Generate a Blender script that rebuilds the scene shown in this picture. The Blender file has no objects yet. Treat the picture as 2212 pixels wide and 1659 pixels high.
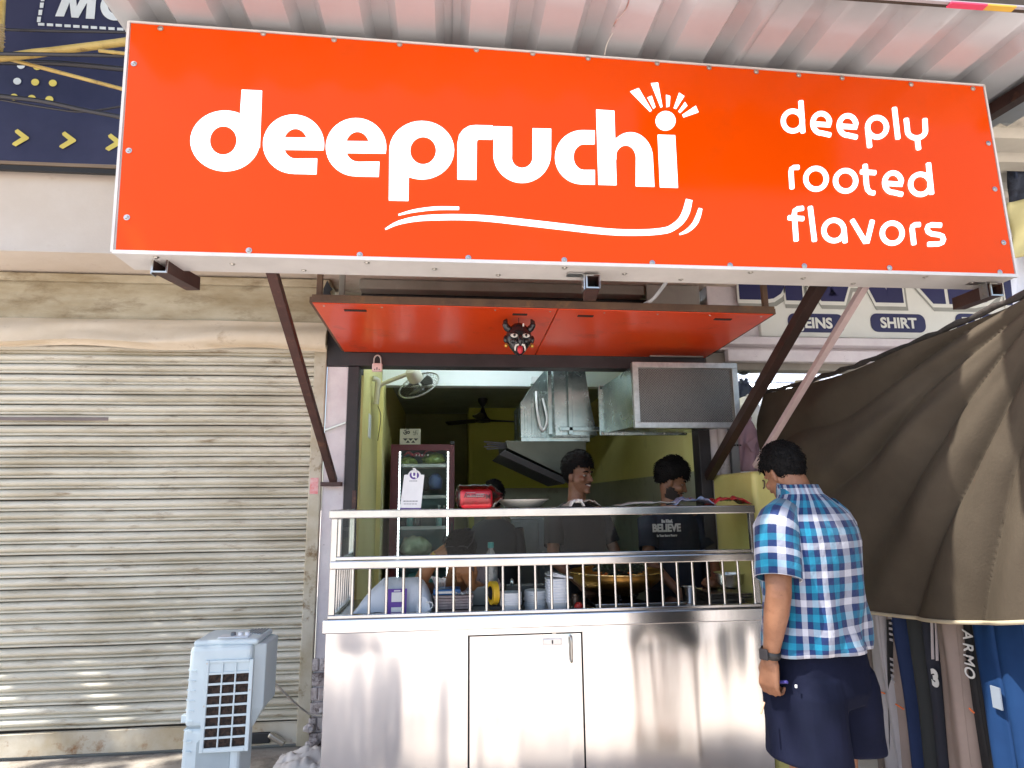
import bpy, bmesh, math, random
from mathutils import Vector, Matrix, noise
random.seed(7)
scn = bpy.context.scene
col = scn.collection
R = math.radians
PI = math.pi

# ---------------------------------------------------------------- camera
FPX = 1350.0                       # focal length in units of a 2212-wide picture
CAMP = Vector((0.0, -4.1, 1.55))
cam_m = Matrix.Rotation(R(-5.853), 3, 'Z') @ Matrix.Rotation(R(90 + 10.518), 3, 'X') @ Matrix.Rotation(R(-0.612), 3, 'Z')
cd = bpy.data.cameras.new('camera')
cam = bpy.data.objects.new('camera', cd)
col.objects.link(cam)
cam.matrix_world = Matrix.Translation(CAMP) @ cam_m.to_4x4()
cd.sensor_width = 36.0
cd.lens = 36.0 * FPX / 2212.0
cd.clip_start = 0.05
cd.clip_end = 600
scn.camera = cam

# ---------------------------------------------------------------- light
SUN_E, SUN_A = R(57), R(20)        # elevation; azimuth measured from -X towards -Y
SUNV = Vector((-math.cos(SUN_E) * math.cos(SUN_A), -math.cos(SUN_E) * math.sin(SUN_A), math.sin(SUN_E)))
world = bpy.data.worlds.new('World')
scn.world = world
world.use_nodes = True
wn = world.node_tree
sky = wn.nodes.new('ShaderNodeTexSky')
sky.sky_type = 'NISHITA'
sky.sun_disc = False
sky.sun_elevation = SUN_E
sky.sun_rotation = math.atan2(SUNV.x, SUNV.y)
sky.dust_density = 2.0
bg = wn.nodes['Background']
bg.inputs['Strength'].default_value = 0.15
wn.links.new(sky.outputs[0], bg.inputs['Color'])
sl = bpy.data.lights.new('sun', 'SUN')
sl.energy = 4.5
sl.angle = R(0.6)
sl.color = (1.0, 0.95, 0.87)
so = bpy.data.objects.new('sun', sl)
so.rotation_euler = SUNV.to_track_quat('Z', 'Y').to_euler()
so.location = SUNV * 30
col.objects.link(so)
scn.view_settings.view_transform = 'Standard'
scn.view_settings.look = 'None'
scn.view_settings.gamma = 1.0
scn.view_settings.use_curve_mapping = False
scn.view_settings.exposure = 1.24
scn.cycles.use_denoising = True
scn.cycles.max_bounces = 10
scn.cycles.diffuse_bounces = 5
scn.cycles.glossy_bounces = 4
scn.cycles.transparent_max_bounces = 12
scn.cycles.sample_clamp_indirect = 6.0
scn.cycles.caustics_reflective = False
scn.cycles.caustics_refractive = False

# ---------------------------------------------------------------- picture -> place
def ray(px, py):
    return cam_m @ Vector(((px - 1106) / FPX, -(py - 829.5) / FPX, -1.0))
def at(px, py, Y):
    d = ray(px, py); return CAMP + d * ((Y - CAMP.y) / d.y)
def ax(px, py, X):
    d = ray(px, py); return CAMP + d * ((X - CAMP.x) / d.x)
def az(px, py, Z):
    d = ray(px, py); return CAMP + d * ((Z - CAMP.z) / d.z)

# ---------------------------------------------------------------- materials
MATS = {}
def N(nt, kind, **kw):
    n = nt.nodes.new('ShaderNode' + kind)
    for k, v in kw.items():
        setattr(n, k, v)
    return n
def mat(name, c, rough=.55, metal=0.0, c2=None, vs=4.0, vamt=(.35, .65), dirt=None, ds=6.0, damt=(.55, .7), bump=0.0, bs=60.0,
        stretch=(1, 1, 1), spec=.5, emis=None, es=0.0, coat=0.0, rvar=0.0, bstretch=None, sheen=0.0, speck=0.0):
    if name in MATS:
        return MATS[name]
    m = bpy.data.materials.new(name); m.use_nodes = True
    nt = m.node_tree; L = nt.links.new
    b = nt.nodes['Principled BSDF']
    b.inputs['Roughness'].default_value = rough
    b.inputs['Metallic'].default_value = metal
    b.inputs['Specular IOR Level'].default_value = spec
    b.inputs['Coat Weight'].default_value = coat
    b.inputs['Sheen Weight'].default_value = sheen
    geo = N(nt, 'NewGeometry')
    mp = N(nt, 'Mapping'); mp.inputs['Scale'].default_value = stretch
    L(geo.outputs['Position'], mp.inputs['Vector'])
    if c2 is None:
        c2 = tuple(x * .82 for x in c)
    n1 = N(nt, 'TexNoise'); n1.inputs['Scale'].default_value = vs; n1.inputs['Detail'].default_value = 7; n1.inputs['Roughness'].default_value = .62
    L(mp.outputs[0], n1.inputs['Vector'])
    r1 = N(nt, 'ValToRGB'); r1.color_ramp.elements[0].position = vamt[0]; r1.color_ramp.elements[1].position = vamt[1]
    r1.color_ramp.elements[0].color = (*c2, 1); r1.color_ramp.elements[1].color = (*c, 1)
    L(n1.outputs['Fac'], r1.inputs[0])
    out = r1.outputs[0]
    if dirt is not None:
        n2 = N(nt, 'TexNoise'); n2.inputs['Scale'].default_value = ds; n2.inputs['Detail'].default_value = 9; n2.inputs['Roughness'].default_value = .7
        L(mp.outputs[0], n2.inputs['Vector'])
        r2 = N(nt, 'ValToRGB'); r2.color_ramp.elements[0].position = damt[0]; r2.color_ramp.elements[1].position = damt[1]
        L(n2.outputs['Fac'], r2.inputs[0])
        mx = N(nt, 'Mix', data_type='RGBA')
        L(r2.outputs[0], mx.inputs[0]); L(out, mx.inputs[6]); mx.inputs[7].default_value = (*dirt, 1)
        out = mx.outputs[2]
    if speck > 0:
        n4 = N(nt, 'TexNoise'); n4.inputs['Scale'].default_value = 180; n4.inputs['Detail'].default_value = 3
        L(geo.outputs['Position'], n4.inputs['Vector'])
        hs = N(nt, 'HueSaturation')
        ma = N(nt, 'MapRange'); ma.inputs[1].default_value = .3; ma.inputs[2].default_value = .7; ma.inputs[3].default_value = 1 - speck; ma.inputs[4].default_value = 1 + speck
        L(n4.outputs['Fac'], ma.inputs[0]); L(ma.outputs[0], hs.inputs['Value']); L(out, hs.inputs['Color'])
        out = hs.outputs[0]
    L(out, b.inputs['Base Color'])
    if rvar > 0:
        ma = N(nt, 'MapRange'); ma.inputs[3].default_value = max(0, rough - rvar); ma.inputs[4].default_value = min(1, rough + rvar)
        L(n1.outputs['Fac'], ma.inputs[0]); L(ma.outputs[0], b.inputs['Roughness'])
    if bump > 0:
        n3 = N(nt, 'TexNoise'); n3.inputs['Scale'].default_value = bs; n3.inputs['Detail'].default_value = 5
        if bstretch:
            mp2 = N(nt, 'Mapping'); mp2.inputs['Scale'].default_value = bstretch
            L(geo.outputs['Position'], mp2.inputs['Vector']); L(mp2.outputs[0], n3.inputs['Vector'])
        else:
            L(mp.outputs[0], n3.inputs['Vector'])
        bp = N(nt, 'Bump'); bp.inputs['Strength'].default_value = 1.0; bp.inputs['Distance'].default_value = bump
        L(n3.outputs['Fac'], bp.inputs['Height']); L(bp.outputs[0], b.inputs['Normal'])
    if emis is not None:
        b.inputs['Emission Color'].default_value = (*emis, 1); b.inputs['Emission Strength'].default_value = es
    MATS[name] = m
    return m
def glass(name, tint=(.93, .97, .95), gloss_rough=.02, ior=1.5, fac=1.0):
    if name in MATS:
        return MATS[name]
    m = bpy.data.materials.new(name); m.use_nodes = True
    nt = m.node_tree; L = nt.links.new
    nt.nodes.remove(nt.nodes['Principled BSDF'])
    o = nt.nodes['Material Output']
    t = N(nt, 'BsdfTransparent'); t.inputs[0].default_value = (*tint, 1)
    g = N(nt, 'BsdfGlossy'); g.inputs['Roughness'].default_value = gloss_rough
    fr = N(nt, 'Fresnel'); fr.inputs[0].default_value = ior
    mu = N(nt, 'Math', operation='MULTIPLY'); mu.inputs[1].default_value = fac
    mx = N(nt, 'MixShader')
    L(fr.outputs[0], mu.inputs[0]); L(mu.outputs[0], mx.inputs[0]); L(t.outputs[0], mx.inputs[1]); L(g.outputs[0], mx.inputs[2]); L(mx.outputs[0], o.inputs[0])
    MATS[name] = m
    return m

# ---------------------------------------------------------------- mesh builder
class MB:
    def __init__(s):
        s.v = []; s.f = []; s.uv = {}
    def add(s, vs, fs):
        o = len(s.v); s.v += [Vector(v) for v in vs]; s.f += [tuple(i + o for i in f) for f in fs]; return o
    def box(s, x0, x1, y0, y1, z0, z1):
        s.add([(x0, y0, z0), (x1, y0, z0), (x1, y1, z0), (x0, y1, z0), (x0, y0, z1), (x1, y0, z1), (x1, y1, z1), (x0, y1, z1)],
              [(3, 2, 1, 0), (4, 5, 6, 7), (0, 1, 5, 4), (1, 2, 6, 5), (2, 3, 7, 6), (3, 0, 4, 7)]); return s
    def hexa(s, a, b):
        """a, b: two lists of four points (ring), joined"""
        s.add(list(a) + list(b), [(3, 2, 1, 0), (4, 5, 6, 7), (0, 1, 5, 4), (1, 2, 6, 5), (2, 3, 7, 6), (3, 0, 4, 7)]); return s
    def beam(s, a, b, w, h, up=(0, 0, 1)):
        a, b = Vector(a), Vector(b); d = (b - a).normalized(); x = d.cross(Vector(up)).normalized(); y = x.cross(d).normalized()
        c = [x * w / 2 + y * h / 2, -x * w / 2 + y * h / 2, -x * w / 2 - y * h / 2, x * w / 2 - y * h / 2]
        return s.hexa([a + k for k in c], [b + k for k in c])
    def hollow(s, a, b, w, h, t, up=(0, 0, 1)):
        """square tube, open ends"""
        a, b = Vector(a), Vector(b); d = (b - a).normalized(); x = d.cross(Vector(up)).normalized(); y = x.cross(d).normalized()
        vs = []
        for e in (a, b):
            for k in (0, t):
                for sx, sy in ((1, 1), (-1, 1), (-1, -1), (1, -1)):
                    vs.append(e + x * sx * (w / 2 - k) + y * sy * (h / 2 - k))
        fs = []
        for i in range(4):
            j = (i + 1) % 4
            fs += [(i, j, 8 + j, 8 + i), (4 + j, 4 + i, 12 + i, 12 + j), (j, i, 4 + i, 4 + j), (8 + i, 8 + j, 12 + j, 12 + i)]
        s.add(vs, fs); return s
    def loft(s, rings, cap=True, closed=True):
        n = len(rings[0]); o = len(s.v)
        for r in rings:
            s.v += [Vector(p) for p in r]
        for i in range(len(rings) - 1):
            for j in range(n if closed else n - 1):
                k = (j + 1) % n
                s.f.append((o + i * n + j, o + i * n + k, o + (i + 1) * n + k, o + (i + 1) * n + j))
        if cap:
            s.f.append(tuple(o + j for j in reversed(range(n)))); e = o + (len(rings) - 1) * n
            s.f.append(tuple(e + j for j in range(n)))
        return s
    def tube(s, pts, r, n=8, cap=True):
        pts = [Vector(p) for p in pts]; rings = []; prev = None
        for i, p in enumerate(pts):
            d = (pts[min(i + 1, len(pts) - 1)] - pts[max(i - 1, 0)]).normalized()
            if prev is None:
                u = d.orthogonal().normalized()
            else:
                u = (prev - d * prev.dot(d)).normalized()
            prev = u; w = d.cross(u)
            rr = r[i] if isinstance(r, (list, tuple)) else r
            rings.append([p + (u * math.cos(2 * PI * k / n) + w * math.sin(2 * PI * k / n)) * rr for k in range(n)])
        return s.loft(rings, cap)
    def limb(s, pts, rs, n=10):
        """tube with rounded ends"""
        pts = [Vector(p) for p in pts]; a, b = pts[0], pts[-1]
        da = (pts[0] - pts[1]).normalized(); db = (pts[-1] - pts[-2]).normalized()
        P = [a + da * rs[0] * .98, a + da * rs[0] * .7] + pts + [b + db * rs[-1] * .7, b + db * rs[-1] * .98]
        Q = [rs[0] * .18, rs[0] * .71] + list(rs) + [rs[-1] * .71, rs[-1] * .18]
        return s.tube(P, Q, n)
    def lathe(s, prof, c=(0, 0, 0), n=24, M=None, cap=False, arc=2 * PI):
        c = Vector(c); rings = []
        for r, z in prof:
            ring = []
            for k in range(n):
                a = arc * k / (n if arc > 6.2 else n - 1)
                p = Vector((r * math.cos(a), r * math.sin(a), z))
                if M is not None: p = M @ p
                ring.append(c + p)
            rings.append(ring)
        return s.loft(rings, cap, arc > 6.2)
    def ell(s, c, r, n=14, m=9, M=None, f=None):
        c = Vector(c); prof = []
        rings = []
        for i in range(m + 1):
            t = PI * (i + .06 if i == 0 else i - .06 if i == m else i) / m
            ring = []
            for k in range(n):
                a = 2 * PI * k / n
                p = Vector((r[0] * math.sin(t) * math.cos(a), r[1] * math.sin(t) * math.sin(a), -r[2] * math.cos(t)))
                if f: p = f(p)
                if M is not None: p = M @ p
                ring.append(c + p)
            rings.append(ring)
        return s.loft(rings, True)
    def prism(s, pts, vec):
        n = len(pts); vec = Vector(vec); a = [Vector(p) for p in pts]; o = len(s.v)
        s.v += a + [p + vec for p in a]
        s.f.append(tuple(o + i for i in range(n))); s.f.append(tuple(o + n + i for i in reversed(range(n))))
        for i in range(n):
            j = (i + 1) % n; s.f.append((o + j, o + i, o + n + i, o + n + j))
        return s
    def quad(s, a, b, c, d):
        s.add([a, b, c, d], [(0, 1, 2, 3)]); return s
    def grid(s, fn, nu, nv):
        o = len(s.v)
        for j in range(nv + 1):
            for i in range(nu + 1):
                s.v.append(Vector(fn(i / nu, j / nv)))
        for j in range(nv):
            for i in range(nu):
                a = o + j * (nu + 1) + i; s.f.append((a, a + 1, a + nu + 2, a + nu + 1))
        return s
    def xform(s, M, start=0):
        for i in range(start, len(s.v)):
            s.v[i] = M @ s.v[i]
        return s
    def build(s, name, m, parent=None, smooth=None, bevel=0, label=None, kind=None, recalc=True, solid=0, bseg=2):
        me = bpy.data.meshes.new(name)
        me.from_pydata([tuple(v) for v in s.v], [], s.f)
        if recalc:
            bm = bmesh.new(); bm.from_mesh(me); bmesh.ops.recalc_face_normals(bm, faces=bm.faces); bm.to_mesh(me); bm.free()
        if m is not None: me.materials.append(m)
        if smooth is not None:
            me.shade_smooth(); me.set_sharp_from_angle(angle=R(smooth))
        if s.uv:
            uvl = me.uv_layers.new(name='UVMap')
            for lp in me.loops:
                uvl.data[lp.index].uv = s.uv.get(lp.vertex_index, (0, 0))
        me.update()
        o = bpy.data.objects.new(name, me); col.objects.link(o)
        if parent is not None: par(o, parent)
        if solid:
            md = o.modifiers.new('solid', 'SOLIDIFY'); md.thickness = solid; md.offset = 0
        if bevel:
            md = o.modifiers.new('bevel', 'BEVEL'); md.width = bevel; md.segments = bseg; md.limit_method = 'ANGLE'; md.angle_limit = R(40)
        if label: o['label'] = label
        if kind: o['kind'] = kind
        return o
BASE = {}
def wloc(o):
    """origin of an object in the world (things and parts are only ever moved, never turned or scaled)"""
    return BASE.get(o.name, Vector((0, 0, 0)))
def par(o, p):
    o.parent = p
    o.matrix_parent_inverse = Matrix.Translation(-wloc(p))
def tag(o, label, cat, group=None):
    o['label'] = label; o['category'] = cat
    if group: o['group'] = group
    return o
def thing(name, label, cat, loc, group=None):
    o = bpy.data.objects.new(name, None); col.objects.link(o)
    o.empty_display_size = .1
    o.location = loc; BASE[o.name] = Vector(loc)
    return tag(o, label, cat, group)
def struct(o):
    o['kind'] = 'structure'; return o
def copy_tree(o, d, label=None, top=True):
    """copy a thing moved by d, with copies of its parts"""
    c = o.copy(); col.objects.link(c)
    if top:
        c.location = o.location + Vector(d)
        if label: c['label'] = label
    for ch in [k for k in ALLCH(o)]:
        k = copy_tree(ch, d, None, False); k.parent = c
    return c
def ALLCH(o):
    return [k for k in bpy.data.objects if k.parent == o]
def text_mesh(name, body, size, M, m, parent=None, bold=0.0, shear=0.0, sx=1.0, depth=.001, align='CENTER', spacing=1.0):
    """flat print lettering; text runs along local X, up local Y, faces local +Z, placed by M"""
    cu = bpy.data.curves.new(name, 'FONT'); cu.body = body; cu.size = size; cu.offset = bold; cu.shear = shear; cu.align_x = align; cu.align_y = 'CENTER'
    cu.extrude = depth; cu.resolution_u = 4; cu.space_character = spacing
    t = bpy.data.objects.new(name + '_curve', cu); col.objects.link(t)
    me = bpy.data.meshes.new_from_object(t)
    col.objects.unlink(t); bpy.data.objects.remove(t); bpy.data.curves.remove(cu)
    me.name = name
    me.transform(M @ Matrix.Diagonal((sx, 1, 1, 1)))
    me.materials.clear(); me.materials.append(m)
    o = bpy.data.objects.new(name, me); col.objects.link(o)
    if parent is not None: par(o, parent)
    return o
def frontM(p, tilt=0.0, roll=0.0):
    """frame facing -Y at p: local X = +X, local Y = +Z"""
    return Matrix.Translation(p) @ Matrix.Rotation(R(90), 4, 'X') @ Matrix.Rotation(roll, 4, 'Z')
def sm(pts, k=6):
    """Catmull-Rom through 2-D or 3-D points (tuples of any length)"""
    P = [pts[0]] + list(pts) + [pts[-1]]; out = []
    for i in range(1, len(P) - 2):
        for j in range(k):
            t = j / k
            out.append(tuple(.5 * ((2 * b) + (-a + c) * t + (2 * a - 5 * b + 4 * c - d) * t * t + (-a + 3 * b - 3 * c + d) * t ** 3)
                             for a, b, c, d in zip(P[i - 1], P[i], P[i + 1], P[i + 2])))
    out.append(tuple(pts[-1])); return out
def stroke(pts, w, cap=True):
    """closed 2-D outline of a stroke along pts with width w (number or list)"""
    n = len(pts); Lr, Rr = [], []
    for i, p in enumerate(pts):
        a = pts[max(i - 1, 0)]; b = pts[min(i + 1, n - 1)]
        dx, dy = b[0] - a[0], b[1] - a[1]; l = math.hypot(dx, dy) or 1
        ww = (w[i] if isinstance(w, (list, tuple)) else w) / 2
        Lr.append((p[0] - dy / l * ww, p[1] + dx / l * ww)); Rr.append((p[0] + dy / l * ww, p[1] - dx / l * ww))
    return Lr, Rr
def arc(cx, cy, rx, ry, a0, a1, n=24):
    """angles in degrees, counter-clockwise as seen, y down"""
    return [(cx + rx * math.cos(R(a0 + (a1 - a0) * i / n)), cy - ry * math.sin(R(a0 + (a1 - a0) * i / n))) for i in range(n + 1)]

# ---------------------------------------------------------------- palette
M_steel = mat('stainless_steel', (.86, .86, .85), .20, 1.0, (.79, .79, .78), 3, bump=.0012, bs=2.2, bstretch=(2.2, 2.2, .45), rvar=.04)
M_steelbar = mat('steel_bar', (.68, .67, .65), .24, 1.0, bump=.0002, bs=40)
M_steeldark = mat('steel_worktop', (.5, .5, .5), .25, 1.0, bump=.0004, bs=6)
M_galv = mat('galvanised_sheet', (.52, .60, .60), .26, 1.0, (.34, .42, .42), 7, bump=.0007, bs=4, rvar=.08)
M_rust = mat('rust_brown_steel', (.085, .038, .030), .55, 0, (.05, .022, .019), 8, dirt=(.2, .09, .045), ds=14, damt=(.56, .75), bump=.0006, bs=90)
M_black = mat('black_frame_paint', (.035, .03, .034), .55, 0, (.02, .018, .02), 6, dirt=(.12, .1, .09), ds=20, damt=(.66, .85), bump=.0004, bs=80)
M_dark = mat('dark_rubber', (.02, .02, .022), .6)
M_white = mat('white_sheet', (.74, .72, .69), .45, 0, (.66, .64, .61), 5, dirt=(.4, .36, .3), ds=9, damt=(.66, .85))
M_whitep = mat('white_plastic', (.8, .82, .84), .4)
M_paper = mat('white_paper', (.78, .78, .76), .7)
M_screw = mat('screw_metal', (.6, .57, .52), .3, 1.0)
M_skin = mat('skin', (.33, .165, .09), .5, 0, (.26, .12, .065), 25, bump=.0004, bs=220)
M_skin2 = mat('skin_dark', (.22, .105, .06), .5, 0, (.165, .075, .04), 25, bump=.0004, bs=220)
M_hair = mat('black_hair', (.008, .007, .007), .75, 0, (.004, .0035, .0035), 120, bump=.004, bs=160, bstretch=(1, 1, .35), spec=.15)
M_glass = glass('clear_glass', (.92, .95, .94), .015, 1.5, .20)
M_plast = glass('clear_plastic', (.93, .95, .95), .08, 1.45, 1.0)
# ================================================================ SETTING
M_ground = mat('pavement_concrete', (.60, .53, .48), .8, 0, (.48, .42, .38), 1.2, dirt=(.22, .18, .15), ds=4, damt=(.58, .8), bump=.003, bs=30)
M_step = mat('step_concrete', (.42, .38, .33), .8, 0, (.28, .25, .21), 3, dirt=(.12, .1, .085), ds=5, damt=(.5, .72), bump=.004, bs=30)
g = MB(); g.quad((-120, -120, 0), (120, -120, 0), (120, 120, 0), (-120, 120, 0)); struct(g.build('ground', M_ground))
s_ = MB(); s_.box(-6, 1.66, -.42, .02, .004, .14); struct(s_.build('step', M_step, bevel=.012))
s_ = MB(); s_.box(-6, 5, .02, 6, .004, .147); struct(s_.build('shop_floor', mat('floor_tile', (.3, .29, .26), .4)))

# ---- building with its parts
M_cream = mat('cream_plaster', (.70, .63, .55), .8, 0, (.63, .55, .46), 1.6, dirt=(.45, .34, .23), ds=3.2, damt=(.60, .82), bump=.003, bs=12)
M_stain = mat('stained_plaster', (.50, .45, .33), .85, 0, (.30, .24, .14), 2.2, dirt=(.16, .11, .05), ds=3.5, damt=(.50, .74), bump=.006, bs=14, stretch=(.8, 1, 2.2))
M_lilac = mat('lilac_paint', (.78, .74, .75), .7, 0, (.66, .60, .63), 5, dirt=(.16, .1, .12), ds=11, damt=(.66, .76), bump=.002, bs=26)
M_olive = mat('yellow_green_paint', (.74, .68, .28), .55, 0, (.68, .62, .24), 2, dirt=(.38, .34, .12), ds=4, damt=(.6, .85), bump=.001, bs=20)
M_olive2 = mat('lime_green_paint', (.58, .58, .07), .55, 0, (.52, .52, .06), 2)
M_dado = mat('grey_green_dado', (.33, .33, .25), .35, 0, (.28, .28, .21), 3, dirt=(.18, .17, .12), ds=5)
M_loft = mat('loft_white_paint', (.80, .86, .88), .6, 0, (.76, .82, .84), 2)
M_soffit = mat('soffit_paint', (.40, .45, .38), .6)
M_grey = mat('grey_board', (.34, .32, .28), .6, 0, (.26, .24, .2), 4)
bld = thing('shop_building', 'row of plastered shopfronts with cream cornice, stained lintel and lilac pillars', 'building', (0, .1, 0))
def bpart(name, m, f, bevel=.006, **kw):
    b = MB(); f(b); return b.build(name, m, bld, bevel=bevel, **kw)
# cornice : sloping front over a flat soffit
def f(b):
    prof = [(-.29, 3.56), (-.30, 3.40), (-.315, 3.2), (-.345, 3.06), (-.36, 3.02), (-.30, 3.012), (.0, 3.02), (.2, 3.02), (.2, 3.56)]
    b.loft([[(x, y, z) for y, z in prof] for x in [-5 + i * .35 for i in range(21)]])
bpart('cornice', M_cream, f, 0, smooth=30)
bpart('upper_wall', mat('upper_plaster', (.55, .5, .43), .8), lambda b: b.box(-6, 6, .2, .5, 3.0, 5.6))
bpart('lintel_wall', M_stain, lambda b: (b.box(-5, -.80, 0, .2, 2.48, 3.02)))
bpart('lintel_ledge', M_stain, lambda b: b.box(-5, -.80, -.03, -.003, 2.955, 3.008))
bpart('pillar', M_lilac, lambda b: b.box(-.79, -.655, -.01, .3, .0, 2.42))
bpart('pillar_cap', M_black, lambda b: b.box(-.80, -.60, -.016, .3, 2.423, 2.70))
def f(b):
    for i in range(5):
        z = .15 + i * .085
        b.box(-.80 + .004 * (i % 2), -.67, -.03 - .004 * (i % 3), -.012, z, z + .075)
bk = MB
for i in range(6):
    for j in range(2):
        z = .15 + i * .082
        x0 = -.80 + j * .085 - (.04 if i % 2 else 0)
        b = MB(); b.box(max(x0, -.805), min(x0 + .078, -.66), -.028 - random.random() * .012, -.012, z, z + .07)
        b.build('brick', mat('whitewashed_brick', (.62, .57, .56), .85, 0, (.45, .38, .37), 12, dirt=(.1, .07, .07), ds=14, damt=(.5, .62), bump=.006, bs=50), bld, bevel=.006)
# fascia above the opening : beige drum cover, dark gap
bpart('drum_cover', M_grey, lambda b: b.box(-.60, 1.35, -.05, .2, 2.945, 3.012))
bpart('fascia_board', mat('pale_grey_board', (.40, .38, .34), .6), lambda b: b.box(1.36, 1.74, -.07, -.05, 2.5, 3.015))
bpart('fascia_recess', M_dark, lambda b: b.box(-.60, 1.76, .05, .2, 2.51, 2.944))
# interior
bpart('side_wall', M_olive, lambda b: b.box(-.80, -.598, .30, 4.7, .147, 3.2), 0)
bpart('side_wall_pier', M_olive, lambda b: b.box(-.6, -.56, 1.30, 1.48, .15, 2.57), .004)
bpart('side_wall', M_olive, lambda b: b.box(1.78, 2.0, .1, 4.7, .147, 3.2), 0)
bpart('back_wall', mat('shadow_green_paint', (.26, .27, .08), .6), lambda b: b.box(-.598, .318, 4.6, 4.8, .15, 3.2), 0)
bpart('back_wall', M_olive2, lambda b: b.box(.318, 1.778, 4.0, 4.2, .15, 2.8), 0)
bpart('wall_dado', M_dado, lambda b: b.box(1.765, 1.779, .12, 3.98, .15, 1.74), 0)
bpart('wall_dado', M_dado, lambda b: b.box(.330, 1.764, 3.985, 3.999, .15, 1.70), 0)
bpart('loft_beam', M_loft, lambda b: b.box(-.597, 1.779, 1.5, 1.62, 2.574, 3.18), .004)
bpart('loft_soffit', M_soffit, lambda b: b.box(-.597, 1.779, 1.622, 4.7, 2.74, 2.85), 0)
bpart('wall_return', M_olive2, lambda b: b.box(.26, .3175, 4.0, 4.599, .15, 2.8), 0)
bpart('ceiling', M_loft, lambda b: b.box(-.9, 2.0, .2, 1.49, 3.19, 3.3), 0)
bpart('wall_switch', M_whitep, lambda b: b.box(-.598, -.590, .62, .74, 2.02, 2.2), .003)
# black steel frame of the opening
fr = thing('opening_frame', 'black painted steel frame around the kitchen opening', 'frame', (.55, 0, .15))
b = MB(); b.box(-.655, -.585, -.02, .1, .15, 2.42); b.build('post', M_black, fr, bevel=.004)
b = MB(); b.box(1.685, 1.765, -.02, .1, .15, 2.42); b.build('post', M_black, fr, bevel=.004)
b = MB(); b.box(-.655, 1.765, -.025, .1, 2.425, 2.515); b.build('header', M_black, fr, bevel=.004)
b = MB(); b.box(-.60, -.575, -.035, -.02, .9, 1.62); b.build('edge_angle', M_rust, fr, bevel=.003)
b = MB(); b.beam((-.79, -.02, 2.0), (-.655, -.028, 2.05), .014, .012); b.build('tie_rod', M_screw, fr)

# ---- roller shutter, slat by slat
M_slat = mat('dirty_cream_slat', (.66, .63, .53), .5, 0, (.47, .43, .33), 2.4, vamt=(.36, .58), dirt=(.20, .13, .06), ds=9, damt=(.56, .75), bump=.0025, bs=22, stretch=(.55, 1, 2.6), bstretch=(.5, 1, 3))
M_gap = mat('shutter_gap_dark', (.05, .04, .03), .8)
sh = thing('roller_shutter', 'closed grimy cream roller shutter left of the food stall', 'shutter', (-2, 0, .14))
SX0, SX1 = -3.6, -.862
def slat_mesh():
    b = MB(); H = .0655
    prof = [(.014, 0), (-.001, .001), (-.006, .005), (-.005, .012), (.003, .0155), (.006, .0175), (-.002, .021), (-.012, .026), (-.0205, .035), (-.0195, .045), (-.011, .054), (.004, .0595), (.014, .061)]
    nx = 14
    b.loft([[(SX0 + (SX1 - SX0) * i / nx, y + .0012 * math.sin(i * 2.1), z + .0009 * math.sin(i * 1.3)) for y, z in prof] for i in range(nx + 1)], cap=False, closed=False)
    return b
base = slat_mesh().build('slat', M_slat, sh, smooth=50)
NS = 35
for i in range(NS):
    o = base if i == 0 else base.copy()
    if i:
        col.objects.link(o)
    o.location = (0, random.uniform(-.002, .002), .285 + i * .0648)
    o.rotation_euler = (0, random.uniform(-.0012, .0012) + (.0035 * max(0, 1 - i / 5)), 0)
b = MB(); b.box(SX0, SX1, .015, .02, .15, 2.6); b.build('backing', M_gap, sh)
b = MB()
b.loft([[(SX0 + (SX1 - SX0) * i / 18, y + .003 * math.sin(i * 1.7 + z * 20), z) for y, z in ((.0, .16), (-.014, .162), (-.016, .20), (-.012, .24), (-.016, .278), (0, .283))] for i in range(19)], False, False)
b.build('bottom_rail', mat('shutter_bottom_rail', (.60, .56, .47), .5, 0, (.44, .36, .24), 3, dirt=(.27, .13, .05), ds=8, damt=(.56, .70), bump=.002, bs=18), sh, smooth=40)
b = MB(); b.box(SX1 - .01, -.795, -.03, .01, .15, 2.56)
b.build('guide_rail', mat('guide_rail_paint', (.58, .54, .44), .6, 0, (.44, .38, .26), 5, dirt=(.20, .13, .06), ds=8, damt=(.57, .68), bump=.002, bs=30), sh, bevel=.006)
# crumpled sheet hood over the slats
def hood(u, v):
    x = SX0 + (-.79 - SX0) * u
    z = 2.712 - .20 * v + .012 * math.sin(u * 17) * v
    y = -.02 - .105 * math.sin(min(1, v * 1.25) * PI * .5) + (.045 if v > .88 else 0) + .018 * noise.noise((x * 2.2, v * 3, 1)) - .006 * math.sin(v * 9 + x * 3)
    return (x, y, z)
b = MB(); b.grid(hood, 60, 14)
b.build('hood', mat('hood_sheet', (.70, .60, .46), .55, 0, (.62, .51, .36), 3, dirt=(.34, .22, .1), ds=6, damt=(.6, .8), bump=.002, bs=16), sh, smooth=70)
b = MB(); b.box(-1.16, -1.02, -.03, -.012, .175, .235); b.build('lock_case', M_dark, sh, bevel=.006)
b = MB(); b.beam((-1.02, -.045, .23), (-.93, -.06, .18), .035, .03); b.build('lock_hasp', M_screw, sh, bevel=.008)
b = MB(); b.box(-2.76, -2.1, -.021, -.016, 2.06, 2.082)
b.build('paint_smear', mat('grey_smear', (.2, .16, .15), .6), sh, bevel=.002)
b = MB(); b.box(-.86, -.81, -.0335, -.0315, 1.60, 1.70); st = b.build('sticker', mat('pink_sticker', (.75, .5, .5), .5, 0, (.75, .2, .2), 30), sh)
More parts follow.
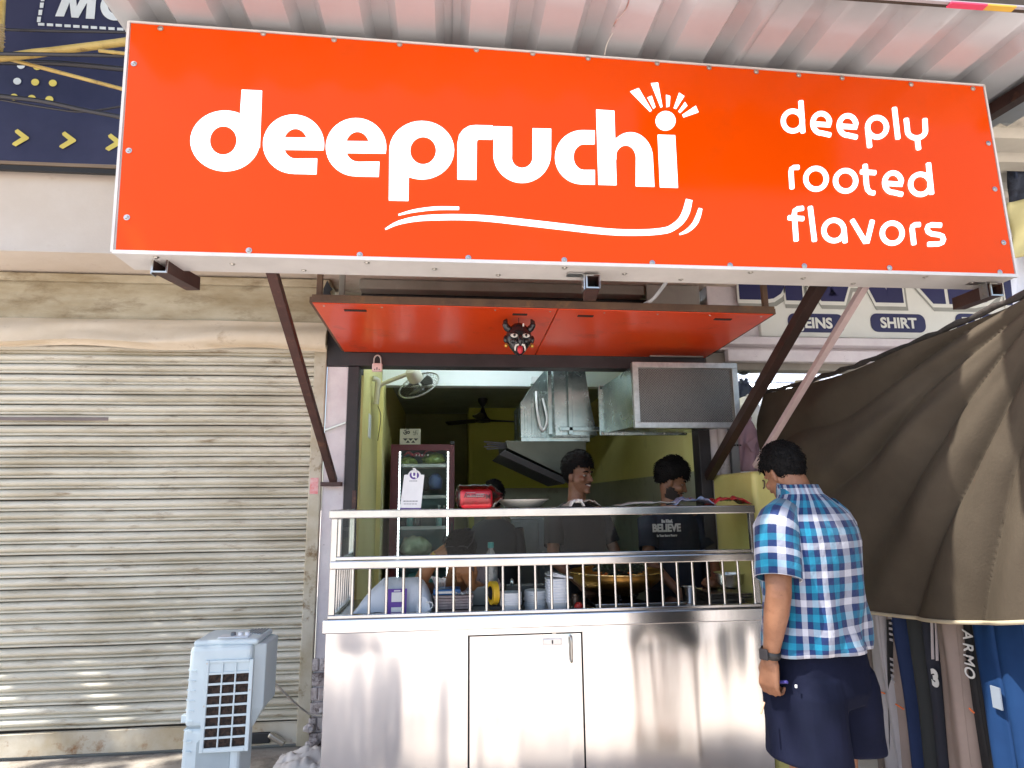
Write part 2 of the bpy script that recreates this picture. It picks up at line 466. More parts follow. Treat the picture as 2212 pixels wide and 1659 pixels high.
# ================================================================ SIGN
SY = -1.8
M_vinyl = mat('orange_vinyl', (.62, .052, .0), .16, 0, (.60, .048, .0), 1.0, dirt=(.50, .05, .004), ds=2.5, damt=(.55, .8), rvar=.04, spec=.19, emis=(1.0, .09, .0), es=.10)
M_lit = mat('lit_white_letter', (.85, .87, .9), .4, emis=(.86, .94, 1.0), es=.75)
sg = thing('shop_sign', 'big lit orange box sign with white lettering above the stall', 'sign', (.56, SY, 2.47))
TL, TR, BL, BR = at(283, 50, SY), at(2123, 187, SY), at(250, 540, SY), at(2192, 592, SY)
b = MB()
def fa(u, v):
    p = (BL * (1 - u) + BR * u) * (1 - v) + (TL * (1 - u) + TR * u) * v
    e = min(1, 12 * min(u, 1 - u)) * min(1, 5 * min(v, 1 - v))
    return p + Vector((0, .006 * e * noise.noise((u * 5, v * 2.2, 3)), 0))
b.grid(fa, 60, 16); b.build('sign_face', M_vinyl, sg, smooth=80)
DEP = .17
b = MB()
tl, tr, bl, br = [p + Vector((0, DEP, 0)) for p in (TL, TR, BL, BR)]
o = .012
def ring(p4, d, y):
    a, c, e, g = p4; return [a + Vector((-d, y, d)), c + Vector((d, y, d)), e + Vector((d, y, -d)), g + Vector((-d, y, -d))]
r0 = ring((TL, TR, BR, BL), o, .004); r1 = ring((TL, TR, BR, BL), o, DEP); 
for i in range(4):
    j = (i + 1) % 4
    n1 = MB(); n1.hexa([r0[i], r0[j], r1[j], r1[i]], [q * 1 + d for q, d in zip([r0[i], r0[j], r1[j], r1[i]], [((TL + BR) / 2 - m_) .normalized() * .01 for m_ in (r0[i], r0[j], r1[j], r1[i])])])
    n1.build('side_panel', M_white, sg)
n1 = MB(); n1.hexa([p + Vector((0, DEP - .01, 0)) for p in (TL, TR, BR, BL)], [p + Vector((0, DEP, 0)) for p in (TL, TR, BR, BL)]); n1.build('back_panel', M_white, sg)
# white trim edge along the face
n1 = MB()
n1.beam(BL + Vector((-.01, .001, -.008)), BR + Vector((.01, .001, -.008)), .012, .014)
n1.beam(TL + Vector((-.008, .001, .006)), TR + Vector((.008, .001, .006)), .008, .008)
n1.beam(TL + Vector((-.008, .001, .006)), BL + Vector((-.012, .001, -.008)), .010, .010, (0, 1, 0))
n1.beam(TR + Vector((.006, .001, .006)), BR + Vector((.008, .001, -.008)), .008, .008, (0, 1, 0))
n1.build('edge_trim', M_white, sg)
LY = [SY - .0045]
def P2(p):
    return at(p[0], p[1], LY[0])
def flat(shapes, name='letter'):
    """shapes: list of ('poly', pts) or ('ring', outer, inner) or ('stroke', L, R) in picture units, all in the sign's plane"""
    b = MB()
    for s in shapes:
        LY[0] = SY - .0045 - .0005 * (shapes.index(s))
        back = Vector((0, .003, 0))
        if s[0] == 'poly':
            b.prism([P2(p) for p in s[1]], back)
        else:
            A, B = [P2(p) for p in s[1]], [P2(p) for p in s[2]]
            n = len(A); o_ = len(b.v)
            b.v += A + B + [p + back for p in A] + [p + back for p in B]
            closed = s[0] == 'ring'
            for i in range(n if closed else n - 1):
                j = (i + 1) % n
                b.f += [(o_ + i, o_ + j, o_ + n + j, o_ + n + i), (o_ + 2 * n + j, o_ + 2 * n + i, o_ + 3 * n + i, o_ + 3 * n + j), (o_ + j, o_ + i, o_ + 2 * n + i, o_ + 2 * n + j), (o_ + n + i, o_ + n + j, o_ + 3 * n + j, o_ + 3 * n + i)]
            if not closed:
                for i in (0, n - 1):
                    b.f.append((o_ + i, o_ + n + i, o_ + 3 * n + i, o_ + 2 * n + i))
    return b.build(name, M_lit, sg, recalc=True)
def el(cx, cy, rx, ry, n=40): return arc(cx, cy, rx, ry, 0, 360 * (n - 1) / n, n - 1)
def band(cx, cy, rx, ry, c2x, c2y, r2x, r2y, a0, a1): return ('stroke', arc(cx, cy, rx, ry, a0, a1, 36), arc(c2x, c2y, r2x, r2y, a0, a1, 36))
# d
flat([('ring', el(486, 304, 75, 65.5), el(482, 303, 29, 31)), ('poly', [(522, 193.5), (565.7, 195.5), (561, 318), (530, 330), (517, 270)])])
# e e
def letter_e(cx, cy, rx, ry, hx, y0, y1, y2, xe, yb):
    flat([band(cx, cy, rx, ry, hx, cy - 1, 26, 32.5, -11, 270), ('poly', [(hx - 26, y0), (cx + rx - 2, y0 + 1), (cx + rx - 1, y1), (hx - 27, y1 - 1)]),
          ('poly', [(cx, y2 + 1), (hx, y2 + .5), (xe + .5, y2), (xe - 1, yb + 1), (cx, yb)])])
letter_e(634, 311, 66, 63.7, 638, 296.5, 324, 342, 684.5, 375)
letter_e(769, 317.5, 65.3, 62.7, 772, 304.5, 331, 349, 819, 380.5)
# p
flat([('ring', el(911, 324, 70, 63), el(914, 325, 28, 29.7)), ('poly', [(841, 322), (884, 330), (882, 433.6), (840, 432.6)])])
# r
flat([('stroke', [(988, 387), (988, 310), (992, 291), (1001, 279), (1013, 272), (1027, 270), (1064.4, 271)], [(1029, 388), (1030, 308), (1030.5, 304), (1032, 302), (1034, 301), (1036, 300.5), (1063.5, 301.2)])])
# u
flat([('stroke', [(1066.4, 272.5), (1066, 330)] + arc(1128, 332, 62.3, 62.7, 180, 360, 24) + [(1190.6, 278)], [(1106, 274), (1106, 335)] + arc(1128, 340, 22.3, 22.5, 180, 360, 24) + [(1150.6, 277)])])
# c
flat([('stroke', [(1284.8, 281.5), (1262, 281)] + arc(1258, 339.3, 59, 58.3, 92, 268, 24) + [(1285.2, 398.3)], [(1284.6, 311), (1262, 311)] + arc(1262, 339, 23, 28, 92, 268, 24) + [(1285, 367)])])
# h
flat([('poly', [(1288, 236.5), (1327, 239), (1332, 399.6), (1293, 398.6)]), ('stroke', [(1326, 300)] + arc(1362, 343, 48.5, 57.5, 128, 0, 18) + [(1413.6, 403)], [(1331, 345)] + arc(1352, 341, 22, 27.5, 160, 0, 18) + [(1373.6, 401.8)])])
# i, its dot and the rays
flat([('poly', [(1421, 290.8), (1458.4, 292), (1464.6, 405.3), (1426, 404)])])
flat([('poly', el(1438, 260.5, 21.5, 20.8, 30))], 'letter_dot')
for q in ([(1361.6, 197.2), (1379.8, 190), (1408, 238.3), (1404.5, 240.8)], [(1399, 210.3), (1408, 206.7), (1416, 231), (1411.7, 234.6)], [(1406.4, 179.4), (1421.6, 178.3), (1431, 230), (1427.5, 231.7)],
          [(1439, 204.5), (1448, 207.4), (1446.4, 229), (1440, 231)], [(1467, 200), (1478.5, 207.5), (1461, 234.7), (1455.5, 232.8)], [(1479.5, 220), (1485, 228), (1470, 243.5), (1465.5, 240)], [(1503, 228), (1509, 242), (1477, 253), (1474, 247.5)]):
    flat([('poly', q)], 'ray')
def zB(x, y): return (740.6 + x * .3638, y * .3638)
pts = [zB(*p) for p in ((252, 1360), (330, 1322), (450, 1297), (600, 1289), (750, 1290), (900, 1300), (1100, 1322), (1300, 1345), (1500, 1368), (1650, 1379), (1800, 1379), (1900, 1370))] + [(1450, 493), (1470, 478), (1482, 458), (1489, 431)]
wid = [3, 8, 11, 12.3, 12.3, 13, 13.6, 13.6, 13.4, 13.2, 13, 13.2, 14, 15, 16, 14]
spt = sm([(p[0], p[1], w) for p, w in zip(pts, wid)], 5)
flat([('stroke',) + stroke([(p[0], p[1]) for p in spt], [p[2] for p in spt])], 'smile_stroke')
spt = sm([zB(330, 1275) + (3,), zB(420, 1252) + (6,), zB(550, 1236) + (7.2,), zB(690, 1236) + (6.5,)], 5)
flat([('stroke',) + stroke([(p[0], p[1]) for p in spt], [p[2] for p in spt])], 'smile_stroke')
spt = sm([(1468, 506, 3), (1485, 498, 8), (1500, 484, 10.5), (1508, 468, 10.5), (1513.5, 450, 8)], 5)
flat([('stroke',) + stroke([(p[0], p[1]) for p in spt], [p[2] for p in spt])], 'smile_stroke')
# thin lettering : strokes of one width with rounded ends
def zC(p): return (1481.2 + p[0] * .3637, p[1] * .3637)
def thin(paths, w=29):
    sh_ = []
    for p in paths:
        q = [zC(k) for k in p]; ww = w * .3637
        r = ww / 2
        # round ends by tapering two extra points
        def ext(a, c):
            l = math.hypot(a[0] - c[0], a[1] - c[1]) or 1; return ((a[0] - c[0]) / l, (a[1] - c[1]) / l)
        e0, e1 = ext(q[0], q[1]), ext(q[-1], q[-2])
        qq = [(q[0][0] + e0[0] * r * .35, q[0][1] + e0[1] * r * .35), (q[0][0] + e0[0] * r * .1, q[0][1] + e0[1] * r * .1)] + q + [(q[-1][0] + e1[0] * r * .1, q[-1][1] + e1[1] * r * .1), (q[-1][0] + e1[0] * r * .35, q[-1][1] + e1[1] * r * .35)]
        W = [ww * .6, ww * .9] + [ww] * len(q) + [ww * .9, ww * .6]
        sh_.append(('stroke',) + stroke(qq, W))
    flat(sh_)
def o_(cx, cy, rx=59, ry=60): return arc(cx, cy, rx, ry, 0, 362, 36)
def e_(cx, cy, rx=50, ry=58, b=8):
    return [[(cx - rx + 8, cy + b - 4)] + [(cx + rx + 2, cy + b + 2)] + arc(cx, cy, rx, ry, 8, 272, 28) + [(cx + rx + 4, cy + ry + 12)]]
thin([o_(637, 718, 57, 59), [(685, 600), (697, 785)]])
thin(e_(806, 731)); thin(e_(963, 744))
thin([o_(1138, 755, 56, 58), [(1081, 752), (1094, 872)]])
thin([[(1241, 640), (1262, 822)]])
thin([[(1311, 705), (1318, 765)] + arc(1372, 772, 54, 46, 190, 350, 14) + [(1425, 765), (1422, 706)], [(1376, 818), (1385, 885)]])
thin([[(632, 1118), (626, 1020), (630, 1002), (642, 994), (672, 993)]])
thin([o_(775, 1061, 61, 62)]); thin([o_(951, 1073, 60, 61)])
thin([[(1067, 978), (1075, 1095), (1082, 1125), (1098, 1142), (1122, 1146)], [(1042, 1019), (1128, 1025)]])
thin(e_(1233, 1084)); thin([o_(1396, 1094, 59, 60), [(1443, 970), (1462, 1150)]])
thin([[(657, 1428), (646, 1270), (650, 1250), (665, 1240), (698, 1236)], [(612, 1292), (700, 1298)]])
thin([[(741, 1228), (766, 1430)]])
thin([o_(882, 1368, 60, 61), [(942, 1372), (948, 1438)]])
thin([[(990, 1306), (1070, 1440), (1078, 1440), (1110, 1310)]], 28)
thin([o_(1228, 1384)]); thin([[(1357, 1450), (1346, 1358), (1350, 1342), (1362, 1334), (1392, 1333)]])
thin([[(1518, 1337), (1460, 1334), (1442, 1342), (1436, 1358), (1442, 1376), (1462, 1388), (1506, 1394), (1526, 1402), (1533, 1420), (1525, 1440), (1505, 1448), (1442, 1450)]])
# fixing screws round the edge
def zA(x, y): return (x * .3638, y * .3638)
scr = [zA(*p) for p in ((952, 167), (1563, 198), (1983, 235), (794, 377), (764, 893), (752, 1290), (1477, 1486))] + \
      [zB(*p) for p in ((337, 262), (793, 295), (1128, 317), (1457, 345), (1867, 375), (100, 1512), (745, 1530), (1315, 1543), (1838, 1560))] + \
      [zC(p) for p in ((140, 401), (420, 425), (672, 445), (930, 463), (1340, 500), (1708, 525), (265, 1575), (706, 1579), (1212, 1590), (1868, 1616), (1800, 850), (1838, 1122), (1890, 1440))]
Mx = Matrix.Rotation(R(90), 3, 'X')
b = MB(); b.lathe([(.0001, .0045), (.005, .004), (.0075, 0), (.0115, -.0005), (.0115, -.002)], (0, 0, 0), 10, Mx)
s0 = b.build('screw', M_screw, sg, smooth=40)
for i, p in enumerate(scr):
    o = s0 if i == 0 else s0.copy()
    if i: col.objects.link(o)
    o.location = at(p[0], p[1], SY - .003)
for i in range(14):       # rivets of the underside
    o = s0.copy(); col.objects.link(o)
    o.rotation_euler = (R(90), 0, 0)
    k = (i + .5) / 14
    o.location = BL * (1 - k) + BR * k + Vector((0, .03 + .05 * (i % 3), -.013))

# square tube outriggers under the sign
M_bra = mat('bracket_zinc', (.6, .6, .6), .35, 1.0)
def outrigger(px, py, yback, label, plate=0):
    a = at(px, py, SY + .06)
    t = thing('support_tube', label, 'beam', a, 'square tube outriggers under the sign')
    b = MB(); b.hollow(a, (a.x + .03, yback, a.z + .012), .055, .055, .004); b.build('tube', M_rust, t)
    b = MB(); b.hollow(a + Vector((0, -.002, 0)), a + Vector((0, .003, 0)), .058, .058, .006); b.build('cut_end', M_screw, t)
    b = MB(); b.box(a.x - .036, a.x - .031, a.y + .01, a.y + .05, a.z - .03, a.z + .045); b.box(a.x - .10, a.x - .031, a.y + .01, a.y + .05, a.z + .035, a.z + .040)
    br_ = b.build('angle_bracket', M_bra, t)
    for k in (0, 1):
        b = MB(); b.lathe([(.0001, .003), (.006, .002), (.006, 0)], (a.x - .037, a.y + .03, a.z - .012 + .03 * k), 8, Matrix.Rotation(R(-90), 3, 'Y')); b.build('bolt', M_screw, br_)
    return t
outrigger(345, 573, -1.5, 'rusty square tube under the left end of the sign')
outrigger(1281, 608, -1.54, 'rusty square tube under the middle of the sign, above the orange flap')
outrigger(2153, 625, -1.5, 'rusty square tube under the right end of the sign, before the trouser shop board')
# diagonal braces
def brace(a, b_, w, m, label, foot=True):
    t = thing('diagonal_brace', label, 'brace', b_)
    k = MB(); k.beam(a, b_, w, w, (0, 1, 0)); k.build('bar', m, t, bevel=.002)
    if foot:
        q = MB(); q.box(b_.x - .075, b_.x + .05, b_.y - .035, b_.y + .03, b_.z - .03, b_.z - .004); q.build('foot_plate', M_rust, t, bevel=.003)
    return t
brace(at(583, 570, -1.60), at(721, 1040, -.06), .042, M_rust, 'dark brown diagonal brace at left, from sign down to the lilac pillar')
brace(at(1779, 600, -1.55), at(1531, 1030, -.10), .052, mat('dark_brown_steel', (.034, .016, .013), .5, 0, (.022, .011, .009), 8), 'dark brown diagonal brace at right, from sign down behind the yellow pier', False)
brace(at(1876, 604, -1.50), at(1632, 1008, -.45), .032, mat('pale_pink_pole', (.60, .47, .46), .5, 0, (.5, .38, .37), 6), 'pale pink diagonal pole running beside the right brown brace', False)
# ================================================================ ROOF SHEETS
M_roof = mat('roof_sheet_underside', (.47, .485, .50), .30, 0, (.42, .43, .445), 2.5, dirt=(.40, .36, .34), ds=7, damt=(.62, .85), bump=.0012, bs=8, spec=.6)
rf = thing('corrugated_roof', 'ribbed metal roof sheets over the orange sign', 'roof', (.6, -1.2, 3.45))
PITCH, RX0 = .2925, -.875
def rz(x, y):
    k = ((x - RX0) / PITCH) % 1.0
    d = min(k, 1 - k) * PITCH
    h = 1 - max(0, min(1, (d - .034) / .036))
    zz = 3.455 + .05 * (y + 1.8) * .4 + (-.05 * max(0, (x - .6)) / 1.8)
    return zz + .052 * h + .0025 * math.sin(x * 40) * (1 - h) * 0
def sheet(x0, x1, y0, y1, dz=0):
    xs = []
    k0 = math.floor((x0 - RX0) / PITCH) - 1
    for k in range(k0, k0 + 16):
        for d in (-.070, -.034, .034, .070, .10, .146, .19):
            x = RX0 + k * PITCH + d
            if x0 < x < x1: xs.append(x)
    xs = [x0] + xs + [x1]
    ys = [y0 + (y1 - y0) * j / 10 for j in range(11)]
    b = MB(); n = len(xs); ns = Vector((0, 0, 1))
    for y in ys:
        for x in xs: b.v.append(Vector((x, y, rz(x, y) + dz + .004 * math.sin(y * 3 + x * 2))))
    for j in range(10):
        for i in range(n - 1):
            a = j * n + i; b.f.append((a, a + 1, a + n + 1, a + n))
    o = b.build('roof_sheet', M_roof, rf, smooth=25)
    md = o.modifiers.new('thick', 'SOLIDIFY'); md.thickness = .0025; md.offset = 1
    return o
sheet(-1.33, -.0, -2.20, .02); sheet(-.03, 1.27, -2.19, .02, .004); sheet(1.24, 2.95, -2.17, .02, .008)
b = MB(); b.box(-1.20, 2.35, -1.75, -1.70, 3.33, 3.37); b.build('purlin', M_rust, rf, bevel=.003)
b = MB(); b.box(-1.30, 2.9, -.12, -.07, 3.45, 3.50); b.build('purlin', M_rust, rf, bevel=.003)
wr = MB(); a = at(1306, 119, SY - .01); pts = [a, a + Vector((.004, -.03, .03)), a + Vector((.03, -.06, .075)), a + Vector((.012, -.12, .05)), a + Vector((.04, -.2, .055)), a + Vector((.03, -.3, .05))]
wr.tube(sm([tuple(p) for p in pts], 6), .0022, 6); tag(wr.build('binding_wire', M_screw), 'thin loose wire hanging from the roof onto the middle of the sign top', 'wire')
# ================================================================ FLAP over the opening
M_flap = mat('orange_flap_paint', (.86, .07, .006), .28, 0, (.82, .06, .004), 2, dirt=(.6, .05, .01), ds=5, spec=.6, bump=.0015, bs=4)
fl = thing('hatch_flap', 'orange hatch flap propped open flat above the kitchen opening', 'flap', (.53, -.45, 2.52))
F0, F1 = at(675, 655, -.96), at(1670, 680, -.96); G0, G1 = Vector((-.684, -.03, 2.515)), Vector((1.765, -.03, 2.505))
def fp(u, v): return (F0 * (1 - u) + F1 * u) * (1 - v) + (G0 * (1 - u) + G1 * u) * v
US = .515
for u0, u1 in ((0, US - .0012), (US + .0012, 1)):
    b = MB(); b.hexa([fp(u0, 0), fp(u1, 0), fp(u1, 1), fp(u0, 1)], [p + Vector((0, 0, .012)) for p in (fp(u0, 0), fp(u1, 0), fp(u1, 1), fp(u0, 1))]); b.build('flap_panel', M_flap, fl, bevel=.002)
M_brownf = mat('brown_angle_iron', (.17, .10, .06), .6, 0, (.11, .065, .045), 8, dirt=(.25, .13, .06), ds=12)
b = MB(); b.beam(F0 + Vector((0, -.012, .022)), F1 + Vector((0, -.012, .022)), .02, .038); b.build('front_angle', M_brownf, fl, bevel=.002)
b = MB(); b.beam(fp(0, 0) + Vector((-.008, 0, .02)), fp(0, 1) + Vector((-.008, 0, .02)), .016, .03); b.build('side_angle', M_brownf, fl)
b = MB(); b.beam(fp(1, 0) + Vector((.008, 0, .02)), fp(1, 1) + Vector((.008, 0, .02)), .016, .03); b.build('side_angle', M_brownf, fl)
for u0, u1 in ((.058, .105), (.42, .452), (.565, .60), (.88, .92)):
    b = MB(); p, q = fp(u0, .10), fp(u1, .10); b.hexa([p + Vector((0, -.012, -.004)), q + Vector((0, -.012, -.004)), q + Vector((0, .012, -.004)), p + Vector((0, .012, -.004))],
                                                  [p + Vector((0, -.012, .001)), q + Vector((0, -.012, .001)), q + Vector((0, .012, .001)), p + Vector((0, .012, .001))])
    b.build('slot', M_dark, fl)
for i in range(9):
    p = fp(.02 + .12 * i, .04); b = MB(); b.lathe([(.0001, -.003), (.005, -.002), (.006, .001)], p, 8); b.build('flap_screw', M_screw, fl)
up = [(688, .020), (737, .020)]
for i, (px, w) in enumerate(up):
    p = at(px, 652, -.955 + .12 * i); b = MB(); b.box(p.x - .014, p.x + .014, p.y, p.y + .028, p.z + .01, 3.42); b.build('hanger_post', M_brownf if i == 0 else M_grey, fl, bevel=.002)
p = at(1657, 675, -.955); b = MB(); b.box(p.x - .014, p.x + .014, p.y, p.y + .028, p.z + .01, 3.42); b.build('hanger_post', M_brownf, fl, bevel=.002)
# pale conduit bending from flap to sign
b = MB(); b.tube(sm([tuple(at(1385, 660, -.9)), tuple(at(1408, 648, -1.0)), tuple(at(1428, 625, -1.2)), tuple(at(1446, 598, -1.6))], 8), .009, 10)
tag(b.build('flexible_conduit', M_whitep), 'pale bent conduit rising from orange flap to sign', 'conduit')
# dark torn rag hanging behind the left hanger post
b = MB(); q = [(697, 640), (699, 622), (707, 605), (713, 618), (718, 624), (712, 630), (717, 641)]
b.prism([at(x, y, -.55) for x, y in q], (0, .01, 0)); tag(b.build('torn_rag', M_dark), 'black torn scrap on the flap beside the hanger post', 'rag')

# ---- demon mask hanging on the flap's underside
mk = thing('demon_mask', 'black horned mask with white eyes, fangs and red tongue hung under the orange flap', 'mask', tuple(at(1120, 745, -.82)))
MY = -.82
M_mblack = mat('mask_black', (.018, .018, .022), .22, 0, (.012, .012, .016), 8, coat=.3)
M_mwhite = mat('mask_white', (.85, .83, .78), .4); M_mred = mat('mask_red', (.6, .03, .05), .35); M_gold = mat('gold_paint', (.7, .42, .08), .3, .7)
sc = (MY + 4.1) / FPX     # metres per picture unit there
mc = at(1121, 733, MY)
def mp(dx, dy, dz=0): return mc + Vector((dx * sc, dz, -dy * sc))
b = MB()
def fm(p):
    t = p.z / (38 * sc)
    k = 1 - .42 * max(0, -t) - .05 * max(0, t)
    return Vector((p.x * k, p.y, p.z))
b.ell(mc, (30 * sc, .05, 38 * sc), 24, 16, f=fm)
b.ell(mp(-8, 12, -.045), (5 * sc, .02, 8 * sc), 10, 8); b.ell(mp(0, 8, -.055), (6 * sc, .022, 13 * sc), 12, 8)
b.ell(mp(-13, -8, -.035), (11 * sc, .02, 4.5 * sc), 12, 6); b.ell(mp(14, -8, -.035), (11 * sc, .02, 4.5 * sc), 12, 6)
b.ell(mp(-13, 8, -.036), (8 * sc, .018, 6 * sc), 12, 6); b.ell(mp(14, 8, -.036), (8 * sc, .018, 6 * sc), 12, 6)
b.build('face', M_mblack, mk, smooth=70)
for s in (-1, 1):
    b = MB(); b.tube(sm([tuple(mp(s * 20, -20, .0)), tuple(mp(s * 29, -28, -.01)), tuple(mp(s * 31, -37, -.015)), tuple(mp(s * 27, -46, -.01))], 5), [x * sc for x in ([8] * 5 + [7] * 4 + [5.5] * 3 + [4, 3.2, 2, .6])], 10); b.build('horn', M_mblack, mk, smooth=60)
    b = MB(); b.ell(mp(s * 30, 0, .0), (5 * sc, .012, 9 * sc), 10, 8); b.build('ear', M_mblack, mk, smooth=60)
    b = MB(); b.ell(mp(s * 29, 15, -.005), (4.2 * sc, .01, 5 * sc), 10, 8); b.build('earring', M_gold, mk, smooth=60)
    b = MB(); b.ell(mp(s * 13 + .5, -3, -.052), (8.5 * sc, .008, 4.8 * sc), 14, 8); e = b.build('eye', M_mwhite, mk, smooth=60)
    b = MB(); b.ell(mp(s * 13 + .5, -3, -.060), (3 * sc, .004, 3.4 * sc), 10, 8); b.build('pupil', M_mblack, e, smooth=60)
    b = MB(); b.tube([mp(s * 9, 19, -.05), mp(s * 11, 25, -.05), mp(s * 11, 31, -.045)], [2.2 * sc, 2.0 * sc, .8 * sc], 8); b.build('fang', M_mwhite, mk, smooth=60)
b = MB(); b.tube([mp(-10, 18.5, -.052), mp(0, 17, -.058), mp(10, 18.5, -.052)], 2.2 * sc, 8); b.build('teeth', M_mwhite, mk, smooth=60)
b = MB(); b.ell(mp(0, 28, -.048), (6.5 * sc, .012, 10 * sc), 12, 8); b.build('tongue', M_mred, mk, smooth=60)
b = MB(); b.box(mp(6, 0).x, mp(9.5, 0).x, mc.y - .055, mc.y - .045, mp(0, -24).z, mp(0, -31).z); b.build('forehead_mark', M_mwhite, mk, bevel=.002)
b = MB(); b.tube([mp(0, -34, .0), (mp(0, -48).x, mc.y, 2.53)], .0015, 6); b.build('hanging_string', M_mblack, mk)
# ---- padlock on the header
pc = at(815, 792, -.05)
pl = thing('padlock', 'pale pink padlock hanging from the black header at left', 'padlock', tuple(pc))
M_pad = mat('padlock_pink', (.80, .62, .60), .35, 0, (.74, .55, .53), 12)
b = MB(); b.box(pc.x - .033, pc.x + .033, pc.y - .014, pc.y + .014, pc.z - .035, pc.z + .022); b.build('lock_body', M_pad, pl, bevel=.009)
b = MB(); b.tube([(pc.x + .023 * math.cos(t), pc.y, pc.z + .022 + (.02 if 0 < i < 9 else 0) + .034 * math.sin(t)) for i, t in enumerate([PI * k / 9 for k in range(10)])], .0055, 8); b.build('shackle', M_screw, pl, smooth=60)
for dx in (-.014, 0, .014):
    b = MB(); b.box(pc.x + dx - .003, pc.x + dx + .003, pc.y - .0165, pc.y - .0145, pc.z - .025, pc.z - (.008 if dx == 0 else .018)); b.build('keyhole' if dx == 0 else 'rivet', M_dark, pl)

# ================================================================ LEFT BANNER
BY = -.365
M_navy = mat('navy_banner', (.05, .055, .11), .22, 0, (.035, .04, .085), 2, spec=.6, bump=.004, bs=2.0)
M_by = mat('banner_yellow', (.78, .66, .16), .4); M_bw = mat('banner_white', (.75, .82, .84), .4)
bn = thing('banner', 'glossy navy banner with white and yellow print above the cream cornice', 'banner', (-2.6, BY, 3.6))
zb = at(140, 352, BY).z
b = MB(); b.grid(lambda u, v: (-4.6 + 3.6 * u, BY + .006 * noise.noise((u * 6, v * 3, 0)), zb + 1.5 * v), 24, 12); b.build('cloth', M_navy, bn, smooth=60)
b = MB(); b.box(-4.6, -1.0, BY - .006, BY + .02, zb - .025, zb - .004); b.build('bottom_frame', mat('banner_frame', (.25, .18, .12), .5), bn)
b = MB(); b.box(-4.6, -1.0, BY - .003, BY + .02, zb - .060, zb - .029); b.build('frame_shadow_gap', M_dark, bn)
def bpoly(pts, name, m, y=-.006):
    b = MB(); b.prism([at(x * .2287 * 1.0, yy * .2287 * 1.0, BY + y - .004) for x, yy in pts], (0, .002, 0)); return b.build(name, m, bn)
# picture positions below are in a 2.37x enlargement of the corner (x .5486/2.37 = .2315)
KB = .2315 / .2287
def bp_(pts, name, m, y=-.006): return bpoly([(x * KB, yy * KB) for x, yy in pts], name, m, y)
bp_([(515, 150), (575, 0), (625, -120), (700, -120), (715, 60), (805, -120), (905, -120), (880, 175), (800, 172), (812, 20), (730, 165), (665, 160), (648, 20), (595, 152)], 'letter', M_bw)
A = arc(1075, 60, 138, 132, 60, 300, 20); B = arc(1085, 55, 78, 75, 60, 300, 20)
b = MB(); 
AA = [at(x * .2315, y * .2315, BY - .010) for x, y in A]; BB_ = [at(x * .2315, y * .2315, BY - .010) for x, y in B]
b.loft([AA, BB_], False, False); b.build('letter', M_bw, bn)
for i in range(11):
    x = 355 + 82 * i; y = 224 + 5 * i
    bp_([(x, y - 12), (x + 58, y - 9), (x + 58, y + 15), (x, y + 12)], 'dash', M_bw)
for x, y in ((398, -15), (388, 48), (375, 115), (362, 180)):
    bp_([(x - 14, y - 24), (x + 20, y - 24), (x + 14, y + 24), (x - 18, y + 24)], 'dash', M_bw)
for (x, y, m) in ((195, 610, M_bw), (345, 622, M_by), (160, 757, M_bw), (327, 766, M_by), (492, 774, M_by), (130, 905, M_by), (295, 916, M_by), (460, 926, M_by)):
    bp_([(x + 37 * math.cos(k * PI / 10), y + 31 * math.sin(k * PI / 10)) for k in range(20)], 'dot', m)
for x, y in ((190, 1285), (630, 1308), (1060, 1328)):
    bp_([(x - 52, y - 65), (x - 25, y - 82), (x + 75, y - 8), (x + 80, y + 2), (x + 74, y + 12), (x - 45, y + 80), (x - 78, y + 62), (x - 72, y + 48), (x + 8, y - 2), (x - 48, y - 48)], 'chevron', M_by)
# bamboo poles and cables in front of it
M_bam = mat('bamboo', (.58, .42, .13), .4, 0, (.42, .28, .07), 9, dirt=(.25, .15, .05), ds=12)
def kz(x, y): return (x * .2315, y * .2315)
def bamboo(p, q, Y0, Y1, r, label):
    a, c = at(*kz(*p), Y0), at(*kz(*q), Y1); n = 24
    d = c - a; k0_ = .02 if r < .0095 else 1.3; a = a - d * k0_; d = d * (k0_ + 1.8)
    b = MB(); b.tube([a + d * i / n for i in range(n + 1)], [r * (1.12 if i % 6 == 0 else 1) for i in range(n + 1)], 10)
    return tag(b.build('bamboo_pole', M_bam, smooth=50), label, 'pole', 'bamboo poles before the navy banner')
bamboo((0, 540), (1225, 385), -.9, -.9, .021, 'thick yellow bamboo pole rising to the right before the navy banner')
bamboo((250, 595), (1195, 845), -.85, -.85, .010, 'thin bamboo pole sloping down to the right before the navy banner')
bamboo((930, 474), (1220, 505), -.97, -.97, .009, 'short thin bamboo just under the thick pole')
b = MB(); b.tube([at(*kz(2, 480), -.8), at(*kz(30, -40), -.8), at(*kz(40, -200), -.8)], .014, 10)
tag(b.build('bamboo_pole', M_bam, smooth=50), 'upright bamboo pole at the upper left edge of the view', 'pole', 'bamboo poles before the navy banner')
b = MB()
for i in range(26):
    z = 240 + i * 8; c = at(*kz(6 + 10 * (i % 3), z), -.83)
    b.tube([c + Vector((-.02, 0, random.uniform(-.01, .01))), c + Vector((.0, -.012, 0)), c + Vector((.012, .0, random.uniform(-.012, .012)))], .003, 5)
tag(b.build('rope_lashing', mat('coir_rope', (.45, .33, .17), .9)), 'frayed rope lashing round the upright bamboo at left', 'rope')
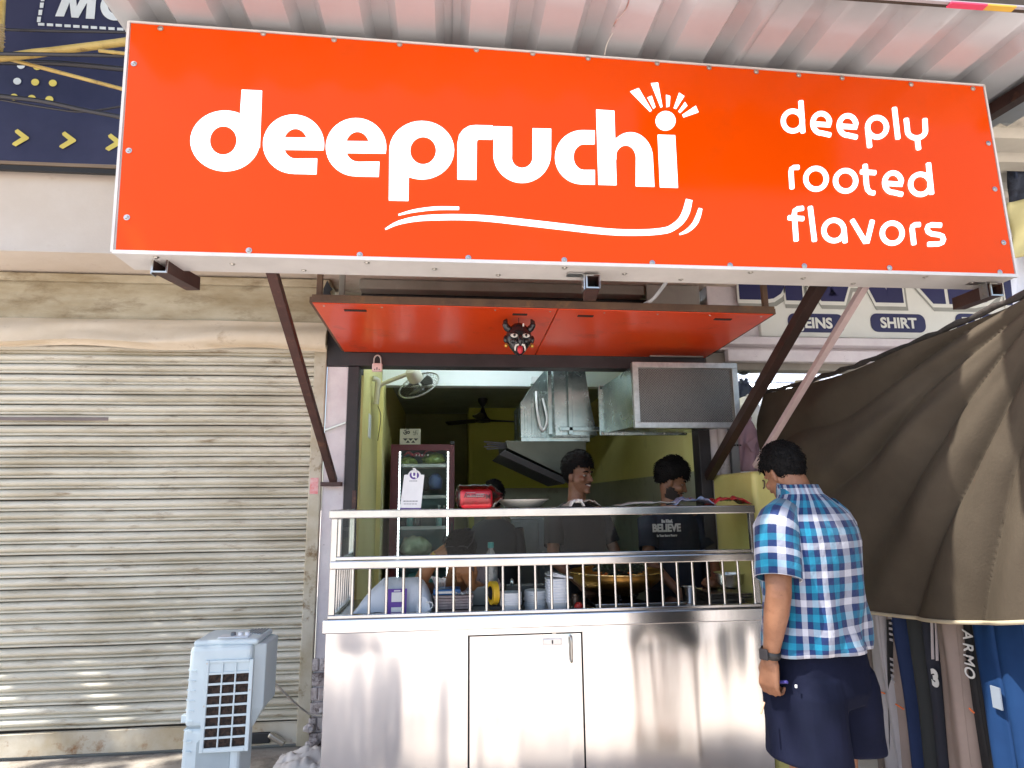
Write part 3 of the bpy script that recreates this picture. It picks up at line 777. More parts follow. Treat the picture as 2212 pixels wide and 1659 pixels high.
def cable(ps, Y, r, label, m=M_dark):
    b = MB(); P = [tuple(at(*kz(*p), Y)) for p in ps]; d = [P[0][i] - P[1][i] for i in range(3)]
    P = [tuple(P[0][i] + d[i] * 3 for i in range(3))] + P
    d = [P[-1][i] - P[-2][i] for i in range(3)]; P.append(tuple(P[-1][i] + d[i] * 2.2 for i in range(3)))
    b.tube(sm(P, 6), r, 7)
    return tag(b.build('cable', m, smooth=60), label, 'cable', 'overhead cables before the navy banner')
M_cab = mat('cable_black', (.03, .03, .04), .25)
cable([(0, 275), (600, 292), (1220, 302)], -.7, .008, 'thin cable just below the white dashes of the navy banner', M_cab)
cable([(0, 580), (550, 590), (1200, 650)], -.8, .015, 'thick black cable below the bamboo on the navy banner', M_cab)
cable([(0, 895), (400, 945), (800, 1030), (1175, 1100)], -.75, .013, 'thick black cable crossing the yellow dots', M_cab)
cable([(0, 930), (400, 1000), (720, 1042), (900, 1030), (1180, 985)], -.72, .006, 'thin sagging cable under the yellow dots', M_cab)
cable([(600, 510), (900, 515), (1150, 522)], -.95, .010, 'short dark cable right under the thick bamboo', M_cab)

# ================================================================ RIGHT SHOP
M_sb = mat('white_signboard', (.80, .81, .75), .35, 0, (.74, .75, .69), 3, dirt=(.5, .44, .34), ds=8, damt=(.68, .85))
M_sn = mat('signboard_navy', (.02, .02, .10), .4); M_ss = mat('signboard_grey_print', (.36, .37, .33), .5)
rb = thing('trouser_shop_board', 'white signboard with navy lettering of the clothes shop at right', 'sign', (3.1, -.06, 2.67))
q0 = at(1645, 726, -.08)
b = MB(); b.box(q0.x, 4.9, -.08, -.02, q0.z, q0.z + 1.0); b.build('board', M_sb, rb, bevel=.004)
def bt(body, px, py, size, m, dy, bold=.03, sx=1.0, parent=rb, ox=0, oz=0):
    p = at(px, py, -.081); return text_mesh('lettering', body, size, frontM(Vector((p.x + ox, -.0815 - dy, p.z + oz))), m, parent, bold, 0, sx)
bt('BRANDED', 1985, 590, .66, M_ss, .002, .055, .92, ox=.012, oz=-.035)
bt('BRANDED', 1985, 590, .66, M_sb, .0045, .05, .92, ox=.0, oz=-.012)
bt('BRANDED', 1985, 590, .66, M_sn, .007, .035, .92)
for body, px, py in (('JEINS', 1763, 698), ('SHIRT', 1940, 698), ('T-SHIRT', 2130, 698)):
    w = .21 if body != 'T-SHIRT' else .24
    p = at(px, py, -.081)
    pts = []
    for cx, cz, a0 in ((w - .05, .015, 0), (-w + .05, .015, 90), (-w + .05, -.015, 180), (w - .05, -.015, 270)):
        pts += [(cx + .05 * math.cos(R(a0 + 15 * k)), cz + .05 * math.sin(R(a0 + 15 * k))) for k in range(7)]
    b = MB(); b.prism([(p.x + x, -.0835, p.z + z * 1.05) for x, z in pts], (0, .002, 0)); b.build('lozenge', M_sn, rb)
    text_mesh('lettering', body, .105, frontM(Vector((p.x, -.086, p.z - .004))), M_sb, rb, .0035)
# beams below the board, pipes, lit interior
bpart('neighbour_lintel', M_lilac, lambda b: (b.box(1.80, 5, -.05, .2, 2.56, q0.z + .9)))
bpart('neighbour_ledge', M_lilac, lambda b: b.box(1.86, 5, -.16, -.052, 2.575, 2.63))
bpart('neighbour_ledge', M_lilac, lambda b: b.box(1.90, 5, -.10, -.04, 2.47, 2.553))
bpart('neighbour_beam', M_grey, lambda b: b.box(1.78, 5, .0, .12, 2.43, 2.55))
bpart('pillar', M_lilac, lambda b: b.box(1.77, 1.90, .0, .28, .0, 2.43))
bpart('drain_pipe', mat('lilac_pipe', (.58, .53, .53), .5, 0, (.5, .44, .44), 6, dirt=(.2, .16, .14), ds=10), lambda b: b.tube([(1.85, -.03, 0), (1.85, -.03, 2.43)], .035, 14), 0, smooth=60)
bpart('drain_pipe', mat('grey_pipe', (.30, .30, .31), .5), lambda b: b.box(1.905, 1.96, -.03, .02, 0, 2.43), .004)
M_iw = mat('bright_inner_wall', (.74, .76, .84), .6)
bpart('neighbour_back_wall', M_iw, lambda b: b.box(1.9, 6, 2.4, 2.5, 0, 3.4), 0)
bpart('neighbour_side_wall', M_iw, lambda b: b.box(5.0, 5.1, .2, 2.4, 0, 3.4), 0)
bpart('neighbour_ceiling', M_iw, lambda b: b.box(1.9, 5.1, .2, 2.5, 3.1, 3.2), 0)
bpart('neighbour_shelf', mat('beige_board', (.5, .44, .36), .6), lambda b: b.box(2.62, 3.6, .3, .34, 1.9, 2.42), .004)
tl_ = thing('tube_light', 'lit tube lamp on the white wall of the clothes shop', 'lamp', (2.6, 2.3, 2.75))
b = MB(); b.tube([(2.1, 2.3, 2.75), (4.4, 2.3, 2.75)], .02, 10); b.build('tube', mat('lit_tube', (1, 1, 1), .4, emis=(.85, .92, 1), es=14), tl_)
b = MB(); b.box(2.05, 4.45, 2.33, 2.38, 2.72, 2.78); b.build('batten', M_whitep, tl_)
sp = thing('spot_lamp', 'chrome spot lamp hanging under the lilac beam by the mesh filter', 'lamp', tuple(at(1610, 792, .05)))
a = at(1608, 793, .02)
b = MB(); b.lathe([(.005, .09), (.03, .085), (.045, .03), (.06, 0), (.052, -.002), (.03, .03)], a, 16, Matrix.Rotation(R(-60), 3, 'X')); b.build('lamp_head', M_galv, sp, smooth=50)
b = MB(); b.tube([a + Vector((0, .05, .05)), (a.x, a.y + .06, 2.45)], .008, 8); b.build('stem', M_dark, sp)
b = MB(); b.ell(a + Vector((.09, .03, .015)), (.075, .03, .03), 14, 8); b.build('second_head', M_galv, sp, smooth=60)
sp2 = MB(); c = at(1584, 792, .25); sp2.ell(c, (.045, .045, .035), 14, 10)
tag(sp2.build('bulb', mat('lit_bulb', (1, 1, 1), .4, emis=(1, 1, 1), es=8), smooth=60), 'glowing white bulb left of the chrome spot lamp', 'lamp')
# clothes hung there
def shirt_at(px, py, w, h, Y, m, label, name='hanging_shirt', tilt=0.0, cat='shirt'):
    c = at(px, py, Y); t = thing(name, label, cat, (c.x, c.y, c.z - h / 2))
    b = MB()
    def fn(u, v):
        ww = w * (.55 + .45 * min(1, v * 3.2)) * (1 + .04 * math.sin(v * 7))
        x = (u - .5) * ww
        return (c.x + x + tilt * (v - .5), c.y + .02 * math.sin(u * 13 + v * 4) * min(1, v * 2) - .035 * math.cos((u - .5) * PI), c.z + h / 2 - h * v - .10 * w * (1 - math.cos((u - .5) * 3)) * (1 - min(1, v * 3)))
    b.grid(fn, 18, 20); b.build('cloth', m, t, smooth=80, solid=.006)
    b = MB(); b.tube(sm([(c.x - w * .12, c.y - .04, c.z + h / 2 + .01), (c.x, c.y - .05, c.z + h / 2 - .03), (c.x + w * .12, c.y - .04, c.z + h / 2 + .01)], 5), .012, 8); b.build('collar', m, t, smooth=60)
    return t
M_pinkc = mat('pink_cotton', (.42, .27, .31), .8, 0, (.36, .22, .26), 9, spec=.15); M_denim = mat('dark_denim', (.03, .045, .09), .8, 0, (.02, .03, .06), 30); M_whitec = mat('white_cotton', (.78, .80, .86), .8)
ps = shirt_at(1612, 962, .20, .36, .02, M_pinkc, 'dusty pink shirt hanging beside the yellow pier')
c = at(1612, 962, -.03)
for k in range(3):
    b = MB(); b.box(c.x - .09 + .02 * k, c.x - .08 + .02 * k, c.y - .012, c.y - .006, c.z - .005, c.z + .005); b.build('button', M_dark, ps)
b = MB(); b.prism([(c.x + .0, c.y - .012, c.z + .01), (c.x + .07, c.y - .012, c.z + .06), (c.x + .075, c.y - .012, c.z + .03), (c.x + .04, c.y - .012, c.z - .02), (c.x + .06, c.y - .012, c.z - .05), (c.x + .03, c.y - .012, c.z - .045)], (0, .008, 0)); b.build('cuff_fold', M_pinkc, ps)
shirt_at(1603, 845, .20, .16, .5, M_denim, 'dark navy garment hanging right of the mesh filter', 'hanging_garment', 0, 'clothes')
shirt_at(1620, 905, .24, .34, .42, M_whitec, 'white shirt hanging behind the pink shirt', tilt=.05)
shirt_at(1647, 960, .12, .34, .36, mat('white_stripe_cotton', (.72, .76, .82), .8), 'narrow white garment at the left edge of the brown curtain', 'hanging_garment', 0, 'clothes')
# neighbour's awning at far right : rafters, ribbed sheet, tarpaulin
M_awn = mat('awning_sheet', (.56, .53, .44), .5, 0, (.48, .45, .37), 4, dirt=(.3, .27, .22), ds=7)
an = thing('neighbour_awning', 'pale ribbed awning on brown rafters at the far right', 'awning', (3.3, -1, 3.1))
def awn(u, v):
    x = 2.5 + 2.2 * u; y = .0 - 1.9 * v
    k = (v * 9) % 1; return (x, y, 3.28 - .10 * v + (.035 if k < .3 else 0) + .05 * u)
b = MB(); b.grid(awn, 6, 60); b.build('sheet', M_awn, an, smooth=30)
for pa, pb, w in (((2125, 252, -1.5), (2225, 190, -1.75), .06), ((2138, 304, -1.35), (2240, 303, -1.35), .055)):
    b = MB(); A_, B_ = at(*pa), at(*pb); d = B_ - A_; b.beam(A_ - d * .4, B_ + d * 1.5, w, w); b.build('rafter', M_rust, an, bevel=.003)
b = MB(); b.tube([at(2143, 378, -.9), at(2240, 370, -.9)], .008, 7); b.build('clothes_wire', M_dark, an)
tp = MB(); tp.grid(lambda u, v: at(2120 + 130 * u, 262 - 110 * v + 10 * math.sin(u * 5) - 18 * u * (1 - v), -1.05 - .5 * v), 10, 8)
tag(tp.build('tarpaulin', mat('blue_tarpaulin', (.07, .19, .50), .4, 0, (.05, .14, .4), 5), smooth=60), 'blue tarpaulin glimpsed under the roof edge at right', 'tarpaulin')
# jeans and yellow shirt at the far right edge
jn = thing('hanging_jeans', 'dark blue jeans hanging at the upper right edge beside the sign', 'jeans', tuple(at(2198, 440, -1.3)))
def jf(u, v):
    p = at(2178 + 70 * u, 352 + 105 * v, -1.3); return (p.x, p.y - .035 * math.sin(u * PI) + .008 * math.sin(u * 21 + v * 5), p.z)
b = MB(); b.grid(jf, 14, 10); b.build('denim', mat('blue_denim', (.05, .065, .10), .8, 0, (.025, .03, .05), 26, vamt=(.42, .58)), jn, smooth=70, solid=.01)
b = MB(); p, q = at(2178, 356, -1.3), at(2250, 362, -1.3); b.beam(p + Vector((0, -.03, 0)), q + Vector((0, -.045, 0)), .012, .035); b.build('waistband', M_denim, jn, bevel=.003)
b = MB(); p = at(2192, 372, -1.345); b.box(p.x - .006, p.x + .006, p.y - .008, p.y + .004, p.z - .035, p.z + .035); b.build('belt_loop', M_denim, jn)
ys = thing('hanging_shirt', 'pale yellow shirt hanging at the right edge below the jeans', 'shirt', tuple(at(2205, 640, -1.45)))
def yf(u, v):
    p = at(2176 + 14 * v * (1.4 - v) + 70 * u, 438 + 20 * (1 - u) * 0 + 120 * v, -1.45); return (p.x, p.y - .05 * math.sin(u * PI * .9) + .012 * math.sin(u * 9 + v * 7), p.z)
b = MB(); b.grid(yf, 14, 14); b.build('cloth', mat('yellow_cotton', (.80, .72, .36), .8, 0, (.74, .64, .28), 5), ys, smooth=80, solid=.008)
wsh = MB(); wsh.grid(lambda u, v: tuple(at(2171 + 12 * v + 60 * u, 520 + 180 * v, -1.35) + Vector((0, -.02 * math.sin(u * 7 + v * 2), 0))), 10, 12)
tag(wsh.build('hanging_cloth', M_whitec, smooth=80), 'white cloth hanging in the light at the right edge below the yellow shirt', 'cloth')

# beyond the roof's front edge at upper right : dark boarding of the next roof with cloth strips along it
nbd = thing('upper_hoarding', 'dark brown overhead hoarding with pink and yellow cloth strips beyond the roof edge', 'hoarding', (2.6, -2.4, 3.9))
b = MB(); q0, q1 = at(1640, -22, -2.45), at(2330, 28, -2.45); b.hexa([q0 + Vector((0, 0, .012)), q1 + Vector((0, 0, .012)), q1 + Vector((0, .03, .012)), q0 + Vector((0, .03, .012))], [q0 + Vector((0, 0, .7)), q1 + Vector((0, 0, .7)), q1 + Vector((0, .03, .7)), q0 + Vector((0, .03, .7))])
b.build('board', mat('dark_hoarding', (.06, .045, .03), .8, 0, (.03, .022, .015), 4), nbd)
for k, (x0, x1, y0, m) in enumerate(((2050, 2128, 10, mat('pink_cloth', (.75, .06, .14), .6)), (2128, 2190, 15, mat('yellow_strip', (.72, .45, .06), .6)), (1860, 2230, -8, mat('grey_strip', (.45, .43, .45), .5)))):
    p, q = at(x0, y0, -2.46), at(x1, y0 + (x1 - x0) * .07, -2.46); b = MB(); b.beam(p, q, .006, .022 if k < 2 else .012, (0, 1, 0)); b.build('cloth_strip', m, nbd)
# ================================================================ INSIDE THE STALL
# wall fan on the left wall
M_fan = mat('beige_fan_plastic', (.55, .54, .44), .45); M_cage = mat('fan_cage_black', (.03, .032, .028), .4)
fc = at(905, 832, .75)
wf = thing('wall_fan', 'beige and black wall fan tilted down on the left kitchen wall', 'fan', (-.59, .75, fc.z))
Md = Matrix.Rotation(R(24), 3, 'Y').inverted() @ Matrix.Rotation(R(-32), 3, 'X')      # axis points down and to the street
Md = Matrix.Rotation(R(-28), 3, 'Y') @ Matrix.Rotation(R(38), 3, 'X')
def fan_local(p): return fc + Md @ Vector(p)
RF = .165
for sgn in (-1, 1):
    b = MB()
    for k in range(28):
        a = 2 * PI * k / 28
        b.tube([fan_local((r * math.cos(a + (1 - r / RF) * .5 * sgn), r * math.sin(a + (1 - r / RF) * .5 * sgn), sgn * .045 * math.sqrt(max(0, 1 - (r / RF) ** 2)))) for r in (.02, .07, .12, .15, RF)], .0012, 4, False)
    b.build('cage', M_cage, wf)
b = MB(); b.tube([fan_local((RF * math.cos(2 * PI * k / 36), RF * math.sin(2 * PI * k / 36), 0)) for k in range(37)], .006, 8, False); b.build('cage_rim', mat('fan_rim', (.25, .26, .23), .3), wf, smooth=60)
for k in range(3):
    b = MB(); a0 = 2 * PI * k / 3
    b.grid(lambda u, v: fan_local(((.02 + .095 * u) * math.cos(a0 + (v - .5) * 1.25), (.02 + .095 * u) * math.sin(a0 + (v - .5) * 1.25), .022 * (v - .5))), 5, 6); b.build('blade', M_cage, wf, smooth=60, solid=.002)
b = MB(); b.lathe([(.001, .155), (.045, .15), (.058, .13), (.060, .06), (.05, .045), (.001, .04)], (0, 0, 0), 18); b.xform(Matrix.Translation(fc) @ Md.to_4x4()); b.build('motor', M_fan, wf, smooth=40)
b = MB(); b.tube(sm([tuple(fan_local((0, 0, .12))), tuple(fan_local((-.04, 0, .13))), (-.52, .74, fc.z + .0), (-.555, .76, fc.z - .06)], 6), .016, 8); b.build('neck', M_fan, wf, smooth=60)
b = MB(); b.tube(sm([(-.585, .70, fc.z + .04), (-.55, .72, fc.z + .03), (-.55, .74, fc.z - .03), (-.56, .76, fc.z - .15)], 6), .022, 8); b.build('wall_bracket', M_fan, wf, smooth=60)
b = MB(); b.tube(sm([(-.55, .8, fc.z - .16), (-.53, .84, fc.z - .24), (-.555, .9, fc.z - .42)], 6), .003, 6); b.build('power_lead', M_dark, wf)
# ceiling fan under the loft
cc = at(1043, 908, 3.2)
cf = thing('ceiling_fan', 'dark ceiling fan hanging under the loft at the back', 'fan', tuple(cc))
M_cf = mat('fan_dark', (.02, .02, .022), .4)
b = MB(); b.tube([cc, (cc.x, cc.y, 2.74)], .012, 8); b.build('rod', M_cf, cf)
b = MB(); b.lathe([(.01, .20), (.055, .26), (.06, .30), (.05, .31)], (cc.x, cc.y, 2.43), 14); b.build('canopy', M_cf, cf, smooth=40)
b = MB(); b.lathe([(.012, .16), (.03, .10), (.06, .04), (.10, .0), (.09, -.02), (.02, -.03)], cc, 16); b.build('motor', M_cf, cf, smooth=40)
for k in range(3):
    a = R(20 + 120 * k); dx, dy = math.cos(a), math.sin(a)
    b = MB(); q = []
    for r, w in ((.08, .025), (.2, .05), (.5, .06), (.55, .03)):
        q.append((r, w))
    top = [(cc.x + dx * r - dy * w, cc.y + dy * r + dx * w, cc.z + .005 + .012) for r, w in q]; bot = [(cc.x + dx * r + dy * w, cc.y + dy * r - dx * w, cc.z - .012) for r, w in q]
    b.loft([top, bot], False, False); b.build('blade', M_cf, cf, solid=.006)
# galvanised duct : flared mouth with mesh filter, flange, curved box duct, hood
du = thing('exhaust_duct', 'galvanised exhaust duct with flared mouth and mesh filter at upper right of the opening', 'duct', tuple(at(1400, 930, .2)))
YM, YF = -.33, .22
def rq(pxs, Y): return [at(x, y, Y) for x, y in pxs]
mo = [(1370, 785), (1590, 793), (1595, 921), (1376, 917)]
def rect(px0, py0, px1, py1, Y):
    a = at(px0, py0, Y); c = at(px1, py1, Y); return [Vector((a.x, Y, a.z)), Vector((c.x, Y, a.z)), Vector((c.x, Y, c.z)), Vector((a.x, Y, c.z))]
m0 = rect(1370, 789, 1593, 919, YM); m1 = [p + Vector((0, .07, 0)) for p in m0]
f0 = rect(1297, 838, 1478, 936, YF)
b = MB(); b.loft([m1, f0], False); b.build('flared_transition', M_galv, du, solid=.003)
fr_ = [(f0[0], f0[1]), (f0[1], f0[2]), (f0[2], f0[3]), (f0[3], f0[0])]
b = MB()
for p, q in fr_: b.beam(p + (p - q).normalized() * .012, q + (q - p).normalized() * .012, .03, .03, (0, 1, 0))
fl_ = b.build('flange', M_galv, du, bevel=.002)
for t in range(5):
    p = f0[3] * (1 - t / 4) + f0[2] * (t / 4); b = MB(); b.lathe([(.0001, .004), (.007, .003), (.007, 0)], p + Vector((0, -.016, 0)), 8, Matrix.Rotation(R(90), 3, 'X')); b.build('bolt', M_screw, fl_)
# filter : frame strips, wire mesh in diamonds, dark pad behind
M_alu = mat('aluminium_mesh', (.60, .61, .60), .4, 1.0, (.45, .46, .45), 30)
M_wire = mat('filter_wire', (.44, .43, .41), .5, 1.0)
for i in range(4):
    p, q = m0[i], m0[(i + 1) % 4]; d = (q - p).normalized()
    ext = .018 if i % 2 == 0 else -.018
    b = MB(); b.beam(p - d * ext, q + d * ext, .036, .04, (0, 1, 0)); b.build('filter_frame', M_alu, du, bevel=.002)
b = MB(); b.box(m0[0].x, m0[1].x, YM + .05, YM + .065, m0[2].z, m0[0].z); b.build('filter_pad', mat('filter_pad', (.035, .034, .032), .9, 0, (.02, .02, .02), 40), du)
b = MB(); x0, x1, z0, z1 = m0[0].x + .015, m0[1].x - .015, m0[2].z + .015, m0[0].z - .015
dd = .0165; asp = .62
def clip_line(x, z, s):
    """wire from bottom edge point going up at slope s; clipped to the rectangle"""
    pts = []
    for xx in (x0, x1):
        zz = z + (xx - x) * s
        if z0 <= zz <= z1: pts.append((xx, zz))
    for zz in (z0, z1):
        xx = x + (zz - z) / s
        if x0 < xx < x1: pts.append((xx, zz))
    return pts[:2] if len(pts) >= 2 else None
n = 0
for s, yy in ((asp, YM - .002), (-asp, YM + .001)):
    span = (x1 - x0) + (z1 - z0) / asp
    k = 0
    while k * dd < span + .02:
        xs_ = (x0 - (z1 - z0) / asp + k * dd) if s > 0 else (x0 + k * dd)
        c = clip_line(xs_, z0, s); k += 1
        if c and math.dist(c[0], c[1]) > .004:
            b.beam((c[0][0], yy, c[0][1]), (c[1][0], yy, c[1][1]), .0020, .0016, (0, 1, 0))
b.build('wire_mesh', M_wire, du, kind='stuff')
# curved box ducts running left and down
def duct(path, w, name, smooth=40):
    """path of (x, z) outline pairs: outer and inner line of a bent sheet box between y0 and y1"""
b = MB(); a = at(1195, 800, .55); c = at(1290, 945, .55)
def bend(xL, xR, zT, zB, y0, y1, name):
    """box duct whose right side sweeps in a quarter bend towards the flange"""
    ring = []
    n = 10
    L_ = [(xL, zT), (xL, zB)]
    Rr = [(xR - (xR - xL) * .28 * (1 - math.cos(t * PI / 2)) * 0 - .05 * (1 - t), zT + (zB - zT) * t) for t in [i / n for i in range(n + 1)]]
    Rr = [(xR + .10 * (t ** 2), zT + (zB - zT) * t) for t in [i / n for i in range(n + 1)]]
    prof = [(xL, zT)] + Rr + [(xL + .02, zB)]
    q = MB(); q.prism([(x, y0, z) for x, z in prof], (0, y1 - y0, 0)); return q.build(name, M_galv, du, smooth=30)
zt = 2.95
a0 = at(1195, 940, .45); a1 = at(1262, 940, .45)
bend(a0.x, a1.x, zt, a0.z, .45, .95, 'bend_section')
for px in (1188, 1232):
    q = at(px, 860, .40); k = MB(); k.box(q.x - .014, q.x + .014, .40, .43, at(px, 938, .40).z, 3.0); k.build('hanger_angle', M_galv, du, bevel=.002)
a0 = at(1124, 948, .75)
b = MB(); prof = []
for t in range(13):
    k = t / 12; prof.append((a0.x + .02 + .28 * k, a0.z + .30 + .28 * math.sin(k * PI / 2)))
prof = [(a0.x, a0.z), (a0.x, a0.z + .28)] + prof + [(a0.x + .32, a0.z + .20), (a0.x + .36, a0.z)]
b.prism([(x, .70, z) for x, z in prof], (0, .5, 0)); b.build('bend_section', M_galv, du, smooth=30)
for i, dx in enumerate((.03, .085, .14, .20)):
    k = MB(); k.box(a0.x + dx, a0.x + dx + .018, .675, .698, a0.z - .01, a0.z + .24 + .1 * i); k.build('hanger_angle', M_galv, du, bevel=.002)
b = MB(); b.box(a0.x - .01, a0.x + .52, .60, 1.2, a0.z - .035, a0.z - .002); b.build('flange', M_galv, du, bevel=.003)
b = MB(); p, q = at(1205, 925, .50), at(1290, 925, .50); b.box(p.x, q.x, .40, .50, p.z - .03, p.z); b.build('flange', M_galv, du, bevel=.003)
b = MB(); b.tube(sm([tuple(at(1158, 845, .66)), tuple(at(1160, 880, .65)), tuple(at(1166, 915, .65)), tuple(at(1174, 930, .65)), tuple(at(1182, 905, .65)), tuple(at(1172, 860, .66))], 6), .010, 8)
tag(b.build('plastic_pipe', M_whitep, smooth=60), 'white flexible pipe looped against the galvanised duct', 'pipe')
# range hood
hd = thing('range_hood', 'stainless range hood sloping down to the right behind the smiling cook', 'hood', tuple(at(1150, 1000, .8)))
M_hood = mat('hood_steel', (.11, .12, .10), .42, 1.0, bump=.001, bs=5)
H0 = rect(1093, 952, 1240, 1040, .62)
b = MB()
A_ = [at(1093, 952, .62), at(1266, 952, .62), at(1266, 1012, .62), at(1228, 1032, .62), at(1096, 968, .62)]
b.prism(A_, (0, .75, 0)); b.build('hood_shell', M_hood, hd, bevel=.003)
b = MB(); b.hexa([at(1090, 972, .60), at(1228, 1036, .60), at(1218, 1046, .60), at(1078, 982, .60)], [p + Vector((0, .76, 0)) for p in (at(1090, 972, .60), at(1228, 1036, .60), at(1218, 1046, .60), at(1078, 982, .60))]); b.build('grease_lip', M_dark, hd, bevel=.003)
b = MB()
for i in range(4):
    p = at(1093, 958 + 3 * i, .7); b.beam(p, p + Vector((-.17 + .02 * (i % 2), -.02, .012 - .008 * i)), .014, .012)
b.build('handle_rods', M_dark, hd)
# junction box on the loft beam
b = MB(); p = at(1157, 820, 1.46); b.box(p.x - .035, p.x + .035, 1.455, 1.498, p.z - .03, p.z + .03); jb = b.build('junction_box', M_whitep, bevel=.006); tag(jb, 'small white junction box on the white loft beam beside the duct', 'junction box')
b = MB(); b.box(p.x - .045, p.x + .06, 1.46, 1.496, p.z - .048, p.z - .038); b.build('cable_ledge', M_galv, jb)

# drinks fridge
FY = 1.8
fg = thing('drinks_fridge', 'dark red glass door drinks fridge with white LED strips at left inside', 'fridge', (-.24, FY + .3, .15))
M_fred = mat('fridge_red', (.10, .008, .018), .35, 0, (.08, .006, .014), 3)
M_led = mat('led_strip', (1, 1, 1), .4, emis=(.9, .97, 1), es=4.5)
fx0, fx1, fz1 = at(845, 960, FY).x, at(982, 960, FY).x, at(900, 960, FY).z
b = MB(); b.box(fx0, fx0 + .05, FY + .03, FY + .62, .15, fz1); b.box(fx1 - .05, fx1, FY + .03, FY + .62, .15, fz1); b.box(fx0 + .05, fx1 - .05, FY + .03, FY + .62, fz1 - .05, fz1); b.box(fx0 + .05, fx1 - .05, FY + .03, FY + .62, .15, .3)
b.build('cabinet', M_fred, fg)
gx0, gx1 = at(862, 975, FY).x, at(970, 975, FY).x; gz1 = at(862, 973, FY).z
b = MB(); b.box(fx0, gx0, FY, FY + .028, .16, fz1); b.box(gx1, fx1, FY, FY + .028, .16, fz1); b.box(gx0, gx1, FY, FY + .028, gz1, fz1); b.box(gx0, gx1, FY, FY + .028, .16, .34)
dr = b.build('door', M_fred, fg)
b = MB(); b.box(gx0, gx1, FY + .004, FY + .010, .34, gz1); b.build('glass_pane', M_glass, dr)
b = MB(); b.box(fx1 - .03, fx1 - .012, FY - .03, FY - .002, .9, 1.35); b.build('handle', M_dark, dr, bevel=.004)
b = MB(); b.box(fx1 - .04, fx1, FY - .01, FY + .04, fz1 - .004, fz1 + .03); b.build('hinge', M_dark, fg, bevel=.004)
b = MB(); b.box(fx0 + .05, fx1 - .05, FY + .57, FY + .60, .3, fz1 - .05); b.build('inner_back', mat('fridge_inside', (.20, .34, .36), .4), fg)
led = []
b = MB(); b.box(gx0 + .003, gx0 + .014, FY + .012, FY + .018, 0, .018); l0 = b.build('led', M_led, fg)
b = MB(); b.box(gx0 + .001, gx0 + .016, FY + .018, FY + .021, .36, gz1 - .01); b.build('led_track', M_whitep, fg); b = MB(); b.box(gx1 - .016, gx1 - .001, FY + .018, FY + .021, .36, gz1 - .01); b.build('led_track', M_whitep, fg)
k = 0; z = gz1 - .03
while z > .38:
    for dx in (0, gx1 - gx0 - .017):
        o = l0 if k == 0 else l0.copy()
        if k: col.objects.link(o)
        o.location = (dx, 0, z); k += 1
    z -= .030
for z in (1.87, 1.58, 1.30, 1.02, .72):
    b = MB()
    for i in range(5): b.box(gx0 + .02, gx1 - .02, FY + .06 + i * .1, FY + .065 + i * .1, z - .004, z + .004)
    b.box(gx0 + .02, gx1 - .02, FY + .05, FY + .056, z - .008, z + .022); b.build('shelf', mat('wire_shelf', (.55, .58, .58), .4), fg)
# red script flourish on the door glass
b = MB(); zz = lambda x, y: at(1500 * .5486 + x * .1488, 1700 * .5486 + y * .1488, FY - .002)
sp_ = sm([(330, 350, 10), (400, 300, 34), (470, 340, 40), (540, 320, 44), (600, 360, 20), (640, 300, 16), (700, 270, 12), (780, 290, 8), (825, 275, 4)], 6)
A, B = stroke([(p[0], p[1]) for p in sp_], [p[2] for p in sp_]); b.loft([[zz(*p) for p in A], [zz(*p) for p in B]], False, False); b.build('script_flourish', mat('dark_red_print', (.14, .012, .025), .4), dr)
for i in range(5):
    b = MB(); x = 505 + 42 * i; b.prism([zz(x, 330 + (i % 2) * 8) + Vector((0, -.003, 0)), zz(x + 18, 328) + Vector((0, -.003, 0)), zz(x + 10, 360) + Vector((0, -.003, 0))], (0, .001, 0)); b.build('white_dash', M_paper, dr)
# what stands in it
M_veg = mat('leafy_bag', (.34, .42, .10), .35, 0, (.14, .24, .05), 30, bump=.004, bs=60, spec=.7); M_bagw = mat('cloudy_bag', (.50, .55, .40), .25, 0, (.34, .40, .26), 14, bump=.006, bs=30)
def lump(name, c, r, m, label, cat, group=None, seed=0, sq=1.0):
    b = MB()
    def f(p):
        k = 1 + .22 * noise.noise(p.normalized() * 2.1 + Vector((seed, 0, 0))) + .08 * noise.noise(p.normalized() * 6 + Vector((0, seed, 0)))
        p = p * k
        if p.z < -r[2] * .75: p.z = -r[2] * .75
        return p
    b.ell(c, r, 22, 14, f=f); return tag(b.build(name, m, smooth=60), label, cat, group)
def fz(px, z, dy=.16): p = at(px, 1000, FY + dy); return Vector((p.x, FY + dy, z))
lump('vegetable_bag', fz(882, 1.95 - .01) + Vector((0, 0, -.03)), (.085, .09, .06), M_veg, 'bag of green vegetables on the top fridge shelf at left', 'vegetable bag', 'bags of greens in the fridge', 1)
lump('vegetable_bag', fz(938, 1.94), (.11, .09, .065), M_veg, 'bag of green vegetables on the top fridge shelf at right', 'vegetable bag', 'bags of greens in the fridge', 5)
lump('plastic_bag', fz(900, 1.13), (.15, .1, .10), M_bagw, 'cloudy plastic bag of leaves low in the fridge', 'plastic bag', None, 9)
lump('plastic_bag', fz(940, 1.72), (.07, .08, .085), mat('blue_bag', (.10, .16, .36), .3, bump=.004, bs=40), 'blue plastic bag on the second fridge shelf', 'plastic bag', None, 3)
lump('plastic_bag', fz(915, 1.71), (.06, .08, .085), mat('dark_bag', (.05, .05, .055), .3, bump=.004, bs=40), 'dark plastic bag left of the blue one in the fridge', 'plastic bag', None, 4)
lump('plastic_bag', fz(910, .83), (.14, .1, .08), mat('teal_bag', (.08, .22, .22), .3, bump=.004, bs=40), 'teal plastic bag on the lowest visible fridge shelf', 'plastic bag', None, 6)
M_pet = mat('teal_bottle', (.10, .28, .28), .2, 0, (.06, .2, .2), 9)
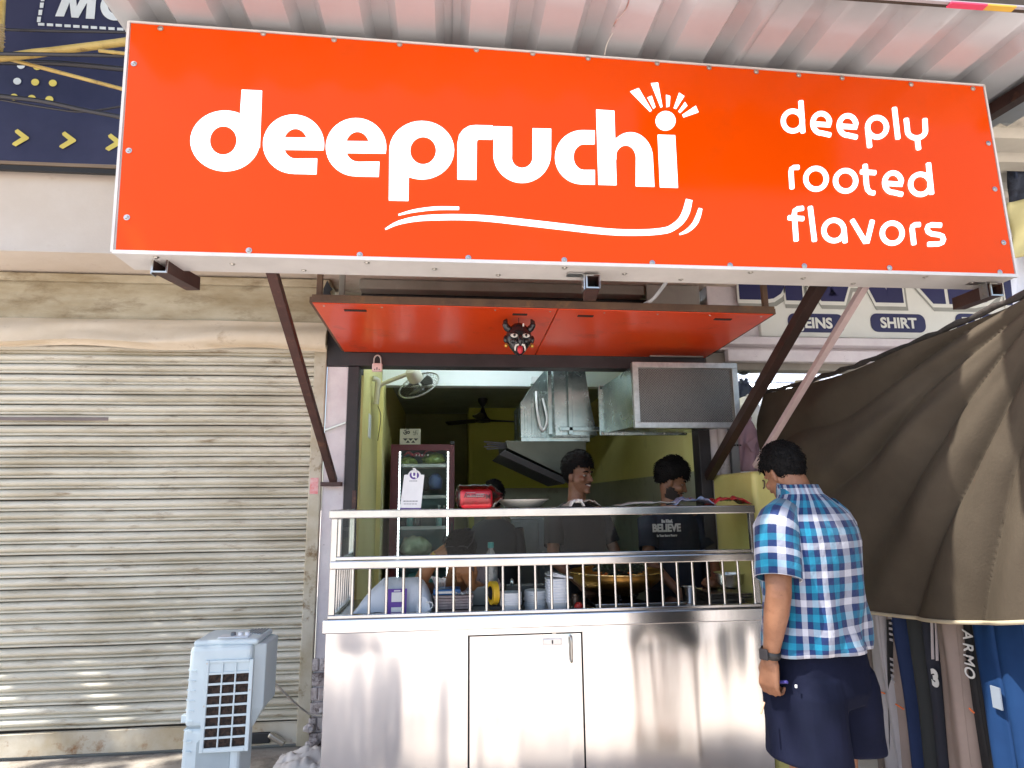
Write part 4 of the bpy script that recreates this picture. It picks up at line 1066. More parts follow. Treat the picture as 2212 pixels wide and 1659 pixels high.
def fbottle(px, z, h, m, label):
    c = fz(px, z, .10); t = thing('drink_bottle', label, 'bottle', c, 'bottles in the fridge')
    b = MB(); b.lathe([(.001, 0), (.03, .002), (.032, .02), (.032, h * .6), (.026, h * .72), (.012, h * .86), (.012, h * .92)], c, 14); b.build('bottle_body', m, t, smooth=50)
    b = MB(); b.lathe([(.014, h * .9), (.014, h), (.001, h)], c, 12); b.build('cap', M_whitep, t)
for i, px in enumerate((873, 888, 903, 950, 962)):
    fbottle(px, 1.308, .20, M_pet if i % 2 else mat('dark_bottle', (.03, .05, .06), .2), 'small bottle, %s on the middle fridge shelf' % ('first from left', 'second from left', 'third from left', 'fourth from left', 'rightmost')[i])
# auspicious plaque on top of the fridge
pq = at(886, 943, 1.95)
pt = thing('wall_plaque', 'beige plaque with Om and other religious signs above the fridge', 'plaque', (pq.x, pq.y, pq.z - .1))
M_beige = mat('beige_tile', (.52, .50, .38), .5); M_ink = mat('black_ink', (.03, .03, .03), .6)
b = MB(); b.box(pq.x - .098, pq.x + .10, pq.y, pq.y + .02, pq.z - .10, pq.z + .075); b.build('tile', M_beige, pt, bevel=.004)
text_mesh('om_sign', '\u0950', .075, frontM(Vector((pq.x - .035, pq.y - .003, pq.z + .035))), M_ink, pt, .002)
def sw(cx, cz, s):
    b = MB(); y = pq.y - .003; w = s * .2
    for x0, x1, z0, z1 in ((-w / 2, w / 2, -s, s), (-s, -w / 2, -w / 2, w / 2), (w / 2, s, -w / 2, w / 2), (w / 2, s, s - w, s), (-s, -w / 2, -s, -s + w), (s - w, s, -s, -w / 2), (-s, -s + w, w / 2, s)):
        b.box(cx + x0, cx + x1, y, y + .002, cz + z0, cz + z1)
    for dx in (-1, 1):
        for dz in (-1, 1): b.box(cx + dx * s * .5 - w * .3, cx + dx * s * .5 + w * .3, y, y + .002, cz + dz * s * .5 - w * .3, cz + dz * s * .5 + w * .3)
    b.build('hindu_sign', M_ink, pt)
sw(pq.x + .048, pq.z + .035, .021)
for i in range(3):
    b = MB(); x = pq.x - .045 + .05 * i; b.prism([(x - .024, pq.y - .003, pq.z - .018), (x + .024, pq.y - .003, pq.z - .018), (x, pq.y - .003, pq.z - .042)], (0, .002, 0)); b.build('toran_triangle', M_ink, pt)
for i in range(2):
    b = MB(); x = pq.x - .02 + .05 * i; b.prism([(x - .02, pq.y - .003, pq.z - .06), (x + .02, pq.y - .003, pq.z - .06), (x, pq.y - .003, pq.z - .036)], (0, .002, 0)); b.build('toran_triangle', M_ink, pt)
# yellow masonry pier right of the counter
M_yel = mat('yellow_pier_paint', (.62, .56, .20), .5, 0, (.56, .50, .16), 4, dirt=(.34, .28, .10), ds=7, damt=(.62, .85), bump=.002, bs=18)
yp = thing('yellow_pier', 'yellow painted masonry pier with rounded top at the right end of the counter', 'pier', (1.93, -.31, 0))
b = MB(); b.box(1.745, 2.035, -.62, -.055, 0.002, 1.70); o = b.build('pier_body', M_yel, yp, bevel=.03, bseg=4)
b = MB(); b.tube(sm([(1.80, -.624, 1.645), (1.806, -.632, 1.64), (1.806, -.63, 1.61), (1.80, -.624, 1.60)], 4), .004, 6); b.build('hook', M_rust, yp)
b = MB(); b.box(1.742, 1.745, -.50, -.12, 1.0, 1.66)

# cool white tube lamp just inside, up behind the header
il = thing('inner_tube_light', 'lit tube lamp inside the stall behind the header', 'lamp', (.5, .42, 2.98))
b = MB(); b.tube([(-.2, .42, 2.98), (1.0, .42, 2.98)], .016, 10); b.build('tube', mat('lit_inner_tube', (1, 1, 1), .4, emis=(.80, .95, 1), es=52), il)
b = MB(); b.box(-.24, 1.04, .40, .44, 3.0, 3.05); b.build('batten', M_whitep, il)
# ================================================================ STEEL COUNTER
CY = -.7
cx0, cx1 = -.602, 1.700
ct = thing('steel_counter', 'stainless steel serving counter with glass front and upright bars', 'counter', (.55, -.35, 0))
Z = dict(rail1=1.508, rail0=1.464, g0=1.256, m1=1.250, m0=1.208, b0=.984, l0=.966, d0=.898)
def cp(name, m, *bx, bevel=.003, parent=ct, **kw):
    b = MB(); b.box(*bx); return b.build(name, m, parent, bevel=bevel, **kw)
cp('top_rail', M_steelbar, cx0 - .012, cx1, CY - .01, CY + .035, Z['rail0'], Z['rail1'], bevel=.006)
cp('top_rail', M_steelbar, cx0 - .012, cx0 + .03, CY + .037, -.05, Z['rail0'], Z['rail1'], bevel=.006)
cp('glass_channel', M_steelbar, cx0 + .02, cx1, CY + .004, CY + .03, Z['m1'] + .002, Z['g0'] + .014)
cp('mid_rail', M_steelbar, cx0 + .0, cx1, CY - .005, CY + .033, Z['m0'], Z['m1'], bevel=.006)
cp('mid_rail', M_steelbar, cx0 + .0, cx0 + .03, CY + .035, -.05, Z['m0'], Z['m1'], bevel=.006)
cp('low_rail', M_steelbar, cx0 + .0, cx1, CY - .004, CY + .034, Z['l0'] + .001, Z['b0'])
cp('low_rail', M_steelbar, cx0 + .0, cx0 + .03, CY + .036, -.05, Z['l0'] + .001, Z['b0'])
for x in (cx0 + .001, cx1 - .032):
    cp('corner_post', M_steelbar, x, x + .030, CY + .0015, CY + .0315, Z['b0'], Z['rail0'], bevel=.003)
cp('corner_post', M_steelbar, cx0 + .001, cx0 + .03, -.085, -.055, Z['b0'], Z['rail0'])
cp('glass_pane', M_glass, cx0 + .034, .54, CY + .012, CY + .018, Z['g0'], Z['rail0'], bevel=0)
cp('glass_pane', M_glass, .545, cx1 - .035, CY + .012, CY + .018, Z['g0'], Z['rail0'], bevel=0)
cp('side_pane', M_glass, cx0 + .011, cx0 + .017, CY + .036, -.09, Z['g0'], Z['rail0'], bevel=0)
cp('glass_bead', M_steelbar, cx0 + .034, cx0 + .050, CY + .003, CY + .011, Z['g0'] + .015, Z['rail0'] - .001)
b = MB(); b.tube([(0, 0, Z['b0'] - .01), (0, 0, Z['m0'] + .005)], .0075, 10); b0 = b.build('bar', M_steelbar, ct, smooth=60)
xa, xb = at(760.3, 1280, CY).x, at(1633, 1280, CY).x
n = 0
for i in range(26):
    o = b0 if n == 0 else b0.copy()
    if n: col.objects.link(o)
    o.location = (xa + (xb - xa) * i / 25, CY + .014, 0); n += 1
for i in range(7):
    o = b0.copy(); col.objects.link(o); o.location = (cx0 + .015, CY + .09 + .075 * i, 0)
# deck with rolled front edge, carcass, door
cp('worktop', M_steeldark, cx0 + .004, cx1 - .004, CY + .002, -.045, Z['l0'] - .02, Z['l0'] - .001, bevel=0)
cp('front_edge', M_steel, cx0 - .022, cx1, CY - .018, CY + .001, Z['d0'], Z['l0'] - .001, bevel=.006)
cp('side_edge', M_steel, cx0 - .022, cx0 + .003, CY + .002, -.045, Z['d0'], Z['l0'] - .001, bevel=.004)
dx0, dx1 = at(1013, 1440, CY).x, at(1258, 1440, CY).x
def wavy(x0, x1, z0, z1, y, amp, seed, name, parent=ct, fx=3.2, fz=.9):
    b = MB()
    def fn(u, v):
        e = min(1, 9 * min(u, 1 - u)) * min(1, 9 * min(v, 1 - v))
        x, z = x0 + (x1 - x0) * u, z0 + (z1 - z0) * v
        return (x, y + e * amp * (noise.noise((x * fx, z * fz, seed)) + .35 * noise.noise((x * fx * 2.6, z * fz * 2, seed + 5))), z)
    b.grid(fn, 48, 40); return b.build(name, M_steel, parent, smooth=80)
wavy(cx0 - .004, dx0 - .006, .0, Z['d0'], CY, .013, 1, 'front_panel', ct, 5.2, .55)
wavy(dx1 + .006, cx1, .0, Z['d0'], CY, .011, 4, 'front_panel', ct, 4.2, .5)
cp('side_panel', M_steel, cx0 - .004, cx0, CY + .004, -.045, 0, Z['d0'], bevel=0)
cp('panel_seam', M_dark, dx0 - .006, dx1 + .006, CY + .012, CY + .02, 0, Z['d0'] - .03, bevel=0)
cp('door_header', M_steel, dx0 - .005, dx1 + .005, CY - .001, CY + .01, Z['d0'] - .030, Z['d0'] - .0005, bevel=.001)
dd_ = MB()
def dfn(u, v):
    e = min(1, 10 * min(u, 1 - u)) * min(1, 14 * min(v, 1 - v))
    x, z = dx0 + .004 + (dx1 - dx0 - .008) * u, .03 + (Z['d0'] - .036 - .03) * v
    return (x, CY - .003 + e * .013 * (noise.noise((x * 7, z * .8, 9)) - .25 * math.sin(u * PI)), z)
dd_.grid(dfn, 40, 40); door = dd_.build('door', M_steel, ct, smooth=80)
hp = at(1232, 1400, CY)
b = MB(); b.tube(sm([(hp.x, CY - .004, hp.z + .062), (hp.x, CY - .032, hp.z + .055), (hp.x, CY - .034, hp.z), (hp.x, CY - .032, hp.z - .055), (hp.x, CY - .004, hp.z - .062)], 6), .0065, 10); b.build('handle', M_screw, door, smooth=60)
lp = at(1193, 1386, CY)
b = MB(); b.box(lp.x - .05, lp.x + .05, CY - .0085, CY - .003, lp.z - .016, lp.z + .016); lk = b.build('lock_plate', mat('lock_plate', (.72, .72, .72), .35, 1.0), door, bevel=.003)
b = MB(); b.box(lp.x - .004, lp.x + .003, CY - .0105, CY - .0087, lp.z - .009, lp.z + .009); b.build('keyhole', M_dark, lk)
b = MB(); b.box(lp.x + .0, lp.x + .02, CY - .004, CY + .004, Z['d0'] - .034, Z['d0'] - .026); b.build('latch', M_screw, door)

# ---------------------------------------------------------------- on the top rail
RT = Z['rail1'] + .001
def on_rail(px): return at(px, 1100, CY + .012)
# payment stand, leaning
ps_ = thing('payment_stand', 'white payment board with a round violet badge standing on the top rail', 'sign board', (on_rail(888).x, CY, RT))
KP = .1488
def pz(x, y, dy=0):
    X_, Y_ = 1500 * .5486 + x * KP, 1700 * .5486 + y * KP
    lean = (1105 - y) / 550 * .03
    return at(X_, Y_, CY + .002 + lean + dy)
M_board = mat('glossy_white_board', (.80, .80, .80), .3); M_viol = mat('violet_print', (.10, .045, .26), .4)
out = [(275, 1106), (338, 625), (395, 622)] + [(487 + 92 * math.cos(R(a)), 628 - 75 * math.sin(R(a))) for a in range(170, 5, -12)] + [(580, 624), (630, 624), (580, 1106)]
b = MB(); b.prism([pz(*p) for p in out], (0, .006, 0)); b.build('board', M_board, ps_)
b = MB(); b.prism([pz(x, y, -.001) for x, y in ((275, 1108), (580, 1108), (580, 1130), (276, 1130))], (0, .03, 0)); b.build('base_strip', M_viol, ps_)
b = MB(); b.prism([pz(484 + 68 * math.cos(R(a)), 632 + 58 * math.sin(R(a)), -.002) for a in range(0, 360, 12)], (0, .0015, 0)); b.build('badge', M_viol, ps_)
c_ = pz(484, 632, -.0035)
text_mesh('badge_letter', '\u092a\u0947', .062, frontM(c_), M_board, ps_, .0015)
for y0, x0, x1, w in ((715, 412, 530, 12), (1008, 325, 540, 14), (1048, 330, 528, 10)):
    for i in range(5):
        u0, u1 = i / 5 + .01, i / 5 + .17
        b = MB(); xa_, xb_ = x0 + (x1 - x0) * u0, x0 + (x1 - x0) * u1
        b.prism([pz(xa_, y0 - w / 2, -.0015), pz(xb_, y0 - w / 2, -.0015), pz(xb_ - 2, y0 + w / 2, -.0015), pz(xa_ - 2, y0 + w / 2, -.0015)], (0, .001, 0)); b.build('print_dash', mat('grey_print', (.25, .25, .27), .6), ps_)
# red packet in clear wrap
rp = thing('red_packet', 'bright red packet in a clear plastic bag on the top rail', 'packet', (on_rail(1028).x, CY + .05, RT))
KR = .1488
def rzp(x, y, Y=CY + .03): return at(1500 * .5486 + x * KR, 1700 * .5486 + y * KR, Y)
M_redp = mat('packet_red', (.72, .012, .03), .3, 0, (.62, .008, .02), 12, spec=.6)
A_ = rzp(1145, 1122); B_ = rzp(1612, 835)
b = MB(); b.box(A_.x, B_.x, CY - .03, CY + .09, RT, B_.z); 
o = b.build('pack', M_redp, rp, bevel=.022, bseg=3)
text_mesh('lettering', 'Monterey', .038, frontM(Vector(((A_.x + B_.x) / 2 + .005, CY - .0325, RT + .062))) @ Matrix.Rotation(PI, 4, 'Z'), mat('packet_dark_print', (.16, .01, .015), .5), rp, .001, 0, .95)
for i, (x0, x1, y) in enumerate(((1235, 1370, 885), (1380, 1500, 905), (1250, 1490, 935))):
    p, q = rzp(x0, y, CY - .032), rzp(x1, y, CY - .032); k = MB(); k.beam(p, q, .002, .004, (0, 1, 0)); k.build('white_print', M_paper, rp)
def wrap(u, v):
    x = rzp(1068, 1000).x + (rzp(1770, 980).x - rzp(1068, 1000).x) * u
    k = math.sin(min(1, max(0, (u + .0) / .72)) * PI) ** .4 if u < .72 else .0
    h = .01 + .068 * (math.sin(min(u / .14, 1) * PI / 2) if u < .6 else max(.08, math.cos((u - .6) / .4 * PI / 2)))
    a = v * 2 * PI
    return (x, CY + .03 + h * 1.05 * math.cos(a) + .004 * noise.noise((u * 18, v * 15, 2)), RT + .063 + min(.062, h) * math.sin(a) + .007 * noise.noise((u * 14, v * 13, 1)))
b = MB(); b.grid(wrap, 30, 26); b.build('clear_wrap', M_plast, rp, smooth=50)
# bowl and papers
bw = MB(); p = on_rail(1135); bw.lathe([(.001, 0), (.085, .001), (.10, .006), (.135, .034), (.148, .040), (.150, .044), (.146, .045), (.13, .038), (.095, .01), (.001, .006)], (p.x, CY + .16, RT), 32)
tag(bw.build('plate', mat('white_melamine', (.72, .72, .66), .35), smooth=50), 'wide white plate on the top rail beside the red packet', 'plate')
cp('rail_shelf', M_steelbar, cx0 + .03, cx1, CY + .037, CY + .32, Z['rail0'] + .03, Z['rail1'] - .004)
def paper(px0, px1, w, m, label, seed, name='paper_stack', h=.018, cat='paper', yo=.03):
    a, c = on_rail(px0), on_rail(px1); b = MB()
    def fn(u, v):
        e = min(1, 5 * min(u, 1 - u))
        return (a.x + (c.x - a.x) * u + .012 * noise.noise((v * 5, seed, 0)), CY + yo + w * v, RT + .004 + h * e * (.5 + .9 * abs(noise.noise((u * 4, v * 3, seed)))) * (1 - .3 * v))
    b.grid(fn, 24, 8); return tag(b.build(name, m, smooth=60, solid=.003), label, cat)
paper(1228, 1300, .2, mat('beige_paper', (.45, .40, .34), .7), 'crumpled beige paper on the top rail in front of the smiling cook', 1, h=.045)
paper(1232, 1262, .06, M_paper, 'small white crumpled sheet at the left end of the beige paper', 5, h=.045, yo=.0)
paper(1345, 1480, .2, mat('newsprint', (.55, .54, .50), .8, 0, (.35, .35, .33), 60), 'folded newspaper on the top rail before the bearded cook', 2, h=.022)
M_blueb = mat('blue_foil', (.14, .24, .45), .18, 0, (.45, .40, .50), 22, dirt=(.42, .18, .10), ds=16, damt=(.60, .66), bump=.004, bs=40, spec=.8)
M_redb = mat('red_foil', (.45, .03, .03), .22, 0, (.04, .02, .03), 14, vamt=(.44, .5), bump=.003, bs=40, spec=.8)
paper(1458, 1545, .16, M_blueb, 'shiny blue snack packet on the top rail', 7, 'snack_packet', .05, 'packet', -.005)
paper(1540, 1622, .16, M_redb, 'red and black snack packet on the top rail by the yellow pier', 8, 'snack_packet', .05, 'packet', -.01)
# ---------------------------------------------------------------- behind the bars, on the worktop
WT = Z['l0']
def wt(px, py): return az(px, py, WT)
def wY(px, Y): p = at(px, 1330, Y); return Vector((p.x, Y, WT))
# white covered appliance, draped by a cloth
M_towel = mat('pale_towel', (.70, .74, .80), .9, 0, (.64, .69, .76), 6, bump=.002, bs=160, spec=.15)
t0, t1 = wY(764, -.52), wY(932, -.52)
def towel(u, v):
    # v: 0 front hem -> .45 front top -> .6 back top -> 1 back hem
    x = t0.x + (t1.x - t0.x) * u
    hump = min(1, max(0, (u - .02) / .34)) ** .75 * (1 if u < .78 else max(0.0, 1 - ((u - .78) / .22) ** 2.2) ** .6)
    H = .165 * hump + .004
    if v < .5: y = -.56 + .10 * (v / .5) ** 2; z = H * math.sin(v / .5 * PI / 2) ** .8
    else: y = -.46 + .22 * (v - .5) / .5; z = H * math.cos((v - .5) / .5 * PI / 2) ** .5
    return (x, y + .008 * noise.noise((u * 7, v * 4, 1)), WT + .002 + z + .006 * noise.noise((u * 5, v * 6, 4)) * hump)
b = MB(); b.grid(towel, 40, 30); tag(b.build('draped_towel', M_towel, smooth=70), 'pale blue towel draped over a box at the left end of the worktop', 'towel')
# violet card stand (no code printed on it)
vc = wY(856, -.60); vs_ = thing('violet_card', 'small violet card stand with white panels before the pale towel', 'card stand', vc)
def vq(x0, x1, z0, z1, dy, m, name, bev=.003):
    ly = lambda z: vc.y + dy + .02 * z / .125
    b = MB(); b.hexa([(vc.x + x0, ly(z0), WT + z0), (vc.x + x1, ly(z0), WT + z0), (vc.x + x1, ly(z0) + .003, WT + z0), (vc.x + x0, ly(z0) + .003, WT + z0)],
                     [(vc.x + x0, ly(z1), WT + z1), (vc.x + x1, ly(z1), WT + z1), (vc.x + x1, ly(z1) + .003, WT + z1), (vc.x + x0, ly(z1) + .003, WT + z1)]); b.build(name, m, vs_, bevel=bev)
vq(-.052, .052, .002, .125, 0, mat('violet_card', (.12, .035, .33), .4), 'card')
vq(-.028, .028, .060, .108, -.0035, M_board, 'white_panel', .002); vq(-.028, .028, .010, .034, -.0035, M_board, 'white_panel', .002); vq(-.016, .018, .112, .119, -.0035, M_board, 'white_line', 0)
# face mask crumpled
b = MB(); c = wY(912, -.60)
b.grid(lambda u, v: (c.x - .03 + .07 * u, c.y - .004 + .02 * math.sin(u * PI) * v, WT + .004 + .085 * v * (.4 + .6 * math.sin(u * PI))), 10, 8)
mk_ = b.build('cup_mask', M_towel, smooth=70, solid=.003); tag(mk_, 'small white cloth face mask lying at the right foot of the towel', 'mask')
b = MB(); b.tube(sm([(c.x + .02, c.y - .01, WT + .01), (c.x + .05, c.y - .012, WT + .03), (c.x + .05, c.y - .012, WT + .055), (c.x + .02, c.y - .012, WT + .06)], 5), .003, 6); b.build('ear_loop', M_whitep, mk_)
# receipt books
bb = wY(965, -.50)
M_bluebk = mat('blue_box', (.02, .12, .33), .4)
b = MB(); b.box(bb.x - .075, bb.x + .075, bb.y, bb.y + .12, WT + .075, WT + .105); q = b.build('blue_box', M_bluebk, bevel=.006); tag(q, 'flat blue box lying on the papers behind the bars', 'box')
b = MB(); b.box(bb.x - .05, bb.x + .03, bb.y - .003, bb.y, WT + .083, WT + .095); b.build('box_label', M_paper, q)
for i in range(5):
    b = MB(); z = WT + .002 + .0145 * i; w = .085 + .012 * random.random(); b.box(bb.x - .03 - w + .05, bb.x + .05 + w, bb.y - .02 + .012 * random.random(), bb.y + .13, z, z + .012)
    tag(b.build('receipt_book', mat('pinkish_paper', (.48, .38, .36), .8, 0, (.36, .27, .26), 40), bevel=.002), 'pinkish receipt pad, %s in the pile below the blue box' % ('lowest', 'second from the bottom', 'middle one', 'second from the top', 'topmost')[i], 'paper pad', 'pads piled below the blue box')
b = MB(); c = wY(1000, -.52)
b.grid(lambda u, v: (c.x - .04 + .085 * u, c.y + .07 * v, WT + .078 + .03 * abs(noise.noise((u * 5, v * 4, 3)))), 14, 8); tag(b.build('crumpled_paper', M_paper, smooth=20), 'crumpled white paper on the right end of the pads', 'paper')
# sack behind and small grey machine
c = wY(1034, -.40); b = MB(); b.box(c.x - .042, c.x + .055, c.y, c.y + .09, WT, WT + .10); tag(b.build('grey_tin', mat('grey_tin', (.22, .24, .23), .5), bevel=.005), 'plain grey tin standing left of the tape dispenser', 'tin')
c = wY(1034, -.29); b = MB(); b.grid(lambda u, v: (c.x - .05 + .12 * u, c.y + .012 * noise.noise((u * 6, v * 9, 0)), WT + .0 + .27 * v), 10, 14); tag(b.build('scribbled_board', mat('pinkish_card', (.34, .28, .28), .8, 0, (.12, .09, .1), 26, vamt=(.36, .44)), solid=.01, smooth=60), 'pinkish scribbled card standing behind the grey tin', 'card')
# water bottle
def bottle(c, h, r, label):
    t = thing('water_bottle', label, 'bottle', c)
    b = MB(); pr = [(.001, 0), (r * .9, 0), (r, .012)] + [(r * (1 - .035 * (i % 2)), .02 + i * h * .05) for i in range(12)] + [(r * .92, h * .70), (r * .6, h * .82), (r * .36, h * .88), (r * .36, h * .92)]
    b.lathe(pr, c, 20); b.build('bottle_body', mat('frosted_pet', (.42, .44, .43), .12, 0, (.24, .26, .25), 34, vamt=(.4, .55), spec=.9), t, smooth=40)
    b = MB(); b.lathe([(r * .42, h * .91), (r * .42, h), (r * .38, h * 1.005), (.001, h * 1.005)], c, 18); b.build('cap', mat('teal_cap', (.07, .42, .40), .35), t, smooth=40)
pb = at(1060, 1172, -.27); bottle(Vector((pb.x, -.27, WT)), pb.z - WT, .042, 'clear water bottle with teal cap standing behind the glass')
# tape dispenser
c = wY(1066, -.58)
td = thing('tape_dispenser', 'roll of yellow tape on a black dispenser behind the bars', 'tape dispenser', c)
My = Matrix.Rotation(R(90), 3, 'Y') @ Matrix.Identity(3); My = Matrix.Rotation(R(14), 3, 'Z') @ My
b = MB(); b.lathe([(.036, -.016), (.062, -.016), (.062, .016), (.036, .016), (.036, -.016)], (c.x, c.y, WT + .092), 30, My); b.build('tape_roll', mat('yellow_tape', (.74, .47, .03), .25, 0, (.66, .40, .02), 20), td, smooth=40)
b = MB(); b.lathe([(.035, -.02), (.035, .02), (.001, .02)], (c.x, c.y, WT + .092), 20, My); b.build('hub', M_dark, td, smooth=40)
b = MB(); b.box(c.x - .025, c.x + .045, c.y - .03, c.y + .08, WT + .001, WT + .026); b.box(c.x + .02, c.x + .034, c.y - .01, c.y + .03, WT + .026, WT + .11); b.build('dispenser_base', M_dark, td, bevel=.004)
# stacks of white tubs
M_tub = mat('white_tub', (.74, .77, .82), .35, spec=.6)
def tubs(px, Y, w, n, label, lids=0, gh=.016, base=.05, flip=False):
    c = wY(px, Y); t = thing('tub_stack', label, 'tubs', c)
    def sq(r, z, k=4):
        out_ = []
        for i in range(28):
            a = 2 * PI * i / 28; ca, sa = math.cos(a), math.sin(a); e = 2.0 / k
            out_.append((c.x + r * math.copysign(abs(ca) ** e, ca), c.y + r * math.copysign(abs(sa) ** e, sa), WT + z))
        return out_
    for i in range(n):
        z = .001 + i * gh; hh = base
        b = MB(); b.loft([sq(w * .78, z), sq(w * .80, z + .002), sq(w * .97, z + hh - .006), sq(w * 1.04, z + hh - .006), sq(w * 1.04, z + hh), sq(w * .96, z + hh)], True)
        b.build('tub', M_tub, t, smooth=35)
    for i in range(lids):
        z = .001 + (n - 1) * gh + base + .004 + i * .006
        b = MB(); b.loft([sq(w * 1.02, z), sq(w * 1.06, z + .001), sq(w * 1.06, z + .005), sq(w * .9, z + .006)], True)
        Mt = Matrix.Translation((c.x, c.y, WT + z)) @ Matrix.Rotation(R(8 + 4 * i), 4, 'Y') @ Matrix.Translation((-c.x + .012 * i, -c.y, -WT - z + .006)); b.xform(Mt); b.build('lid', M_tub, t, smooth=35)
tubs(1103, -.59, .056, 6, 'short stack of white square tubs right of the yellow tape', 0, .011, .04)
tubs(1204, -.58, .060, 9, 'tall stack of white tubs topped by tilted lids', 3, .0145, .045)
def lidstack(px, Y, n, r, label):
    c = wY(px, Y); t = thing('lid_stack', label, 'lids', c)
    for i in range(n):
        b = MB(); ox, oy = random.uniform(-.004, .004), random.uniform(-.004, .004); z = WT + .001 + i * .0105
        b.lathe([(.001, .006), (r * .85, .008), (r * .92, .0), (r, 0), (r, .009), (r * .93, .0105), (.001, .0085)], (c.x + ox, c.y + oy, z), 26); b.build('lid', mat('grey_white_lid', (.55, .58, .61), .35), t, smooth=35)
lidstack(1157, -.53, 9, .062, 'stack of round pale grey lids between the two tub stacks')
# small things between
c = wY(1127, -.42); lump('foil_scrap', Vector((c.x - .055, c.y - .02, WT + .125)), (.012, .01, .022), M_galv, 'scrap of crumpled foil above the short tub stack', 'foil', None, 2)
b = MB(); b.box(c.x - .08, c.x + .14, c.y + .01, c.y + .08, WT, WT + .105); tag(b.build('dark_box', mat('dark_box', (.06, .062, .06), .5), bevel=.004), 'low dark box behind the white tub stacks', 'box')
b = MB(); c2 = wY(1243, -.58); b.lathe([(.001, 0), (.02, 0), (.022, .06), (.018, .064), (.018, .075), (.001, .076)], c2, 14)
jr = b.build('spice_jar', mat('brown_jar', (.05, .03, .02), .2), smooth=40); tag(jr, 'small dark jar right of the tall tub stack', 'jar')
lump('red_pouch', Vector((c2.x + .012, c2.y - .035, WT + .016)), (.024, .018, .02), mat('red_pouch', (.6, .03, .02), .4), 'tiny red pouch at the foot of the dark jar', 'pouch', None, 3)
# big brass wok with the filling, on a burner stand
wc = at(1325, 1240, -.20); WZ = WT + .03
wk = thing('brass_wok', 'huge brass wok on the worktop behind the bars', 'wok', (wc.x, -.33, WT))
WC = Vector((at(1330, 1250, -.33).x, -.33, 0)); RIM = at(1330, 1247, -.62).z
M_brass = mat('brass', (.52, .30, .08), .33, 1.0, (.36, .19, .05), 5, dirt=(.10, .06, .03), ds=4, damt=(.5, .8), bump=.0015, bs=14)
Rw = .275; Hh = RIM - WT - .02
pr = [(.02, 0)] + [(Rw * math.sin(a), Hh * (1 - math.cos(a)) ** .85) for a in [PI / 2 * i / 10 for i in range(1, 11)]] 
pr += [(Rw + .004, Hh + .004), (Rw + .002, Hh + .008), (Rw - .008, Hh + .002)] + [((Rw - .012) * math.sin(a), .010 + (Hh - .01) * (1 - math.cos(a)) ** .85) for a in [PI / 2 * i / 10 for i in range(9, 0, -1)]]
b = MB(); b.lathe(pr, (WC.x, WC.y, WT + .02), 48); b.build('bowl', M_brass, wk, smooth=50)
b = MB(); b.tube([(WC.x + (Rw + .002) * math.cos(2 * PI * k / 48), WC.y + (Rw + .002) * math.sin(2 * PI * k / 48), WT + .02 + Hh + .004) for k in range(49)], .0055, 8, False); b.build('rim', mat('brass_rim', (.80, .55, .24), .2, 1.0), wk, smooth=60)
# filling : many small chopped pieces
random.seed(11); b = MB()
for i in range(1500):
    r = .15 * math.sqrt(random.random()); a = random.random() * 2 * PI
    h = .075 * (1 - (r / .16) ** 2) + .02 * random.random()
    p = Vector((WC.x + .02 + r * math.cos(a), WC.y + r * math.sin(a), WT + .02 + Hh - .012 + h)); s = random.uniform(.004, .011)
    Mr = Matrix.Rotation(random.random() * 6, 3, 'X') @ Matrix.Rotation(random.random() * 6, 3, 'Z')
    b.add([p + Mr @ Vector(v) * s for v in ((-1, -1, 0), (1, -.8, .2), (.9, 1, 0), (-1, .8, .3), (0, 0, .5))], [(0, 1, 4), (1, 2, 4), (2, 3, 4), (3, 0, 4), (3, 2, 1, 0)])
M_fill = mat('chopped_filling', (.05, .075, .03), .5, 0, (.015, .014, .010), 70, vamt=(.45, .6), dirt=(.30, .30, .20), ds=90, damt=(.62, .70))
o = b.build('chopped_filling', M_fill, recalc=False); o['kind'] = 'stuff'; tag(o, 'heap of dark chopped greens in the brass wok', 'food')
b = MB(); b.lathe([(.001, 0), (.12, .002), (.128, .012), (.001, .05)], (WC.x + .02, WC.y, WT + .02 + Hh - .05), 26); b.build('filling_base', mat('dark_filling', (.02, .018, .012), .6), wk, smooth=40)
# burner slab below, steel beaker, bowl and trays at right
c = wY(1370, -.58); b = MB(); b.box(wY(1285, -.58).x, wY(1478, -.58).x, -.60, -.12, WT + .012, WT + .022); bs_ = b.build('burner_top', mat('burner_black', (.01, .01, .011), .08), bevel=.002); tag(bs_, 'black glass burner with a steel front edge under the wok', 'burner')
b = MB(); b.box(wY(1285, -.58).x, wY(1478, -.58).x, -.612, -.601, WT + .002, WT + .022); b.build('front_edge', M_steelbar, bs_, bevel=.002)
b = MB()
for k in range(3):
    a = 2 * PI * k / 3 + .4; b.beam((WC.x + .16 * math.cos(a), WC.y + .16 * math.sin(a), WT + .023), (WC.x + .12 * math.cos(a), WC.y + .12 * math.sin(a), WT + .05), .012, .012, (0, 1, 0))
b.build('pot_support', M_dark, bs_)
def pot(pr, c, name, label, cat, m=None, n=28, M=None):
    b = MB(); b.lathe(pr, c, n, M); return tag(b.build(name, m or M_steelbar, smooth=50), label, cat)
c = wY(1492, -.50); pot([(.001, 0), (.036, 0), (.038, .01), (.042, .085), (.044, .088), (.040, .086), (.035, .012), (.001, .008)], c + Vector((0, 0, .001)), 'steel_beaker', 'steel beaker standing between wok and trays', 'beaker')
c = wY(1582, -.36); pot([(.001, 0), (.04, 0), (.075, .03), (.083, .08), (.095, .088), (.094, .091), (.08, .085), (.07, .032), (.001, .006)], Vector((c.x, c.y, WT + .052)), 'steel_bowl', 'shiny steel bowl on the trays at the right end', 'bowl')
